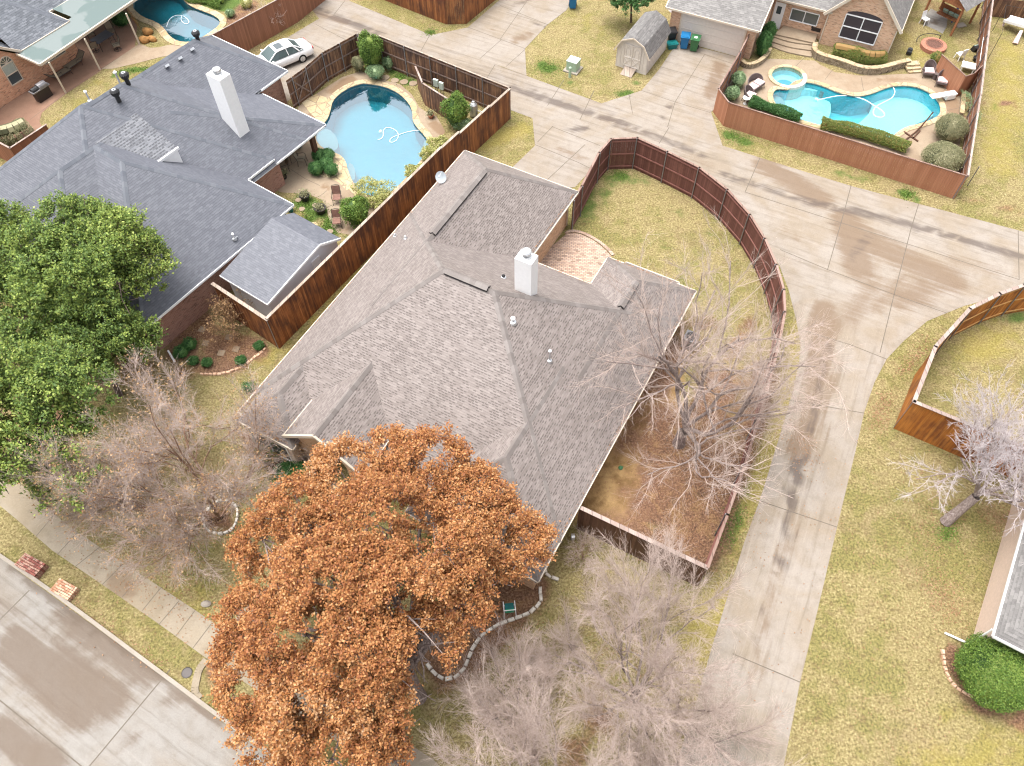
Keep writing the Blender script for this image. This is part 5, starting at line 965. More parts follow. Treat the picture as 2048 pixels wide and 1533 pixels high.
# ---- house corner at lower right
t = thing('stucco_house', 'pale rendered house corner with grey shingles at the right edge of the photo', 'house', G(1988, 1272))
c = G(1988, 1272, 2.6); q1 = G(2048, 1057, 2.6); q2 = G(2048, 1305, 2.6); x = (q1-c).normalized(); y = (q2-c).normalized(); y = (y-x*y.dot(x)).normalized()
L1, L2 = 16.0, 9.0; h_ = L2/2*.6; V = [c, c+x*L1, c+x*L1+y*L2/2+Vector((0, 0, h_)), c+x*L2/2+y*L2/2+Vector((0, 0, h_))]; mb = MB()
def rf(V, mb, uv):
    if (V[1]-V[0]).cross(V[2]-V[1]).z < 0: V = V[::-1]; uv = uv[::-1]
    mb.face(V, 0, uv)
rf(V, mb, [(0, 0), (L1, 0), (L1, 5.2), (L2/2, 5.2)]); rf([c, c+y*L2, c+x*L2/2+y*L2/2+Vector((0, 0, h_))], mb, [(0, 0), (L2, 0), (L2/2, 5.2)]); rf([c+y*L2, c+y*L2+x*L1, V[2], V[3]], mb, [(0, 0), (L1, 0), (L1, 5.2), (L2/2, 5.2)])
mb.build('roof', M['shingle_pale'], t); mb = MB(); mb.beam(c-Vector((0, 0, .06)), c+x*L1-Vector((0, 0, .06)), .12, .13); mb.beam(c-Vector((0, 0, .06)), c+y*L2-Vector((0, 0, .06)), .12, .13); mb.build('gutter', M['white'], t)
mb = MB(); i_ = .12; mb.prism([Vector((p.x, p.y, 0)) for p in (c+x*i_*3+y*i_, c+x*L1+y*i_, c+x*L1+y*(L2-.3), c+x*i_*3+y*(L2-.3))], 0, 2.5, cap=False); mb.build('wall', M['stucco'], t)
p0 = c+x*.4-y*.02; mb = MB(); mb.tube([Vector((p0.x, p0.y, 2.3)), Vector((p0.x, p0.y, .2)), Vector((p0.x, p0.y, .08))-y*.4], .045, 6); mb.tube([Vector((p0.x, p0.y, .2)), Vector((p0.x, p0.y, .06))-y*1.0], .05, 6); mb.build('downspout', M['white'], t)

# ---- barn shed
Bc = Vector((9.23, 52.36, 0)); ax = Vector((.506, .862, 0)).normalized(); la = Vector((ax.y, -ax.x, 0))
t = thing('barn_shed', 'small beige barn shed with grey gambrel roof and double doors with crossed braces', 'shed', Bc)
B = lambda l, u, z: Bc+ax*l+la*u+Vector((0, 0, z)); Ld = 3.75
prof = [(-1.42, 1.42), (-.88, 2.32), (0, 2.72), (.88, 2.32), (1.42, 1.42)]
mb = MB(); acc = 0
for (u0, z0), (u1, z1) in zip(prof[:-1], prof[1:]):
    L = math.hypot(u1-u0, z1-z0); V = [B(-.18, u0, z0), B(Ld+.1, u0, z0), B(Ld+.1, u1, z1), B(-.18, u1, z1)]; uv = [(0, acc), (Ld, acc), (Ld, acc+L), (0, acc+L)]; acc += L
    n = (V[1]-V[0]).cross(V[2]-V[1])
    if n.z < 0: V.reverse(); uv.reverse()
    mb.face(V, 0, uv)
mb.build('roof', M['shingle_pale'], t)
wp = [(-1.25, 0), (-1.25, 1.6), (-.82, 2.26), (0, 2.62), (.82, 2.26), (1.25, 1.6), (1.25, 0)]; mb = MB()
for l in (0, Ld): mb.face([B(l, u, z) for u, z in wp])
for u in (-1.25, 1.25): mb.face([B(0, u, 0), B(Ld, u, 0), B(Ld, u, 1.66), B(0, u, 1.66)])
for k in range(9): mb.beam(B(-.015, -1.2+k*.3, .2), B(-.015, -1.2+k*.3, 1.65), .03, .02) if abs(-1.2+k*.3) > .7 else None
for k in range(12): mb.beam(B(.15+k*.3, 1.26, .1), B(.15+k*.3, 1.26, 1.6), .02, .03)
mb.build('wall', M['beige'], t); mb = MB()
for (u0, z0), (u1, z1) in zip(prof[:-1], prof[1:]): mb.beam(B(-.2, u0, z0-.06), B(-.2, u1, z1-.06), .04, .10)
mb.build('rake_board', M['cream'], t)
for sg in (-1, 1):
    mb = MB(); u0, u1 = (-.66, -.02) if sg < 0 else (.02, .66); mb.face([B(-.02, u0, .3), B(-.02, u1, .3), B(-.02, u1, 2.0), B(-.02, u0, 2.0)])
    for p, q in (((u0, .3), (u1, .3)), ((u0, 2.0), (u1, 2.0)), ((u0, .3), (u0, 2.0)), ((u1, .3), (u1, 2.0)), ((u0, 1.0), (u1, 1.0)), ((u0, .3), (u1, 1.0)), ((u0, 1.0), (u1, .3))): mb.beam(B(-.035, *p), B(-.035, *q), .03, .06)
    mb.tube([B(-.04, (u0+u1)/2-.16, 1.15), B(-.04, (u0+u1)/2-.16, 1.65), B(-.04, (u0+u1)/2, 1.85), B(-.04, (u0+u1)/2+.16, 1.65), B(-.04, (u0+u1)/2+.16, 1.15)], .02, 5); d_ = mb.build('door', M['beige'], t)
mb = MB(); V = [B(-.02, -.45, .25), B(-.02, .45, .25), B(-.85, .45, .03), B(-.85, -.45, .03)]; mb.face(V); mb.face([v-Vector((0, 0, .04)) for v in V]); mb.build('ramp', M['cap_wood'], t)
# ------------------------------------------------------------------ vegetation
def leaves(name, pts, size, mat, parent, rng, per=1, spread=0.0, clumpv=None, aspect=.62, up=.35, sizej=.35):
    """many single leaves (two-triangle quads) around points"""
    P = np.repeat(np.asarray(pts, float), per, axis=0); n = len(P)
    cv = np.repeat(clumpv if clumpv is not None else rng.random(len(pts)), per)
    if spread: P = P+rng.normal(0, spread, (n, 3))*np.array([1, 1, .8])
    P[:, 2] = np.maximum(P[:, 2], .02)
    N = rng.normal(0, 1, (n, 3)); N[:, 2] = np.abs(N[:, 2])+up; N /= np.linalg.norm(N, axis=1)[:, None]
    T = rng.normal(0, 1, (n, 3)); T -= N*(T*N).sum(1)[:, None]; T /= np.linalg.norm(T, axis=1)[:, None]; Bv = np.cross(N, T)
    s = size*(1-sizej+2*sizej*rng.random(n))[:, None]*.5
    V = np.stack([P-T*s, P-Bv*s*aspect, P+T*s, P+Bv*s*aspect], 1).reshape(-1, 3); F = np.arange(4*n).reshape(-1, 4)
    r = rng.random(n); uv = np.repeat(np.stack([r, cv], 1), 4, axis=0)
    return fastmesh(name, V, F, mat, parent, uv)
def tubes(name, segs, mat, parent, n=4):
    """segs: array (k,8) p0 p1 r0 r1 -> frustums"""
    S = np.asarray(segs, float); p0, p1, r0, r1 = S[:, 0:3], S[:, 3:6], S[:, 6], S[:, 7]
    d = p1-p0; L = np.linalg.norm(d, axis=1); ok = L > 1e-4; p0, p1, r0, r1, d, L = p0[ok], p1[ok], r0[ok], r1[ok], d[ok], L[ok]; d = d/L[:, None]
    u = np.where(np.abs(d[:, 2:3]) < .9, np.array([[0, 0, 1.]]), np.array([[1., 0, 0]])); x = np.cross(d, u); x /= np.linalg.norm(x, axis=1)[:, None]; y = np.cross(d, x)
    A = []; Bq = []
    for k in range(n):
        c, s = math.cos(2*math.pi*k/n), math.sin(2*math.pi*k/n); o = x*c+y*s; A.append(p0+o*r0[:, None]); Bq.append(p1+o*r1[:, None])
    V = np.stack(A+Bq, 1).reshape(-1, 3); m_ = len(p0); base = np.arange(m_)[:, None]*(2*n)
    F = np.concatenate([base+np.array([[k, (k+1) % n, n+(k+1) % n, n+k]]) for k in range(n)], 0)
    return fastmesh(name, V, F, mat, parent, smooth=True)
def rotv(v, ang, az):
    """tilt unit vector v by ang in random azimuth az"""
    u = np.array([0, 0, 1.]) if abs(v[2]) < .9 else np.array([1., 0, 0]); x = np.cross(v, u); x /= np.linalg.norm(x); y = np.cross(v, x)
    return v*math.cos(ang)+(x*math.cos(az)+y*math.sin(az))*math.sin(ang)
def branch(rng, p, d, L, r, lev, out, tips, prm, clipf=None):
    """recursive limb; prm[lev] = (children, length ratio, spread angle, up pull, segments)"""
    nch, lr, ang, pull, ns = prm[lev]; pts = [np.array(p)]; d = np.array(d)/np.linalg.norm(d); r1 = r*.55 if lev < len(prm)-1 else r*.5
    for i in range(ns):
        d = d+rng.normal(0, .10+.04*lev, 3); d[2] += pull*.3; d /= np.linalg.norm(d); q = pts[-1]+d*L/ns
        if clipf is not None: q = clipf(q)
        ra, rb = r+(r1-r)*i/ns, r+(r1-r)*(i+1)/ns; out[min(lev, 3)].append((*pts[-1], *q, ra, rb)); pts.append(q)
    if lev == len(prm)-1: tips.append(pts[-1]); tips.append(pts[len(pts)//2]); return
    az0 = rng.random()*6.28
    for k in range(nch):
        t = .30+.70*(k+rng.random()*.6)/nch if nch > 1 else 1; t = min(t, 1); i = min(int(t*ns), ns-1); f = t*ns-i; q = pts[i]*(1-f)+pts[i+1]*f
        dd = rotv(d, ang*(.7+.6*rng.random()), az0+k*2.4); rad = (r+(r1-r)*t)*.62
        branch(rng, q, dd, L*lr*(1.15-.35*t)*(.8+.4*rng.random()), rad, lev+1, out, tips, prm, clipf)
def tree_parts(t, out, bark, twig, lim_split=True):
    tr = out[0]; tubes('trunk', tr, bark, t, 9)
    if out[1]: tubes('limbs', out[1]+out[2], bark, t, 5)
    if out[3]: tubes('twigs', out[3], twig, t, 3)
def stemcount(): return {0: [], 1: [], 2: [], 3: []}

def leafy_tree(name, label, cx, cy, zc, base, radii, seed, mat, nclump, perleaf, lsize, clumpr, bark, group=None, lumps=9, trunk_r=.28, cat='tree', limbs=7, gaps=.0, zmin=1.8, rag=.0, lobepx=None):
    """crown of leaf clumps spread over and through lobes; limbs reach into it"""
    rng = np.random.default_rng(seed); c = G(cx, cy, zc); b = G(*base) if base else Vector((c.x, c.y, 0)); t = thing(name, label, cat, (b.x, b.y, 0), group=group)
    C0 = np.array(c); R = np.array(radii); lobes = []
    for i in range(lumps):
        a = i*2.399+rng.random()*.8; el = rng.uniform(-.35, 1.0); k = rng.uniform(.50-rag, .70+rag*.6); v = np.array([math.cos(a)*math.cos(el), math.sin(a)*math.cos(el), math.sin(el)])
        lobes.append((C0+v*R*k, R*rng.uniform(.36-rag*.8, .50-rag*.3)))
    lobes.append((C0+np.array([0, 0, R[2]*.05]), R*(.62-rag*.5))); pts = []; cv = []
    if lobepx: lobes = [(np.array(G(x_, y_, z_)), np.array([r_, r_, r_*.78])) for x_, y_, z_, r_ in lobepx]
    vols = np.array([np.prod(l[1])**.67 for l in lobes]); cnt = (vols/vols.sum()*nclump).astype(int)
    for (lc, lr), k in zip(lobes, cnt):
        v = rng.normal(0, 1, (k, 3)); v /= np.linalg.norm(v, axis=1)[:, None]; v[:, 2] = np.where(rng.random(k) < .65, np.abs(v[:, 2]), v[:, 2]); rad = rng.uniform(.72, 1.03, k)[:, None]
        P_ = lc+v*lr*rad; lv = rng.random()*.7; pts.append(P_); cv.append(np.clip(lv+rng.normal(.15, .2, k), 0, 1))
    P_ = np.concatenate(pts); cv = np.concatenate(cv)
    if gaps: keep = (np.sin(P_[:, 0]*1.9+seed)+np.sin(P_[:, 1]*1.7+seed*2)+np.sin(P_[:, 2]*2.3+P_[:, 0])) > (-3+gaps*3); P_, cv = P_[keep], cv[keep]
    ok = P_[:, 2] > zmin; P_, cv = P_[ok], cv[ok]
    # short shoots: leaves strung along little outward twigs from each clump point
    n = len(P_); Q = []; q_cv = []; tw = []
    od = P_-(C0-np.array([0, 0, R[2]*.8])); od /= np.linalg.norm(od, axis=1)[:, None]
    for j in range(5):
        dd = od+rng.normal(0, .55, (n, 3)); dd /= np.linalg.norm(dd, axis=1)[:, None]; L = clumpr*(.6+.8*rng.random(n))[:, None]
        tw.append(np.concatenate([P_-dd*L*.4, P_+dd*L, np.full((n, 1), .010), np.full((n, 1), .004)], 1))
        for f in np.linspace(.15, 1.05, 5): Q.append(P_+dd*L*f); q_cv.append(cv+rng.normal(0, .05, n))
    Q = np.concatenate(Q); q_cv = np.clip(np.concatenate(q_cv), 0, 1)
    leaves('crown', Q, lsize, mat, t, rng, per=perleaf, spread=clumpr*.20, clumpv=q_cv)
    out = stemcount(); trunk_top = np.array([b.x*.75+c.x*.25, b.y*.75+c.y*.25, max(1.6, zc-R[2]*.8)]); B_ = np.array([b.x, b.y, 0.]); m_ = (B_+trunk_top)/2+rng.normal(0, .08, 3)
    out[0] += [(*B_, *m_, trunk_r*1.25, trunk_r), (*m_, *trunk_top, trunk_r, trunk_r*.8)]
    for i in range(limbs):
        lc, lr = lobes[i % len(lobes)]; p = trunk_top.copy(); e = lc+rng.normal(0, .25, 3); k = 7
        last = p; r0 = trunk_r*.55
        for s_ in range(1, k+1):
            f = s_/k; q = p*(1-f)+e*f+np.array([0, 0, math.sin(f*3.14)*.5])+rng.normal(0, .10, 3); out[1].append((*last, *q, r0*(1-.8*(f-1/k)), r0*(1-.8*f))); last = q
            if s_ > 2:
                for _ in range(3):
                    g = q+rng.normal(0, 1, 3)*lr*.5; g[2] = max(g[2], q[2]-.3); mm_ = (q+g)/2+rng.normal(0, .12, 3); out[2] += [(*q, *mm_, r0*.3, r0*.2), (*mm_, *g, r0*.2, .012)]
    tr = out[0]; tubes('trunk', tr, bark, t, 10); tubes('limbs', out[1]+out[2], bark, t, 5); tubes('shoots', np.concatenate(tw), bark, t, 3); return t
oak = leafy_tree('oak_tree', 'large oak in rusty orange-brown leaf covering the front corner of the grey-roofed house', 760, 1192, 6.3, (838, 1395), (6.2, 6.7, 4.9), 11, M['leaf_oak'], 3100, 5, .104, .40, M['bark_grey'], lumps=26, trunk_r=.30, limbs=24, gaps=.62, zmin=2.0, lobepx=[(690, 965, 6.3, 1.6), (775, 935, 6.8, 1.5), (860, 945, 6.8, 1.7), (940, 1010, 6.5, 1.6), (995, 1085, 6.0, 1.7), (1050, 1085, 5.6, 1.0), (600, 1040, 6.0, 1.7), (530, 1090, 5.2, 1.2), (760, 1055, 8.4, 1.9), (880, 1105, 8.0, 1.8), (560, 1150, 5.6, 1.5), (670, 1165, 8.4, 2.0), (800, 1200, 8.4, 1.8), (915, 1195, 6.6, 1.4), (505, 1240, 4.8, 1.2), (590, 1275, 7.0, 1.8), (715, 1300, 7.6, 1.9), (845, 1290, 6.2, 1.3), (530, 1370, 5.4, 1.5), (640, 1410, 6.6, 1.9), (750, 1400, 6.0, 1.4), (555, 1480, 5.0, 1.5), (670, 1525, 5.6, 1.7), (765, 1510, 4.6, 1.2), (480, 1320, 4.2, .9)])
leafy_tree('live_oak_tree', 'dense evergreen oak in front of the slate roof, largest green crown', 165, 560, 6.0, (215, 740), (4.6, 4.5, 3.8), 21, M['leaf_live'], 1500, 3, .13, .40, M['bark_dark'], lumps=17, limbs=12, trunk_r=.22, gaps=.45, rag=.10)
leafy_tree('live_oak_tree', 'evergreen oak at the left edge beside the bare tree', 40, 850, 6.2, (95, 1010), (3.9, 4.6, 3.4), 22, M['leaf_live'], 1000, 3, .13, .40, M['bark_dark'], lumps=15, limbs=10, trunk_r=.2, gaps=.45, rag=.10)
leafy_tree('live_oak_tree', 'evergreen oak crown cut by the left edge below the slate roof eave', -40, 520, 6.0, None, (4.0, 4.0, 3.2), 23, M['leaf_live'], 700, 3, .13, .40, M['bark_dark'], lumps=12, limbs=8, trunk_r=.2, gaps=.45, rag=.10)
leafy_tree('live_oak_tree', 'smaller evergreen oak between the big green crown and the bare tree', 215, 690, 4.2, (240, 790), (2.6, 2.4, 2.2), 24, M['leaf_live'], 520, 3, .12, .36, M['bark_dark'], lumps=8, limbs=6, trunk_r=.14)
# bare trees
def bare_tree(label, base, stems, prm, seed, bark, twig, R, Ht, r0, h0=1.2, tilt=.45, leafmat=None, nleaf=0, lean=(0, 0), name='bare_tree', multi=False, spray=3, tl=.45, tr=.0046, shift=(0, 0)):
    """limbs grown by recursion, then fitted to the crown's size; fine twig sprays along every last branch"""
    rng = np.random.default_rng(seed); b = G(*base); t = thing(name, label, 'tree' if 'tree' in name else 'shrub', (b.x, b.y, 0)); out = stemcount(); tips = []
    top = np.array([lean[0]*h0, lean[1]*h0, h0 if not multi else .15]); p0 = np.zeros(3)
    for i in range(stems):
        a = i*2*math.pi/stems+rng.normal(0, .3); tt = tilt*(.35+.9*((i*7) % stems)/max(1, stems-1)); d = np.array([math.cos(a)*math.sin(tt)+lean[0], math.sin(a)*math.sin(tt)+lean[1], math.cos(tt)])
        branch(rng, top, d, 3.0*(.85+.3*rng.random()), r0*.60, 1, out, tips, [None]+prm)
    T_ = np.array(tips); c = np.median(T_, axis=0); rad = np.percentile(np.hypot(T_[:, 0]-c[0], T_[:, 1]-c[1]), 93); zt = np.percentile(T_[:, 2], 97); sx = (R-tl*.6)/rad; sz = (Ht-top[2]-tl*.6)/(zt-top[2])
    def fit(P):
        P = P-top; P[:, :2] *= sx; P[:, 2] *= sz; P += top; f = np.clip(P[:, 2:3]/Ht, 0, 1); P[:, 0:1] += shift[0]*f; P[:, 1:2] += shift[1]*f; P[:, 2] = np.maximum(P[:, 2], .15); P += np.array([b.x, b.y, 0]); return P
    S = {k: np.array(v) for k, v in out.items() if len(v)}
    for k in S: S[k][:, 0:3] = fit(S[k][:, 0:3]); S[k][:, 3:6] = fit(S[k][:, 3:6])
    tp = top+np.array([b.x, b.y, 0]); B0 = np.array([b.x, b.y, 0.]); m_ = (B0+tp)/2
    tubes('trunk', [(*B0, *m_, r0*1.35, r0*1.1), (*m_, *tp, r0*1.1, r0)], bark, t, 10)
    L_ = np.concatenate([S[k] for k in (1, 2) if k in S]); L_[:, 6:] = np.maximum(L_[:, 6:]*.72, tr*1.2); tubes('limbs', L_, bark, t, 6)
    X = S[3] if 3 in S else S[2]; X[:, 6:] = np.maximum(X[:, 6:]*.6, tr*1.1); src = X; n = len(src)*spray; idx = rng.integers(0, len(src), n); f = rng.random((n, 1)); P = src[idx, 0:3]*(1-f)+src[idx, 3:6]*f
    d = src[idx, 3:6]-src[idx, 0:3]; d /= np.linalg.norm(d, axis=1)[:, None]+1e-9; d = d+rng.normal(0, .55, (n, 3)); d[:, 2] += .25; d /= np.linalg.norm(d, axis=1)[:, None]; L = tl*(.4+rng.random((n, 1))); Q1 = P+d*L*.5; d2 = d+rng.normal(0, .25, (n, 3)); d2[:, 2] += .1; Q2 = Q1+d2*L*.5; d3 = d+rng.normal(0, .6, (n, 3)); Q3 = Q1+d3*L*.3
    one = np.ones((n, 1)); tw = np.concatenate([np.concatenate([P, Q1, one*tr, one*tr*.8], 1), np.concatenate([Q1, Q2, one*tr*.8, one*tr*.5], 1), np.concatenate([Q1, Q3, one*tr*.7, one*tr*.5], 1)])
    tubes('twigs', np.concatenate([X, tw]), twig, t, 3)
    if leafmat is not None and nleaf:
        k = rng.integers(0, n, nleaf); leaves('leaves', Q2[k], .085, leafmat, t, rng, 1, .05)
    return t
A4 = [(6, .68, .6, .16, 6), (6, .64, .6, .10, 5), (5, .60, .6, .06, 4)]
A5 = [(6, .70, .55, .14, 6), (6, .66, .6, .10, 5), (6, .62, .6, .08, 4), (1, .6, .6, .05, 3)]
bare_tree('bare spreading tree with sparse rusty leaves standing in the round white stone ring', (442, 1040), 8, [(6, .68, .6, .12, 6), (6, .66, .6, .08, 5), (6, .60, .6, .06, 4)], 5, M['bark_brown'], M['bark_twig'], 6.0, 8.8, .17, multi=True, tilt=.95, leafmat=M['leaf_dry'], nleaf=14000, spray=18, tl=.65, shift=(-1.5, .9))
bare_tree('bare fine-twigged tree at the lower edge right of the rusty oak', (1262, 1402), 10, [(6, .70, .5, .16, 6), (6, .66, .55, .12, 5), (6, .60, .55, .10, 4)], 9, M['bark_grey'], M['bark_twig'], 5.7, 7.6, .16, multi=True, tilt=1.0, spray=14, tl=.65, shift=(.5, 0))
bare_tree('bare fine-twigged tree cut by the bottom edge between the oak and the alley', (1075, 1600), 9, [(6, .70, .5, .15, 6), (6, .66, .55, .10, 5), (6, .60, .55, .10, 4)], 12, M['bark_grey'], M['bark_twig'], 5.2, 6.8, .16, multi=True, tilt=1.05, spray=14, tl=.65)
bare_tree('tall bare tree in the mulched side garden behind the curved fence', (1357, 888), 6, [(6, .70, .55, .22, 7), (6, .66, .6, .15, 5), (5, .60, .6, .10, 4)], 14, M['bark_grey'], M['bark_twig'], 5.6, 10.8, .26, h0=1.2, tilt=.72, spray=9, tl=.7, shift=(1.3, 2.2))
bare_tree('pale bare tree leaning over the corner of the orange fence', (1890, 1045), 7, [(6, .70, .55, .10, 6), (5, .66, .6, .08, 5), (4, .60, .6, .05, 4)], 17, M['bark_grey'], M['bark_pale'], 4.6, 6.0, .21, h0=2.0, tilt=1.25, lean=(.35, .2), spray=6, tl=.5, tr=.0075, shift=(-.1, .2))
S3 = [(6, .65, .5, .2, 4), (5, .6, .5, .1, 3)]
bare_tree('small bare shrub in front of the brown fence at the top left', (545, 62), 7, S3, 31, M['bark_brown'], M['bark_twig'], 1.5, 2.3, .05, multi=True, tilt=.9, name='bare_shrub', spray=5, tl=.35)
bare_tree('leafless golden-brown shrub between the brick wall and the white shed', (466, 662), 9, S3, 32, M['bark_brown'], M['bark_brown'], 1.7, 2.3, .04, multi=True, tilt=1.0, leafmat=M['leaf_dry'], nleaf=2200, name='bare_shrub', spray=6, tl=.4)
bare_tree('bare rounded shrub under the front corner of the grey roof', (1165, 1118), 9, S3, 33, M['bark_brown'], M['bark_twig'], 1.2, 1.7, .035, multi=True, tilt=1.0, name='bare_shrub', spray=6, tl=.3)
# shrubs
def shrub(label, px, z, r, mat, n=900, ls=.07, seed=1, name='shrub', solid=True, flat=1.0, lumpy=.12, group=None, twigs=False, at0=None, cat='shrub', core=None):
    """rounded leafy bush: real leaves over a dark inner mass of the same plant"""
    rng = np.random.default_rng(seed); c = G(px[0], px[1], z) if at0 is None else at0; t = thing(name, label, cat, (c.x, c.y, 0), group=group); R = np.array(r if isinstance(r, (tuple, list)) else (r, r, r))
    v = rng.normal(0, 1, (n, 3)); v /= np.linalg.norm(v, axis=1)[:, None]; v[:, 2] = np.where(rng.random(n) < .7, np.abs(v[:, 2]), v[:, 2])
    lump = 1+lumpy*(np.sin(v[:, 0]*5+seed)+np.sin(v[:, 1]*6+seed*2)+np.sin(v[:, 2]*5))/1.5; rad = (lump*rng.uniform(.86, 1.04, n))[:, None]
    C0 = np.array([c.x, c.y, c.z]); P_ = C0+v*R*rad; P_ = P_[P_[:, 2] > .03]
    leaves('foliage', P_, ls, mat, t, rng, 3, ls*.5)
    if solid:
        mb = MB(); prof = [(0, -R[2]*.8)]+[(math.cos(a)*.84, math.sin(a)*R[2]*.84) for a in np.linspace(-1.1, 1.45, 9)]+[(0, R[2]*.84)]; mb.lathe(C0, [(x, max(y, -c.z+.02)) for x, y in prof], 18, sx=R[0], sy=R[1]); mb.v = [Vector(q)+Vector(rng.normal(0, .02, 3)) for q in mb.v] if False else mb.v; mb.build('inner_foliage', core or mat, t, smooth=True)
    st = MB(); st.tube([(C0[0], C0[1], 0), (C0[0], C0[1], max(.1, C0[2]))], .04, 6); st.build('stem', M['bark_dark'], t); return t
def hedge(label, line, w_, h_, mat, seed=1, n=2500, ls=.07, name='hedge', core=None):
    rng = np.random.default_rng(seed); P0 = smooth_line(line, 2); seg = resample(P0, .12); t = thing(name, label, 'hedge', (P0[0].x, P0[0].y, 0)); pts = []
    for _ in range(int(n*2.2)):
        p, d = seg[rng.integers(0, len(seg))]; a = rng.uniform(-.3, math.pi+.3); lump = 1+.15*math.sin(p.x*3+seed)+.1*math.sin(p.y*5); s = Vector((-d.y, d.x, 0)); q = p+s*math.cos(a)*w_/2*lump; pts.append((q.x, q.y, max(.05, h_*.45+math.sin(a)*h_*.55*lump)))
    leaves('foliage', np.array(pts), ls, mat, t, rng, 3, ls*.6); mb = MB()
    for (a, d), (b, e) in zip(seg[:-1:3], seg[3::3]):
        mb.tube([a+Vector((0, 0, h_*.42)), b+Vector((0, 0, h_*.42))], min(w_, h_)*.33, 8)
    mb.build('inner_foliage', core or mat, t); return t
shrub('tall bright green columnar shrub in the corner of the pool garden fence', (740, 105), 1.6, (.78, .78, 1.6), M['leaf_bright'], 2600, .09, 41, 'tall_shrub', lumpy=.16)
shrub('round sage green bush beside the stepping stones', (750, 145), .62, (.62, .62, .55), M['leaf_sage'], 1100, .06, 42)
shrub('olive bush left of the tall columnar shrub', (716, 128), .65, (.42, .42, .6), M['leaf_dusty'], 700, .06, 43)
shrub('small grey-green bush right of the tall columnar shrub', (776, 127), .55, (.38, .38, .52), M['leaf_sage'], 600, .06, 44)
shrub('yellow-green conical shrub beside the pool equipment', (913, 225), 1.2, (.85, .85, 1.5), M['leaf_lime'] if False else M['leaf_bright'], 2400, .09, 45, 'tall_shrub', lumpy=.18)
shrub('loose grey-green shrub at the foot of the conical shrub', (925, 250), .5, (.7, .45, .5), M['leaf_sage'], 700, .08, 46)
for k, (q, lab) in enumerate((((632, 338), 'clipped boxwood ball nearest the patio chairs'), ((655, 312), 'clipped boxwood ball touching the pool coping at the back of the group'), ((652, 330), 'clipped boxwood ball in the middle of the group'), ((663, 340), 'clipped boxwood ball nearest the flagstones'), ((638, 312), 'clipped boxwood ball behind the dark post'))): shrub(lab, q, .45, .50 if k != 3 else .46, M['leaf_deep'], 900, .05, 50+k, 'boxwood', lumpy=.04, group='boxwood balls by the shallow end')
shrub('bright green rounded shrub against the side fence by the garden chairs', (712, 425), .95, (.82, .82, 1.05), M['leaf_bright'], 2200, .09, 56, 'tall_shrub', lumpy=.14)
for k, (q, R, lab) in enumerate((((742, 383), (1.1, .9, .7), 'largest yellow-green ornamental grass clump at the deep corner of the pool'), ((862, 312), (.6, .5, .5), 'yellow-green clump against the fence beside the pool curve'), ((835, 345), (.6, .45, .45), 'golden clump between pool and side fence'), ((880, 288), (.6, .5, .45), 'yellow-green clump nearest the conical shrub'), ((765, 405), (.8, .6, .6), 'yellow-green clump next to the bright rounded shrub'))): shrub(lab, q, .4, R, M['leaf_lime'], 1300, .09, 60+k, 'ornamental_shrub', solid=False, lumpy=.3, group='yellow-green clumps along the side fence')
shrub('large clipped ball shrub in the corner of the tan fence', (1885, 318), .85, (1.35, 1.25, .95), M['leaf_dusty'], 4200, .06, 70, 'ball_shrub', lumpy=.03)
shrub('clipped ball shrub behind the larger one against the brown fence', (1902, 258), .85, (1.05, 1.0, .95), M['leaf_dusty'], 3200, .06, 71, 'ball_shrub', lumpy=.03)
shrub('dense bright green clipped bush in the brick-edged bed at the lower right corner', (1992, 1345), 1.0, (1.65, 1.55, 1.15), M['leaf_bright'], 7000, .07, 72, 'ball_shrub', lumpy=.05)
shrub('tall clipped oval shrub standing against the garage wall, nearer one', (1527, 90), .95, (.55, .55, 1.1), M['leaf_deep'], 1600, .06, 73, 'oval_shrub', lumpy=.04)
shrub('tall clipped oval shrub behind the other beside the blue chair', (1537, 68), .95, (.5, .5, 1.0), M['leaf_deep'], 1400, .06, 74, 'oval_shrub', lumpy=.04)
shrub('rounded grey-green bush in the sharp corner of the tan fence', (1465, 188), .5, (.52, .5, .55), M['leaf_sage'], 900, .06, 75, lumpy=.05)
shrub('taller grey-green bush behind the wicker loveseat', (1477, 160), .55, (.5, .6, .6), M['leaf_sage'], 900, .06, 76, lumpy=.06)
hedge('bronze and green clipped hedge under the dark-screened gable window', Gs([(1667, 102), (1700, 108), (1735, 120), (1768, 118)], .4), 1.0, .9, M['leaf_mix'], 80, 3200)
hedge('low flowering rose hedge inside the tan fence beside the turquoise pool', Gs([(1500, 212), (1560, 232), (1600, 245)], 0), .7, .7, M['leaf_deep'], 81, 1800)
hedge('low rose hedge with red-brown tips inside the tan fence beside the hammock stand', Gs([(1640, 256), (1700, 268), (1760, 285), (1812, 305)], 0), .9, .75, M['leaf_mix'], 82, 2800)
hedge('clipped dark hedge inside the brown fence corner at the left edge', Gs([(-30, 282), (30, 272), (60, 256)], .6), 1.6, 1.2, M['leaf_dusty'], 83, 3500, .06)
hedge('green groundcover bed beside the teal pool at the top', Gs([(380, -8), (420, 2), (450, 8)], 0), 1.6, .5, M['leaf_bright'], 84, 2000)
shrub('small yellow-green bush beside the brown fence at the top', (492, 8), .3, .45, M['leaf_lime'], 500, .06, 85); shrub('small green bush in the mulch beside the teal pool', (460, 28), .25, .35, M['leaf_sage'], 400, .06, 86)
shrub('dark green shrub against the patio post by the boulders', (240, 40), .5, (.8, .6, .55), M['leaf_deep'], 900, .07, 87)
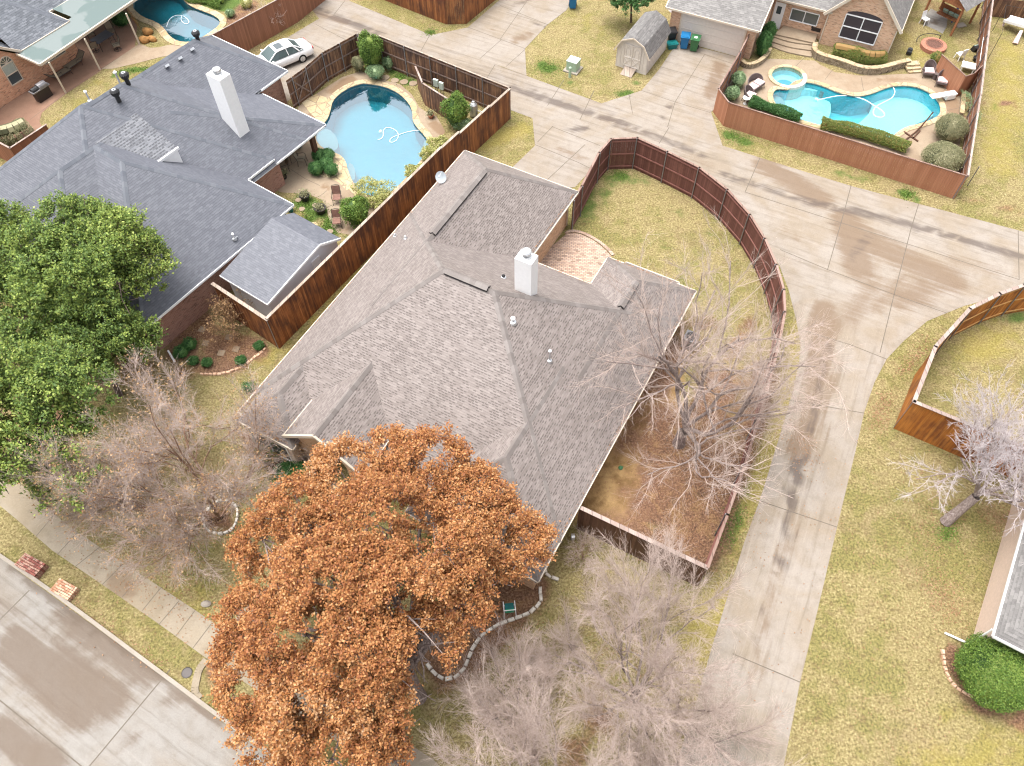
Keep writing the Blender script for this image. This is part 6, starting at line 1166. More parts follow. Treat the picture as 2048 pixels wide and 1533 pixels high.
for k, (q, lab) in enumerate((((378, 690), 'dark green bush at the foot of the brick wall'), ((362, 705), 'dark green bush left of the other at the brick wall'), ((386, 722), 'small green bush on the leaf-strewn bed'), ((414, 726), 'small round green plant between stepping stones and brick edging'), ((482, 721), 'round green plant beside the curved brick edging'), ((518, 692), 'small green plant nearest the fence corner'))): shrub(lab, q, .2, (.42, .42, .36) if k in (0, 1) else (.28, .28, .22), M['leaf_deep'], 450, .06, 90+k, 'garden_shrub')
shrub('dark green foundation shrubs beneath the front bay window', (600, 945), .5, (1.3, .6, .55), M['leaf_deep'], 1900, .08, 97); shrub('green and bronze shrub left of the foundation shrubs', (548, 905), .5, (.9, .5, .5), M['leaf_mix'], 1100, .08, 98); shrub('dark green shrub against the front wall under the rusty oak', (900, 1160), .6, (1.8, .7, .6), M['leaf_deep'], 2000, .08, 99)
shrub('small dark conifer-like bush beside the front garden wall', (500, 775), .3, (.4, .3, .35), M['leaf_deep'], 300, .06, 100)
leafy_tree('small_tree', 'small dark green multi-stemmed tree behind the barn shed', 1252, -4, 2.3, (1262, 45), (2.1, 1.5, 1.1), 25, M['leaf_deep'], 330, 2, .11, .26, M['bark_dark'], lumps=8, limbs=8, trunk_r=.08, zmin=1.0)
shrub('bronze-green bush behind the tan screen fence', (1873, 117), .45, (.45, .45, .5), M['leaf_mix'], 600, .06, 102)
shrub('grey climbing plant along the foot of the brown fence', (1940, 215), .4, (.3, 1.6, .5), M['leaf_sage'], 500, .06, 103, solid=False, lumpy=.3)
# fallen leaves and grass tufts
rng = np.random.default_rng(77)
def scatter(label, spots, n, size, mat, name='fallen_leaves', z=.03, seed=1, up=2.0):
    rng = np.random.default_rng(seed); P_ = []
    wts = np.array([s[-1] for s in spots], float); wts /= wts.sum()
    for s, k in zip(spots, (wts*n).astype(int)):
        a = G(s[0], s[1]); b = G(s[2], s[3]) if len(s) == 6 else a; tt = rng.random(k)[:, None]; c = np.array([[a.x, a.y]])*(1-tt)+np.array([[b.x, b.y]])*tt
        c = c+rng.normal(0, s[-2]*.5, (k, 2)); P_.append(np.concatenate([c, np.full((k, 1), z)+rng.random((k, 1))*.03], 1))
    P_ = np.concatenate(P_); t = leaves(name, P_, size, mat, None, rng, 1, 0, up=up); return tag(t, label, 'leaf litter' if 'leaves' in name else 'grass', kind='stuff')
scatter('fallen brown leaves over the lawns, beds and kerb', [(1330, 830, 1300, 1010, 2.2, 10), (1400, 850, 1400, 1090, 2.6, 16), (1440, 760, 1380, 1000, 2.5, 12), (1370, 1080, 1.6, 5), (430, 690, 510, 690, 1.4, 6), (370, 690, 400, 640, 1.2, 4), (440, 1040, 1.0, 2), (300, 880, 420, 1100, 4.0, 10), (200, 1000, 330, 1200, 3.0, 7), (900, 1330, 1050, 1200, 2.2, 8), (1860, 680, 1800, 750, .5, 3), (1775, 790, 1750, 860, .6, 4), (1880, 950, 1860, 1100, 1.6, 4), (1870, 1160, 1900, 1230, 1.0, 4), (2000, 1040, 1.0, 3), (1900, 1310, 1940, 1380, .6, 3), (1250, 1250, 1200, 1400, 3, 6), (120, 1180, 330, 1340, .4, 2), (1580, 860, 1620, 950, 1.0, 2), (400, 1220, 300, 1080, 2, 4), (1750, 1000, 1900, 1300, 5, 5), (1650, 1300, 1800, 1500, 4, 2)], 12500, .075, M['leaf_dead'], seed=3)
# the grass tufts stand over the whole lawn; greener ones on the lush patches
scatter('clumps of lush green grass on the damp patches', [(1095, 137, 1.0, 3), (1235, 190, 1260, 183, .6, 1), (1460, 270, 1490, 285, .8, 3), (600, 400, 640, 425, .9, 6), (655, 440, 665, 470, .6, 4), (615, 440, .5, 2), (790, 145, 820, 165, .7, 3), (1815, 390, .6, 2), (1895, 1065, .6, 2), (230, 148, 300, 135, .5, 2), (860, 66, .6, 2), (1240, 350, .7, 2), (1450, 1090, 1480, 1020, .6, 2)], 6500, .08, M['grass_green'], 'grass', .0, 5, .1)

# dark leaf debris caught in gutters and roof valleys
def debris(lines, n, size, label, seed):
    rng = np.random.default_rng(seed); P_ = []
    tot = sum((b-a).length for a, b in lines)
    for a, b in lines:
        k = int(n*(b-a).length/tot); t_ = rng.random(k); t_ = np.where(np.sin(t_*(b-a).length*4.1)+rng.normal(0, .6, k) > -.2, t_, rng.random(k)); A_, B_ = np.array(a), np.array(b)
        P_.append(A_+(B_-A_)*t_[:, None]+rng.normal(0, .03, (k, 3))*np.array([1, 1, .1]))
    tag(leaves('roof_debris', np.concatenate(P_), size, M['leaf_dead'], None, rng, 1, 0, up=2.5), label, 'leaf debris', kind='stuff')
w1_, w2_ = F1.w, F2.w
debris([(w1_(29.7, -5.18, 2.70), w1_(11.2, -5.18, 2.70)), (w1_(27.42, -14.1, 2.72), w1_(27.42, -10.5, 2.72)), (w1_(33.7, -14.38, 2.71), w1_(28, -14.38, 2.71)), (w1_(29.7, -10.2, 2.74), w1_(29.7, -5.3, 2.72)), (w1_(11.3, -22.18, 2.7), w1_(33.5, -22.18, 2.7)), (w1_(11.3, -21.5, 2.72), w1_(11.3, -18.7, 2.72))], 1500, .07, 'brown leaf debris caught along the eaves of the grey roof', 5)
# ------------------------------------------------------------------ small things
def up(v, h): return v+Vector((0, 0, h))
def face_dir(px0, px1, z=0):
    d = G(*px1, z)-G(*px0, z); return math.atan2(d.y, d.x)
# white saloon car
def make_car(label, P, yaw):
    t = thing('parked_car', label, 'car', P, yaw)
    L = 4.85; st = []   # body loft in local coords: x forward from the rear axle line; centre at 0
    xs = [-2.42, -2.38, -2.15, -1.7, -1.1, -.3, .6, 1.3, 1.8, 2.15, 2.36, 2.42]
    top = [.62, .84, .93, .96, .96, .95, .95, .93, .88, .80, .66, .55]; hw = [.62, .76, .84, .885, .90, .905, .905, .90, .88, .83, .72, .60]
    rings = []
    for x, z, w_ in zip(xs, top, hw):
        rings.append([Vector((x, s*u*w_, h)) for (s, u, h) in ((-1, .86, .24), (-1, .985, .34), (-1, 1.0, .56), (-1, .95, min(z-.07, .80)), (-1, .80, z-.01), (-1, .4, z+.015), (1, 0, z+.02), (1, .4, z+.015), (1, .80, z-.01), (1, .95, min(z-.07, .80)), (1, 1.0, .56), (1, .985, .34), (1, .86, .24))])
    mb = MB()
    for A_, B_ in zip(rings[:-1], rings[1:]):
        for k in range(len(A_)-1): mb.face([A_[k], A_[k+1], B_[k+1], B_[k]])
    mb.face(rings[0][::-1]); mb.face(rings[-1]); mb.build('body', M['car'], t, world=False, smooth=True)
    gl = [(-1.62, .945, .66), (-1.02, 1.36, .56), (-.62, 1.43, .56), (.15, 1.43, .56), (.50, 1.38, .56), (1.22, .945, .70)]   # x, z, half width
    mb = MB(); lower = lambda x: .945; R_ = []
    for x, z, w_ in gl: R_.append([Vector((x, -.80, .93)), Vector((x, -w_, z)), Vector((x, w_, z)), Vector((x, .80, .93))])
    for A_, B_ in zip(R_[:-1], R_[1:]):
        for k in range(3): mb.face([A_[k], A_[k+1], B_[k+1], B_[k]])
    mb.build('windows', M['glass_car'], t, world=False)
    mb = MB(); rp_ = [(-1.0, 1.375, .56), (-.62, 1.45, .58), (.15, 1.45, .58), (.48, 1.40, .57)]
    for (x0, z0, w0), (x1, z1, w1) in zip(rp_[:-1], rp_[1:]): mb.face([Vector((x0, -w0, z0)), Vector((x0, w0, z0)), Vector((x1, w1, z1)), Vector((x1, -w1, z1))])
    for s in (-1, 1):
        mb.tube([(-1.62, s*.68, .95), (-1.0, s*.57, 1.37), (-.62, s*.575, 1.44), (.15, s*.575, 1.44), (.48, s*.565, 1.39), (1.22, s*.71, .95)], .045, 6); mb.tube([(-.32, s*.575, 1.43), (-.36, s*.81, .95)], .03, 5); mb.tube([(-.90, s*.575, 1.39), (-1.25, s*.8, .95)], .06, 5)
    mb.build('roof', M['car'], t, world=False)
    mb = MB(); mb.box((.0, 0, 1.462), (.55, .72, .02)); mb.build('sunroof', M['glass'], t, world=False)
    for sx, sy in ((1.38, -1), (1.38, 1), (-1.33, -1), (-1.33, 1)):
        mb = MB(); c = Vector((sx, sy*.80, .32)); mb.tube([c-Vector((0, .11, 0)), c+Vector((0, .11, 0))], .325, 20); w_ = mb.build('wheel', M['rubber'], t, world=False)
        mb = MB(); o = c+Vector((0, sy*.115, 0)); n_ = 20; ring_ = [o+Vector((math.cos(k*math.pi/10)*.205, 0, math.sin(k*math.pi/10)*.205)) for k in range(n_)]; mb.face(ring_ if sy < 0 else ring_[::-1]); 
        for k in range(5): a = k*1.2566; mb.beam(o+Vector((0, sy*.01, 0)), o+Vector((math.cos(a)*.2, sy*.012, math.sin(a)*.2)), .02, .05)
        mb.build('rim', M['steel'], w_, world=False)
    for s in (-1, 1):
        mb = MB(); mb.box((-2.39, s*.60, .74), (.08, .30, .15)); mb.build('tail_light', M['redglass'], t, world=False)
        mb = MB(); mb.box((2.30, s*.58, .66), (.14, .32, .13)); mb.build('headlight', M['steel'], t, world=False)
        mb = MB(); mb.box((.98, s*.95, .98), (.12, .18, .12)); mb.build('mirror', M['car'], t, world=False)
        for x in (.62, -.42):
            mb = MB(); mb.box((x-.12, s*.915, .72), (.16, .02, .03)); mb.build('door_handle', M['car'], t, world=False)
    return t
w1 = G(607, 125); w0 = G(545, 151); yaw = math.atan2((w0-w1).y, (w0-w1).x); f = Vector((math.cos(yaw), math.sin(yaw), 0)); lft = Vector((-f.y, f.x, 0))
# right-hand rear wheel is the one seen: centre lies ahead and to the far side
make_car('white saloon with sunroof parked on the drive beyond the slate roof', w1+f*1.33+(lft if lft.dot(Vector((0, 1, 0))) > 0 else -lft)*.85, yaw)
# wheelie bins
def make_bin(label, P, yaw, mat, sticker=False):
    t = thing('wheelie_bin', label, 'bin', P, yaw); mb = MB(); lo, hi = .24, .31
    V = [[Vector((sx*w_, sy*w_*1.15, z)) for sx, sy in ((-1, -1), (1, -1), (1, 1), (-1, 1))] for w_, z in ((lo, .10), (hi, .98), (hi+.03, .98), (hi+.03, 1.03))]
    for A_, B_ in zip(V[:-1], V[1:]):
        for k in range(4): mb.face([A_[k], A_[(k+1) % 4], B_[(k+1) % 4], B_[k]])
    mb.face(V[0][::-1]); mb.face(V[-1]); mb.build('body', mat, t, world=False)
    mb = MB(); mb.box((0, -.02, 1.06), (.70, .84, .05)); mb.box((0, -.05, 1.10), (.5, .6, .04)); mb.tube([(-.3, .42, 1.05), (.3, .42, 1.05)], .025, 6); l_ = mb.build('lid', mat, t, world=False)
    if sticker: mb = MB(); mb.box((0, -.08, 1.125), (.22, .22, .012)); mb.build('sticker', M['white'], l_, world=False)
    for s in (-1, 1): mb = MB(); mb.tube([(s*.24, .33, .13), (s*.32, .33, .13)], .13, 14); mb.build('wheel', M['black'], t, world=False)
    return t
yb = F4.yaw-math.pi/2
def bin_at(q): P = G(*q); return P
make_bin('blue wheelie bin in front of the beige garage door', bin_at((1367, 96)), yb+.25, M['blue_bin']); make_bin('green wheelie bin with white lid sticker beside the blue one', bin_at((1387, 101)), yb+.15, M['green_bin'], True); make_bin('blue wheelie bin cut by the top edge of the photo', bin_at((1145, 16)), yb+.4, M['blue_bin'])
t = make_bin('black bin behind the barn shed at the garage corner', G(1340, 86), yb+.6, M['black'])
t = thing('storage_tub', 'low teal recycling tub beside the blue wheelie bin', 'tub', G(1343, 96), yb-.9); mb = MB()
V = [[Vector((sx*a, sy*b, z)) for sx, sy in ((-1, -1), (1, -1), (1, 1), (-1, 1))] for a, b, z in ((.22, .30, 0), (.27, .38, .36), (.30, .41, .36), (.30, .41, .40))]
for A_, B_ in zip(V[:-1], V[1:]):
    for k in range(4): mb.face([A_[k], A_[(k+1) % 4], B_[(k+1) % 4], B_[k]])
mb.build('body', M['teal_bin'], t, world=False); mb = MB(); mb.box((0, 0, .42), (.62, .84, .05)); mb.box((0, 0, .45), (.4, .6, .03)); mb.build('lid', M['teal_bin'], t, world=False)
dish(G(1341, 66), Vector((.1, -.35, .9)), .62, 'large white satellite dish on a pole by the brick garage corner', 2.0, M['white'])
# transformer box
t = thing('transformer_box', 'pale green utility transformer on the lawn between two driveways', 'utility box', G(1146, 140), math.radians(-30)); mb = MB(); mb.box((0, 0, .05), (1.15, 1.1, .10)); mb.build('pad', M['curb'], t, world=False)
mb = MB(); mb.box((0, 0, .45), (.80, .72, .70)); mb.beam((0, -.362, .12), (0, -.362, .75), .02, .02); mb.build('cabinet', M['utility'], t, world=False); mb = MB(); mb.box((0, 0, .83), (.84, .76, .06)); mb.build('lid', M['utility_top'], t, world=False)
t = thing('utility_post', 'short pale green marker post beside the transformer', 'post', G(1139.5, 155)); mb = MB(); P = G(1139.5, 155); mb.lathe(P, [(.10, 0), (.10, .72), (.11, .73), (.11, .80), (.05, .86), (0, .87)], 12); mb.build('tube', M['utility'], t)
# brick pallets at the kerb
def pallet(q0, q1, q2, h, label, mat, seed):
    a, b, c = G(*q0, h), G(*q1, h), G(*q2, h); x = b-a; y = c-b; cen = a+x/2+y/2; yaw = math.atan2(x.y, x.x); lx, ly = x.length, y.length
    t = thing('brick_stack', label, 'brick stack', (cen.x, cen.y, 0), yaw, 'brick stacks by the kerb'); rg = random.Random(seed); s = 1 if (x.cross(y)).z > 0 else -1
    mb = MB(); n = 9
    for k in range(3):
        for i in range(n):
            for j in range(6):
                mb.box((-lx/2+(i+.5)*lx/n, -ly/2+(j+.5)*ly/6, h*(k+.5)/3+rg.uniform(-.01, .01)), (lx/n-.012, ly/6-.02, h/3-.006), rz=rg.uniform(-.03, .03), mat=rg.choice((0, 0, 1)))
    mb.build('bricks', mat, t, world=False); return t
pallet((27, 1130), (68, 1153), (91, 1128), .42, 'stack of dark red bricks on the grass by the kerb', [M['brick_red'], simple('dark_red_brick', (.20, .07, .055), .9, var=.4, scale=8)], 1)
pallet((98, 1180), (134, 1200), (156, 1176), .30, 'stack of pale orange bricks on the grass by the kerb', [M['brick_pink'], simple('orange_clay_brick', (.42, .21, .13), .9, var=.3, scale=8)], 2)
# stone borders
def border(label, line, closed, seed, mat, w_=.16, step=.36, h=.14):
    rg = random.Random(seed); P0 = smooth_line(line+([line[0]] if closed else []), 2); t = thing('stone_border', label, 'stone border', (P0[0].x, P0[0].y, 0))
    for p, d in resample(P0, step):
        mb = MB(); L = step*rg.uniform(.82, .98); ww = w_*rg.uniform(.75, 1.2); hh = h*rg.uniform(.7, 1.2); a = math.atan2(d.y, d.x)+rg.uniform(-.12, .12); x = Vector((math.cos(a), math.sin(a), 0)); y = Vector((-x.y, x.x, 0)); R0 = []
        for z, k in ((0, 1), (hh*.7, 1), (hh, .8)): R0.append([p+x*(sx*L/2*k*rg.uniform(.9, 1))+y*(sy*ww/2*k*rg.uniform(.85, 1.1))+Vector((0, 0, z)) for sx, sy in ((-1, -1), (1, -1), (1, 1), (-1, 1))])
        for A_, B_ in zip(R0[:-1], R0[1:]):
            for k in range(4): mb.face([A_[k], A_[(k+1) % 4], B_[(k+1) % 4], B_[k]])
        mb.face(R0[-1]); mb.build('stone', mat, t)
    return t
border('curving white limestone border of the bed under the rusty oak', Gs(crop([(455, 960), (500, 1015), (560, 1035), (620, 1015), (665, 960), (690, 890), (720, 830), (770, 770), (850, 720), (960, 680), (1030, 655), (1080, 610), (1100, 575), (1095, 530), (1090, 490)], 700, 1000, .3477)), False, 1, M['stone_white'])
border('short white limestone border from the house corner', Gs(crop([(1120, 400), (1130, 432), (1160, 445), (1195, 462)], 700, 1000, .3477)), False, 2, M['stone_white'])
border('round ring of white limestone around the bare tree', Gs([(424, 1012), (410, 1030), (407, 1050), (416, 1063), (438, 1069), (456, 1066), (470, 1053), (476, 1036), (476, 1020), (466, 1006), (450, 1001), (436, 1004)]), True, 3, M['stone_white'], .14, .27)
border('curved red brick edging of the leaf-strewn bed', Gs(crop([(1590, 1450), (1720, 1455), (1850, 1420), (1940, 1370), (2044, 1290), (2100, 1240)], 0, 380, .2544)), False, 4, M['brick_pink'], .14, .24, .10)
border('curved brick edging around the big green bush at the lower right', Gs(crop([(1300, 980), (1310, 1060), (1335, 1120), (1380, 1165), (1440, 1195)], 1348, 900, .413)), False, 5, M['brick_pink'], .14, .24, .10)
# stepping stones
def steppers(spots, r, mat, lab, grp, z=.05, square=False):
    for k, (q, l) in enumerate(spots):
        c = G(*q); t = None; mb = MB(); n = 4 if square else 12; rg = random.Random(k+3); P_ = [c+Vector((math.cos(a)*r*rg.uniform(.9, 1.1), math.sin(a)*r*rg.uniform(.9, 1.1), 0)) for a in [i*2*math.pi/n+.6 for i in range(n)]]; mb.prism(P_, 0, z); o = mb.build('stepping_stone', mat); o['label'] = l; o['category'] = 'stepping stone'; o['group'] = grp
steppers([((771, 156), 'round stepping stone nearest the sage bush'), ((790, 162), 'second round stepping stone from the sage bush'), ((808, 165), 'third round stepping stone from the sage bush'), ((826, 168), 'round stepping stone nearest the equipment screen')], .30, M['deck'], '', 'round stepping stones behind the kidney pool')
steppers([((404, 660), 'square stepping stone nearest the brick wall'), ((411, 687), 'square stepping stone left of the leafless shrub'), ((443, 707), 'square stepping stone in the middle of the leafy bed'), ((472, 699), 'square stepping stone nearest the fence corner'), ((458, 675), 'square stepping stone under the leafless shrub')], .27, M['deck'], '', 'square stepping stones on the leafy bed', .04, True)
steppers([((597, 401), 'pale stone disc beside the large dark pot'), ((604, 419), 'pale stone disc nearest the slate roof corner'), ((631, 412), 'pale stone disc left of the second pot'), ((660, 464), 'pale stone disc near the curved path')], .20, M['deck'], '', 'pale stone discs in the green grass')
# pots
def pot(label, q, r, h, mat, plant=None, z0=0, cat='plant pot'):
    P = up(G(*q, z0), 0); t = thing('plant_pot', label, cat, P); mb = MB(); mb.lathe(P, [(r*.7, 0), (r, h*.85), (r*1.12, h*.86), (r*1.12, h), (r*.9, h), (r*.86, h*.85), (0, h*.84)], 16); mb.build('pot', mat, t)
    if plant: rg = np.random.default_rng(int(q[0])); leaves('plant', np.array(P)+np.array([0, 0, h+.12])+rg.normal(0, 1, (140, 3))*np.array([r*.6, r*.6, .10]), .10, plant, t, rg, 2, .03)
    return t
pot('large dark brown pot on the grass nearest the slate roof', (611, 400), .32, .45, M['iron'], M['leaf_dusty']); pot('second dark brown pot on the grass beside the curved path', (642, 425), .36, .42, M['iron'], M['leaf_dusty']); pot('terracotta pot against the pool equipment screen', (862, 236), .22, .30, M['terracotta'], M['leaf_dusty'])
pot('planted pot beside the wing wall of the slate house', (569, 357), .22, .35, M['iron'], M['leaf_dusty']); pot('dark grey pot near the shed roof', (629, 456), .22, .25, M['stone_tan'], None); pot('teal pot below the corner of the slate roof', (582, 423), .22, .5, M['teal_bin'], None); pot('black pot at the foot of the brown fence', (1950, 122), .22, .3, M['black'], None); pot('dark bowl planter under the patio roof edge', (598, 295), .25, .25, M['iron'], None)
# blue glazed birdbath like ornament and pool gear
t = thing('garden_urn', 'blue glazed urn at the foot of the conical shrub', 'urn', G(911, 254)); mb = MB(); mb.lathe(G(911, 254), [(.10, 0), (.06, .1), (.16, .3), (.18, .45), (.14, .5), (.18, .55), (.12, .55)], 14); mb.build('vessel', M['blue_bin'], t)
for k, (q, l) in enumerate((((874, 190), 'left grey equipment cabinet on posts behind the low screen'), ((885, 196), 'right grey equipment cabinet on posts behind the low screen'))):
    P = G(*q); t = thing('equipment_cabinet', l, 'cabinet', P, math.radians(-30), 'equipment cabinets behind the screen'); mb = MB(); mb.box((0, 0, 1.0), (.38-.06*k, .16, .55)); mb.build('box', M['utility_top'], t, world=False); mb = MB(); mb.tube([(-.1, 0, 0), (-.1, 0, .75)], .025, 6); mb.tube([(.1, 0, 0), (.1, 0, .75)], .025, 6); mb.build('posts', M['galv'], t, world=False)
t = thing('pool_filter', 'grey pool filter tank with pump and pipes behind the side fence', 'pool filter', G(948, 232)); mb = MB(); P = G(948, 232); mb.lathe(P, [(.26, .05), (.30, .12), (.30, .75), (.26, .95), (.14, 1.08), (.10, 1.1), (.10, 1.2), (0, 1.22)], 18); mb.build('tank', M['steel'], t); mb = MB(); mb.tube([up(P+Vector((.35, -.5, 0)), .2), up(P+Vector((.9, -.2, 0)), .2)], .16, 12); mb.build('pump', M['black'], t); mb = MB(); mb.tube([up(P+Vector((.3, 0, 0)), .4), up(P+Vector((.7, -.1, 0)), .4), up(P+Vector((.7, -.3, 0)), .15)], .03, 6); mb.build('pipe', M['white'], t)
# pool cleaner hoses (floating)
def hose(label, pts, r=.021, z=-.07, head=None):
    L = smooth_line([up(G(x, y, z), 0) for x, y in pts], 3); t = thing('pool_hose', label, 'hose', L[0]); mb = MB(); mb.tube(L, r, 6); mb.build('hose', M['hose'], t)
    if head: P = G(*head, z-.2); mb = MB(); mb.lathe(P, [(.0, 0), (.14, .02), (.16, .1), (.08, .2), (0, .21)], 12); mb.build('cleaner_head', M['utility_top'], t)
    return t
hose('white cleaner hose looping on the kidney shaped pool', crop([(1330, 1025), (1250, 1035), (1170, 1060), (1110, 1085), (1095, 1110), (1110, 1125), (1150, 1110), (1170, 1070), (1160, 1040), (1130, 1015), (1090, 1003), (1060, 1008), (1045, 1040), (1050, 1070), (1030, 1095), (1005, 1100)], 500, 0, .2544), head=(762, 266))
hose('white cleaner hose looping across the turquoise pool', crop([(700, 655), (780, 635), (860, 622), (940, 630), (1010, 650), (1070, 690), (1120, 720), (1145, 750), (1120, 770), (1075, 760), (1060, 735), (1080, 695), (1140, 665), (1190, 640), (1210, 600), (1195, 570)], 1420, 0, .3066), .027, head=(1631, 202))
hose('white cleaner hose arched over the dark teal pool', crop([(1310, 210), (1330, 150), (1380, 120), (1440, 125), (1480, 155), (1490, 185), (1450, 190), (1420, 160), (1430, 125)], 0, 0, .2544))
# diving board
t = thing('diving_board', 'white diving board at the deep end of the turquoise pool', 'diving board', G(1895, 195)); a, b = G(1862, 194, .45), G(1912, 185, .45); mb = MB(); mb.beam(a, b, .46, .06); mb.build('board', M['white'], t); mb = MB(); x = (b-a).normalized(); mb.beam(a+x*1.2-Vector((0, 0, .2)), a+x*1.9-Vector((0, 0, .2)), .5, .32); mb.build('stand', M['white'], t)
# hammock stand
t = thing('hammock_stand', 'brown wooden arc hammock stand beside the turquoise pool', 'hammock stand', G(1820, 272)); mb = MB(); p0, p1 = G(1866, 225, .9), G(1807, 283, .1); L = [p0.lerp(p1, k/10)+Vector((0, 0, -.75*math.sin(math.pi*k/10)**.8*.6)) for k in range(11)]; L = [Vector((v.x, v.y, max(.08, v.z))) for v in L]; mb.tube(L, .05, 6); mb.tube([v+Vector((.08, .05, 0)) for v in L[3:]], .045, 6); mb.build('arc', M['darkwood'], t)
mb = MB(); mb.beam(G(1808, 264, .05), G(1836, 283, .05), .1, .08); mb.beam(G(1814, 270, .05)+Vector((.3, -.4, 0)), G(1840, 262, .05), .1, .08); mb.build('foot', M['darkwood'], t)
# chairs ---------------------------------------------------------
def wicker_chair(label, P, yaw, w_=.62, cush=1, group=None, name='wicker_chair'):
    t = thing(name, label, 'chair', P, yaw, group=group); t.scale = (1.22, 1.22, 1.1); mb = MB(); mb.box((0, 0, .33), (w_, .58, .14)); n = 11
    mb.build('seat', M['wicker'], t, world=False); mb = MB(); pts = [Vector((-math.cos(a)*w_*.56, .05+math.sin(a)*.34, .62+.30*math.sin(a))) for a in np.linspace(-.5, math.pi+.5, n)]; lo = [Vector((p.x*.9, p.y*.95, .38)) for p in pts]
    for i in range(n-1): mb.face([lo[i], lo[i+1], pts[i+1], pts[i]])
    mb.tube(pts, .03, 6); mb.build('backrest', M['wicker'], t, world=False)
    for sx in (-1, 1):
        for sy in (-1, 1): mb = MB(); mb.tube([(sx*w_*.45, sy*.26, .3), (sx*w_*.5, sy*.32, 0)], .018, 5); mb.build('leg', M['wicker'], t, world=False)
    for k in range(cush): mb = MB(); mb.box(((k-(cush-1)/2)*w_/cush, -.03, .44), (w_/cush*.86, .50, .10)); mb.build('cushion', M['cushion'], t, world=False)
    return t
wicker_chair('left round-backed wicker chair with pink cushion by the screen fence', G(1853, 152), math.radians(-10), group='wicker chairs by the tan screen'); wicker_chair('right round-backed wicker chair with pink cushion by the screen fence', G(1880, 171), math.radians(-22), group='wicker chairs by the tan screen')
wicker_chair('wide wicker loveseat with white cushions near the round spa', G(1508, 180), math.radians(42), 1.15, 2, name='wicker_loveseat'); wicker_chair('single wicker chair with pink cushion between loveseat and little table', G(1497, 201), math.radians(50), .6, 1)
t = thing('side_table', 'small round white side table beside the wicker chair', 'table', G(1490, 208)); mb = MB(); P = G(1490, 208); mb.lathe(P, [(.18, 0), (.05, .05), (.05, .46), (.27, .48), (.27, .52), (0, .52)], 16); mb.build('top', M['white'], t)
t = thing('side_table', 'small brown wicker table between the two round-backed chairs', 'table', G(1868, 158)); mb = MB(); P = G(1868, 158); mb.lathe(P, [(.16, 0), (.14, .42), (.24, .45), (.24, .48), (0, .48)], 14); mb.build('top', M['wicker'], t)
def metal_chair(label, P, yaw, group=None, seat='sling', back_h=.95, name='patio_chair', swivel=False, fabric_back=True):
    t = thing(name, label, 'chair', P, yaw, group=group); s = M[seat]; mb = MB(); mb.box((0, 0, .43), (.52, .52, .05)); mb.build('seat', s, t, world=False)
    mb = MB(); mb.face([Vector((-.24, .26, .48)), Vector((.24, .26, .48)), Vector((.24, .40, back_h)), Vector((-.24, .40, back_h))]); mb.face([Vector((-.24, .275, .48)), Vector((-.24, .415, back_h)), Vector((.24, .415, back_h)), Vector((.24, .275, .48))]); mb.build('backrest', s, t, world=False)
    mb = MB(); mb.tube([(-.26, .26, .44), (-.26, .41, back_h), (-.2, .42, back_h+.04), (0, .425, back_h+.07), (.2, .42, back_h+.04), (.26, .41, back_h), (.26, .26, .44)], .018, 6)
    for sx in (-1, 1): mb.tube([(sx*.28, .33, .66), (sx*.30, -.15, .68), (sx*.29, -.25, .6), (sx*.27, -.25, .42)], .018, 6)
    mb.build('frame', M['iron'], t, world=False)
    if swivel: mb = MB(); mb.tube([(.27*math.cos(a), .27*math.sin(a), .03) for a in np.linspace(0, 2*math.pi, 17)[:-1]], .018, 5, closed=True); mb.tube([(0, 0, .04), (0, 0, .41)], .03, 6); [mb.tube([(0, 0, .06), (.27*math.cos(a), .27*math.sin(a), .03)], .015, 5) for a in (0, 1.57, 3.14, 4.71)]; mb.build('base', M['iron'], t, world=False)
    else:
        for sx in (-1, 1):
            for sy in (-1, 1): mb = MB(); mb.tube([(sx*.25, sy*.25, .43), (sx*.28, sy*.30, 0)], .018, 5); mb.build('leg', M['iron'], t, world=False)
    return t
metal_chair('high-backed metal chair with round medallion on the curved garden path', G(676, 405), math.radians(5), seat='rustchair', back_h=1.05); metal_chair('metal chair half hidden behind the bright rounded shrub', G(676, 452), math.radians(5), seat='rustchair', back_h=1.0)
metal_chair('metal patio chair with pale sling beside the boxwoods', G(606, 328), math.radians(95)); metal_chair('metal patio chair next to the wing wall pot', G(569, 343), math.radians(-60)); 
t = thing('patio_table', 'small tiled patio table under the slate roof edge', 'table', G(583, 318), F2.yaw); mb = MB(); mb.box((0, 0, .62), (.75, .75, .05)); mb.build('table_top', M['deck'], t, world=False)
for sx in (-1, 1):
    for sy in (-1, 1): mb = MB(); mb.tube([(sx*.32, sy*.32, .6), (sx*.34, sy*.34, 0)], .02, 5); mb.build('leg', M['iron'], t, world=False)
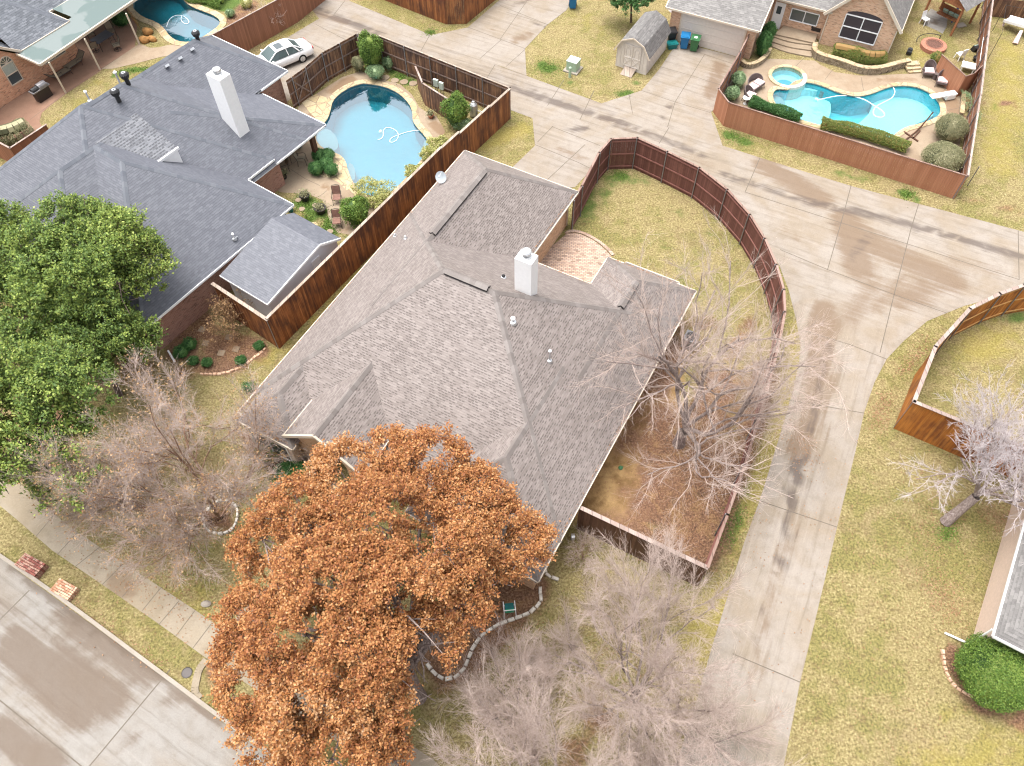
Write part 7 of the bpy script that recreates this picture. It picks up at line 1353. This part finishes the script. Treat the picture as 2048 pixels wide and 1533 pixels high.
# dining set under the patio cover
tc = G(212, 92); t = thing('patio_table', 'dark slate-topped dining table under the patio cover', 'table', tc, F3.yaw); mb = MB(); mb.box((0, 0, .73), (1.6, 1.0, .04)); mb.build('table_top', M['slate_top'], t, world=False)
for sx in (-1, 1):
    for sy in (-1, 1): mb = MB(); mb.tube([(sx*.65, sy*.38, .7), (sx*.7, sy*.42, 0)], .025, 5); mb.build('leg', M['iron'], t, world=False)
for q, a, sw, l in (((236, 100), -60, True, 'swivel chair on a round base at the near end of the dark dining table'), ((192, 103), -145, True, 'swivel chair on a round base nearest the middle patio post'), ((186, 78), 120, False, 'dining chair on the house side of the dark table'), ((226, 72), 30, False, 'dining chair on the far side of the dark table')): metal_chair(l, G(*q), math.radians(a), 'dining chairs around the dark table', swivel=sw)
def lounger(label, q, yaw):
    t = thing('sun_lounger', label, 'sun lounger', G(*q), yaw, group='sling loungers along the brick wall'); mb = MB(); mb.box((-.3, 0, .36), (1.25, .58, .03)); mb.build('seat', M['sling'], t, world=False); mb = MB(); mb.face([Vector((.33, -.29, .38)), Vector((.33, .29, .38)), Vector((.85, .29, .78)), Vector((.85, -.29, .78))]); mb.build('backrest', M['sling'], t, world=False)
    mb = MB()
    for s in (-1, 1): mb.tube([(-.95, s*.31, .35), (.33, s*.31, .37), (.87, s*.31, .80)], .022, 6); mb.tube([(-.1, s*.33, .37), (-.1, s*.33, .6), (.4, s*.33, .62)], .018, 6)
    mb.tube([(.87, -.31, .8), (.87, .31, .8)], .022, 6); mb.build('frame', M['iron'], t, world=False)
    for sx in (-.8, .3):
        for s in (-1, 1): mb = MB(); mb.tube([(sx, s*.31, .36), (sx-.06, s*.33, 0)], .018, 5); mb.build('leg', M['iron'], t, world=False)
    return t
lounger('sling lounger nearest the kettle grill', (122, 158), F3.yaw+math.pi); lounger('sling lounger farther from the grill under the cover', (155, 132), F3.yaw)
# grill
P = G(90, 197); t = thing('gas_grill', 'black gas grill with grey hood beside the arched window wall', 'grill', P, F3.yaw); mb = MB(); mb.box((0, 0, .42), (1.15, .5, .78)); mb.build('cabinet', M['iron'], t, world=False); mb = MB(); mb.box((0, 0, .86), (1.45, .58, .07)); mb.build('shelf', M['galv'], t, world=False); mb = MB(); mb.tube([(-.1, 0, .92), (.55, 0, .92)], .28, 14); mb.build('hood', M['galv'], t, world=False); mb = MB(); mb.tube([(-.62, 0, .9), (-.15, 0, .9)], .22, 12); mb.build('lid', M['black'], t, world=False)
# boulders by the upper pool
for k, (q, r, l) in enumerate((((296, 68), .38, 'rust-coloured boulder beside the patio, upper one'), ((290, 84), .36, 'rust-coloured boulder beside the patio, lower one'), ((306, 82), .3, 'tan boulder at the edge of the curved walk'))):
    c = G(*q); rg = np.random.default_rng(k); mb = MB(); mb.lathe((c.x, c.y, 0), [(r*.9, 0), (r*1.05, r*.4), (r*.9, r*.9), (r*.5, r*1.25), (0, r*1.35)], 10, sx=1.1, sy=.85); mb.v = [v+Vector((math.sin(v.z*9+k)*.04, math.cos(v.x*7)*.04, 0)) for v in mb.v]; o = mb.build('boulder', M['stone_rust'], None, smooth=True); tag(o, l, 'boulder')
t = thing('iron_trellis', 'rusty iron garden trellis between patio post and teal pool', 'trellis', G(268, 42)); mb = MB(); P = G(262, 38); Q = G(280, 58)
for k in range(6): p = P.lerp(Q, k/5); mb.tube([p, up(p, 1.0+.3*math.sin(k))], .015, 5)
mb.tube([up(P, .3), up(Q, .3)], .015, 5); mb.tube([up(P, .9), up(Q, .9)], .015, 5); mb.build('bars', M['stone_rust'], t)
# retaining walls of dry stone
def stonewall(label, line, w_, h, seed=0):
    P0 = smooth_line(Gs(line), 2); t = thing('retaining_wall', label, 'stone wall', (P0[0].x, P0[0].y, 0)); mb = MB()
    for i, (a, b) in enumerate(zip(P0[:-1], P0[1:])):
        for k in range(3): mb.beam(up(a, h*(k+.5)/3), up(b, h*(k+.5)/3), w_*(1+.12*((i+k) % 2)), h/3-.004)
    mb.build('stones', M['wallstone'], t); mb = MB()
    for a, b in zip(P0[:-1], P0[1:]): mb.beam(up(a, h+.03), up(b, h+.03), w_*1.2, .05)
    mb.build('coping', M['flag'], t); return t
stonewall('low curved dry-stone wall below the bronze hedge', [(1627, 98), (1624, 112), (1640, 122), (1680, 132), (1720, 148), (1755, 148), (1790, 138), (1815, 132)], .32, .5); stonewall('short dry-stone planter wall at the foot of the garage corner', [(1480, 128), (1492, 138), (1512, 134), (1530, 120), (1538, 105)], .25, .35)
t = thing('garden_steps', 'flagstone steps between the stone wall and the tan screen', 'steps', G(1820, 128))
for k, (a, b, z) in enumerate((((1815, 143), (1842, 141), .12), ((1812, 136), (1840, 134), .26), ((1812, 128), (1838, 127), .40))): mb = MB(); mb.beam(G(*a, z-.06), G(*b, z-.06), .5, .13); mb.build('step', M['flag'], t)
stonewall('narrow stone edging beside the mulch strip at the brown fence', [(1925, 185), (1924, 205), (1921, 232)], .25, .2)
# fire pit
P = G(1865, 96); t = thing('fire_pit', 'round red brick fire pit on the lawn beside the pink brick gable', 'fire pit', P); mb = MB(); mb.lathe(P, [(.95, 0), (.95, .28), (.62, .34), (.55, .34), (.55, .05), (0, .05)], 28); mb.build('brick_ring', M['firebrick'], t); mb = MB(); mb.lathe(up(P, .3), [(.50, 0), (.62, .06), (.64, .06), (.50, -.02), (0, -.12)], 24); mb.build('bowl', M['ash'], t)
mb = MB(); c = P; mb.tube([c+Vector((math.cos(a)*1.3, math.sin(a)*1.3, .35)) for a in np.linspace(.9, 2.9, 10)], .03, 5); mb.tube([c+Vector((math.cos(.9)*1.3, math.sin(.9)*1.3, .35)), c+Vector((math.cos(.9)*1.3, math.sin(.9)*1.3, 0))], .03, 5); mb.build('rail', M['iron'], t)
# garden swing under a timber frame
a0_, a1_ = G(1842, 42), G(1901, 72); xd = (a1_-a0_).normalized(); yd = Vector((-xd.y, xd.x, 0)); Lw = (a1_-a0_).length; t = thing('swing_pavilion', 'red-stained timber pavilion with gabled roof over a cushioned swing seat', 'pavilion', a0_)
for l, q in enumerate((a0_, a1_, a0_+yd*2.6, a1_+yd*2.6)): mb = MB(); mb.box(up(Vector((q.x, q.y, 0)), 1.15), (.14, .14, 2.3), rz=math.atan2(xd.y, xd.x)); mb.build('post', M['deckwood'], t)
mb = MB(); pk_ = up(a0_+xd*Lw/2, 3.3); e0_, e1__ = up(a0_-xd*.4, 2.25), up(a1_+xd*.4, 2.25)
for V in ([e0_-yd*.3, pk_-yd*.3, pk_+yd*3, e0_+yd*3], [e1__-yd*.3, pk_-yd*.3, pk_+yd*3, e1__+yd*3]):
    if (V[1]-V[0]).cross(V[2]-V[1]).z < 0: V = V[::-1]
    mb.face(V, 0, [(0, 0), (3, 0), (3, 3), (0, 3)])
mb.build('roof', M['shingle_pale'], t); mb = MB(); mb.face([up(a0_, 2.25)-yd*.02, up(a1_, 2.25)-yd*.02, pk_-yd*.02-Vector((0, 0, .08))]); mb.beam(up(a0_, 2.2), up(a1_, 2.2), .12, .2); mb.build('gable_board', M['deckwood'], t)
sc_ = a0_+xd*Lw/2+yd*1.3; ya = math.atan2(xd.y, xd.x); s = thing('porch_swing', 'wooden porch swing with mint cushions inside the timber pavilion', 'swing seat', (sc_.x, sc_.y, 0), ya); mb = MB(); mb.box((0, 0, .5), (1.7, .6, .06)); mb.box((0, .32, .8), (1.7, .06, .55)); mb.build('bench', M['deckwood'], s, world=False)
for x in (-.4, .1, .55): mb = MB(); mb.box((x, .15, .66), (.4, .14, .38), M=Matrix.Rotation(.5, 3, 'X')); mb.build('cushion', M['mint'], s, world=False)
for x in (-.8, .8): mb = MB(); mb.tube([(x, 0, .5), (x, 0, 2.2)], .015, 5); mb.build('chain', M['iron'], s, world=False)
t = thing('folded_umbrella', 'folded dark blue umbrella leaning at the right post of the pavilion', 'umbrella', G(1903, 44)); mb = MB(); mb.tube([G(1903, 46), up(G(1912, 24), .9)], [.04, .12], 8); mb.build('canopy', M['fabricblue'], t)
o = sheet('patio', Gs([(1848, 50), (1870, 60), (1885, 68), (1893, 55), (1895, 35), (1862, 18), (1850, 30)]), .012, M['street'], dict(stain=C([(1870, 45, 1, .8)]), dark=C([(1870, 45, .8, .7)]))); struct(o, 'grey paved pad under the timber pavilion')
# odds and ends on the right hand lawn
def plastic_chair(label, P, yaw, mat): 
    t = thing('plastic_chair', label, 'chair', P, yaw); mb = MB(); mb.box((0, 0, .42), (.5, .48, .04)); mb.build('seat', mat, t, world=False); mb = MB(); mb.box((0, .26, .68), (.46, .04, .5), M=Matrix.Rotation(-.15, 3, 'X')); mb.build('backrest', mat, t, world=False)
    for sx in (-1, 1):
        for sy in (-1, 1): mb = MB(); mb.beam((sx*.22, sy*.2, .42), (sx*.25, sy*.24, 0), .05, .05); mb.build('leg', mat, t, world=False)
    return t
plastic_chair('white plastic chair beside the tan screen fence', G(1917, 118), math.radians(200), M['white']); plastic_chair('white plastic chair at the left post of the pavilion', G(1847, 48), math.radians(30), M['white'])
t = thing('play_table', 'white plastic table with grey lid panels behind the tan screen', 'table', G(1932, 142), math.radians(-25)); mb = MB(); mb.box((0, 0, .45), (.95, .75, .08)); mb.box((-.1, 0, .5), (.3, .5, .03)); mb.build('table_top', M['white'], t, world=False); 
for sx in (-1, 1):
    for sy in (-1, 1): mb = MB(); mb.beam((sx*.4, sy*.3, .42), (sx*.4, sy*.3, 0), .07, .07); mb.build('leg', M['white'], t, world=False)
t = thing('concrete_slab', 'small pale slab on the grass right of the pavilion', 'slab', G(1921, 52), .3); mb = MB(); mb.box((0, 0, .04), (.75, .5, .08)); mb.build('slab', M['curb'], t, world=False)
t = thing('planter_box', 'small green planter leaning at the foot of the brown fence', 'planter', G(1948, 102), .4); mb = MB(); mb.box((0, 0, .2), (.4, .35, .4), M=Matrix.Rotation(.3, 3, 'X')); mb.build('box', M['black'], t, world=False); mb = MB(); mb.box((0, .05, .41), (.3, .05, .05)); mb.build('rim', M['mint'], t, world=False)
t = thing('push_mower', 'small black machine on the grass beside the pink brick gable', 'mower', G(1817, 108), 1.1); mb = MB(); mb.box((0, 0, .2), (.55, .36, .2)); mb.box((.1, 0, .34), (.25, .25, .12)); mb.build('body', M['black'], t, world=False); mb = MB(); mb.tube([(-.25, -.15, .25), (-.75, -.15, .8), (-.75, .15, .8), (-.25, .15, .25)], .015, 5); mb.build('handle', M['iron'], t, world=False)
t = thing('lounge_chair', 'black lounge chair with a teal towel in the recessed patio', 'chair', up(G(1632, 62, .42), 0), F4.yaw); mb = MB(); mb.box((0, 0, .3), (.75, .7, .3)); mb.box((0, .33, .6), (.75, .12, .5)); mb.build('frame', M['iron'], t, world=False); mb = MB(); mb.box((0, .3, .88), (.5, .2, .04)); mb.build('towel', M['teal'], t, world=False)
t = thing('lounge_chair', 'dark chair with teal cushions by the white door', 'chair', G(1557, 44, .1), F4.yaw+.6); mb = MB(); mb.box((0, 0, .25), (.8, .75, .3)); mb.box((-.33, 0, .5), (.12, .75, .45)); mb.build('frame', M['iron'], t, world=False); mb = MB(); mb.box((.05, 0, .44), (.55, .55, .1)); mb.build('cushion', M['teal'], t, world=False)
t = thing('side_table', 'round white-topped side table beside the teal cushioned chair', 'table', G(1553, 54)); P = G(1553, 54); mb = MB(); mb.lathe(P, [(.2, 0), (.05, .05), (.05, .48), (.28, .5), (.28, .54), (0, .54)], 14); mb.build('top', M['white'], t)
# play slide and goal frame on the right lawn
t = thing('play_slide', 'white and pink plastic slide lying on the right lawn', 'slide', G(2030, 55)); mb = MB(); a, b = G(2012, 40, .5), G(2075, 58, .9); x = (b-a).normalized(); y = Vector((-x.y, x.x, 0))
for k in range(8):
    p, q = a.lerp(b, k/8), a.lerp(b, (k+1)/8); mb.beam(p, q, .9, .05); mb.beam(up(p+y*.45, .1), up(q+y*.45, .1), .05, .2); mb.beam(up(p-y*.45, .1), up(q-y*.45, .1), .05, .2)
mb.build('chute', M['white'], t); mb = MB(); mb.beam(Vector((a.x, a.y, 0)), a, .1, .1); mb.build('support', M['cushion'], t); mb = MB(); mb.tube([G(2043, 62, .7), G(2030, 88, .05)], [.12, .2], 8); mb.build('leg', M['cushion'], t)
t = thing('netting_frame', 'thin dark frame of netting poles on the right lawn', 'frame', G(1998, 72)); mb = MB(); q = [up(G(2003, 25), 1.9), G(1974, 120)]
for a, b in (((2001, 26), (1985, 62)), ((1995, 72), (1976, 118))): mb.tube([G(*b), up(G(*b), 2.1)], .018, 5)
mb.tube([up(G(1985, 62), 2.1), up(G(1976, 118), 2.1)], .012, 5); mb.tube([up(G(1985, 62), 2.1), up(G(2070, 80), 2.1)], .012, 5); mb.build('poles', M['iron'], t)
t = thing('utility_marker', 'thin grey pole at the outer corner of the tan and brown fences', 'pole', G(1935, 372)); mb = MB(); P = G(1935, 372); mb.tube([P, up(P, 1.6)], .03, 6); mb.build('pole', M['galv'], t)
t = thing('pool_pole', 'pale telescopic pool pole hanging on the brown fence', 'pole', G(1968, 125)); mb = MB(); mb.tube([G(1964, 122, 1.4)-Vector((.15, 0, 0)), G(1971, 75, 1.5)-Vector((.15, 0, 0))], .02, 6); mb.build('tube', M['white'], t)
# front garden
P = G(1019, 1222); t = thing('garden_chair', 'white-framed green chair standing on the limestone border', 'chair', P, math.radians(185)); mb = MB(); mb.box((0, 0, .42), (.42, .42, .05)); mb.build('seat', M['teal_bin'], t, world=False); mb = MB(); mb.box((0, .24, .72), (.40, .04, .42)); mb.build('backrest', simple('bright_green_panel', (.02, .30, .16), .6), t, world=False)
mb = MB()
for sx in (-1, 1): mb.tube([(sx*.26, -.24, 0), (sx*.26, -.22, .66), (sx*.26, .26, .68), (sx*.26, .30, 1.0)], .022, 6); mb.tube([(sx*.26, .28, .66), (sx*.28, .34, 0)], .022, 6)
mb.tube([(-.26, .30, 1.0), (.26, .30, 1.0)], .022, 6); mb.tube([(-.26, -.24, .05), (.26, -.24, .05)], .022, 6); mb.build('frame', M['white'], t, world=False)
c = G(413, 1209); mb = MB(); mb.lathe((c.x, c.y, 0), [(.19, 0), (.21, .08), (.12, .16), (0, .18)], 9, sx=1.2, sy=.8); tag(mb.build('garden_stone', M['curb'], None), 'pale boulder on the front lawn left of the oak', 'stone')
c = G(374, 1346); mb = MB(); mb.lathe((c.x, c.y, .01), [(.24, 0), (.24, .02), (.2, .03), (0, .03)], 20); tag(mb.build('meter_cover', M['iron'], None), 'round grey meter cover in the grass strip beside the kerb', 'cover')
c = G(1142, 1080); t = thing('hose_reel', 'small blue-grey hose fitting at the front corner of the house', 'hose reel', c); mb = MB(); mb.tube([up(c, .35), up(c+Vector((.16, 0, 0)), .35)], .16, 14); mb.build('drum', M['steel'], t); mb = MB(); mb.tube([c, up(c, .35)], .03, 6); mb.build('stand', M['galv'], t)
c = G(1241, 937); mb = MB(); mb.lathe((c.x, c.y, 0), [(.11, 0), (.12, .08), (.05, .12), (0, .12)], 10); mb.tube([(c.x-.1, c.y, .05), (c.x+.14, c.y+.06, .05)], .03, 6); tag(mb.build('sprinkler', M['green_bin'], None), 'small dark green sprinkler on the ochre soil', 'sprinkler')
c = G(1366, 662, .5); t = thing('air_conditioner', 'grey air conditioner at the rear corner of the grey-roofed house', 'air conditioner', G(1378, 690), F1.yaw); mb = MB(); mb.box((0, 0, .4), (.75, .75, .75)); mb.build('casing', M['galv'], t, world=False); mb = MB(); mb.lathe((0, 0, .78), [(.3, 0), (.3, .03), (.08, .03), (.08, 0)], 20); mb.build('fan_grille', M['black'], t, world=False)
c = G(540, 722); 
for q, l in (((312, 680), 'pale downspout piece lying at the foot of the brick wall, upper one'), ((343, 715), 'pale downspout piece lying on the bed beside the bare tree')):
    a, b = G(q[0]-6, q[1]-12), G(q[0]+7, q[1]+10); mb = MB(); mb.beam(up(a, .06), up(b, .06), .1, .08); tag(mb.build('splash_pipe', M['white'], None), l, 'pipe')
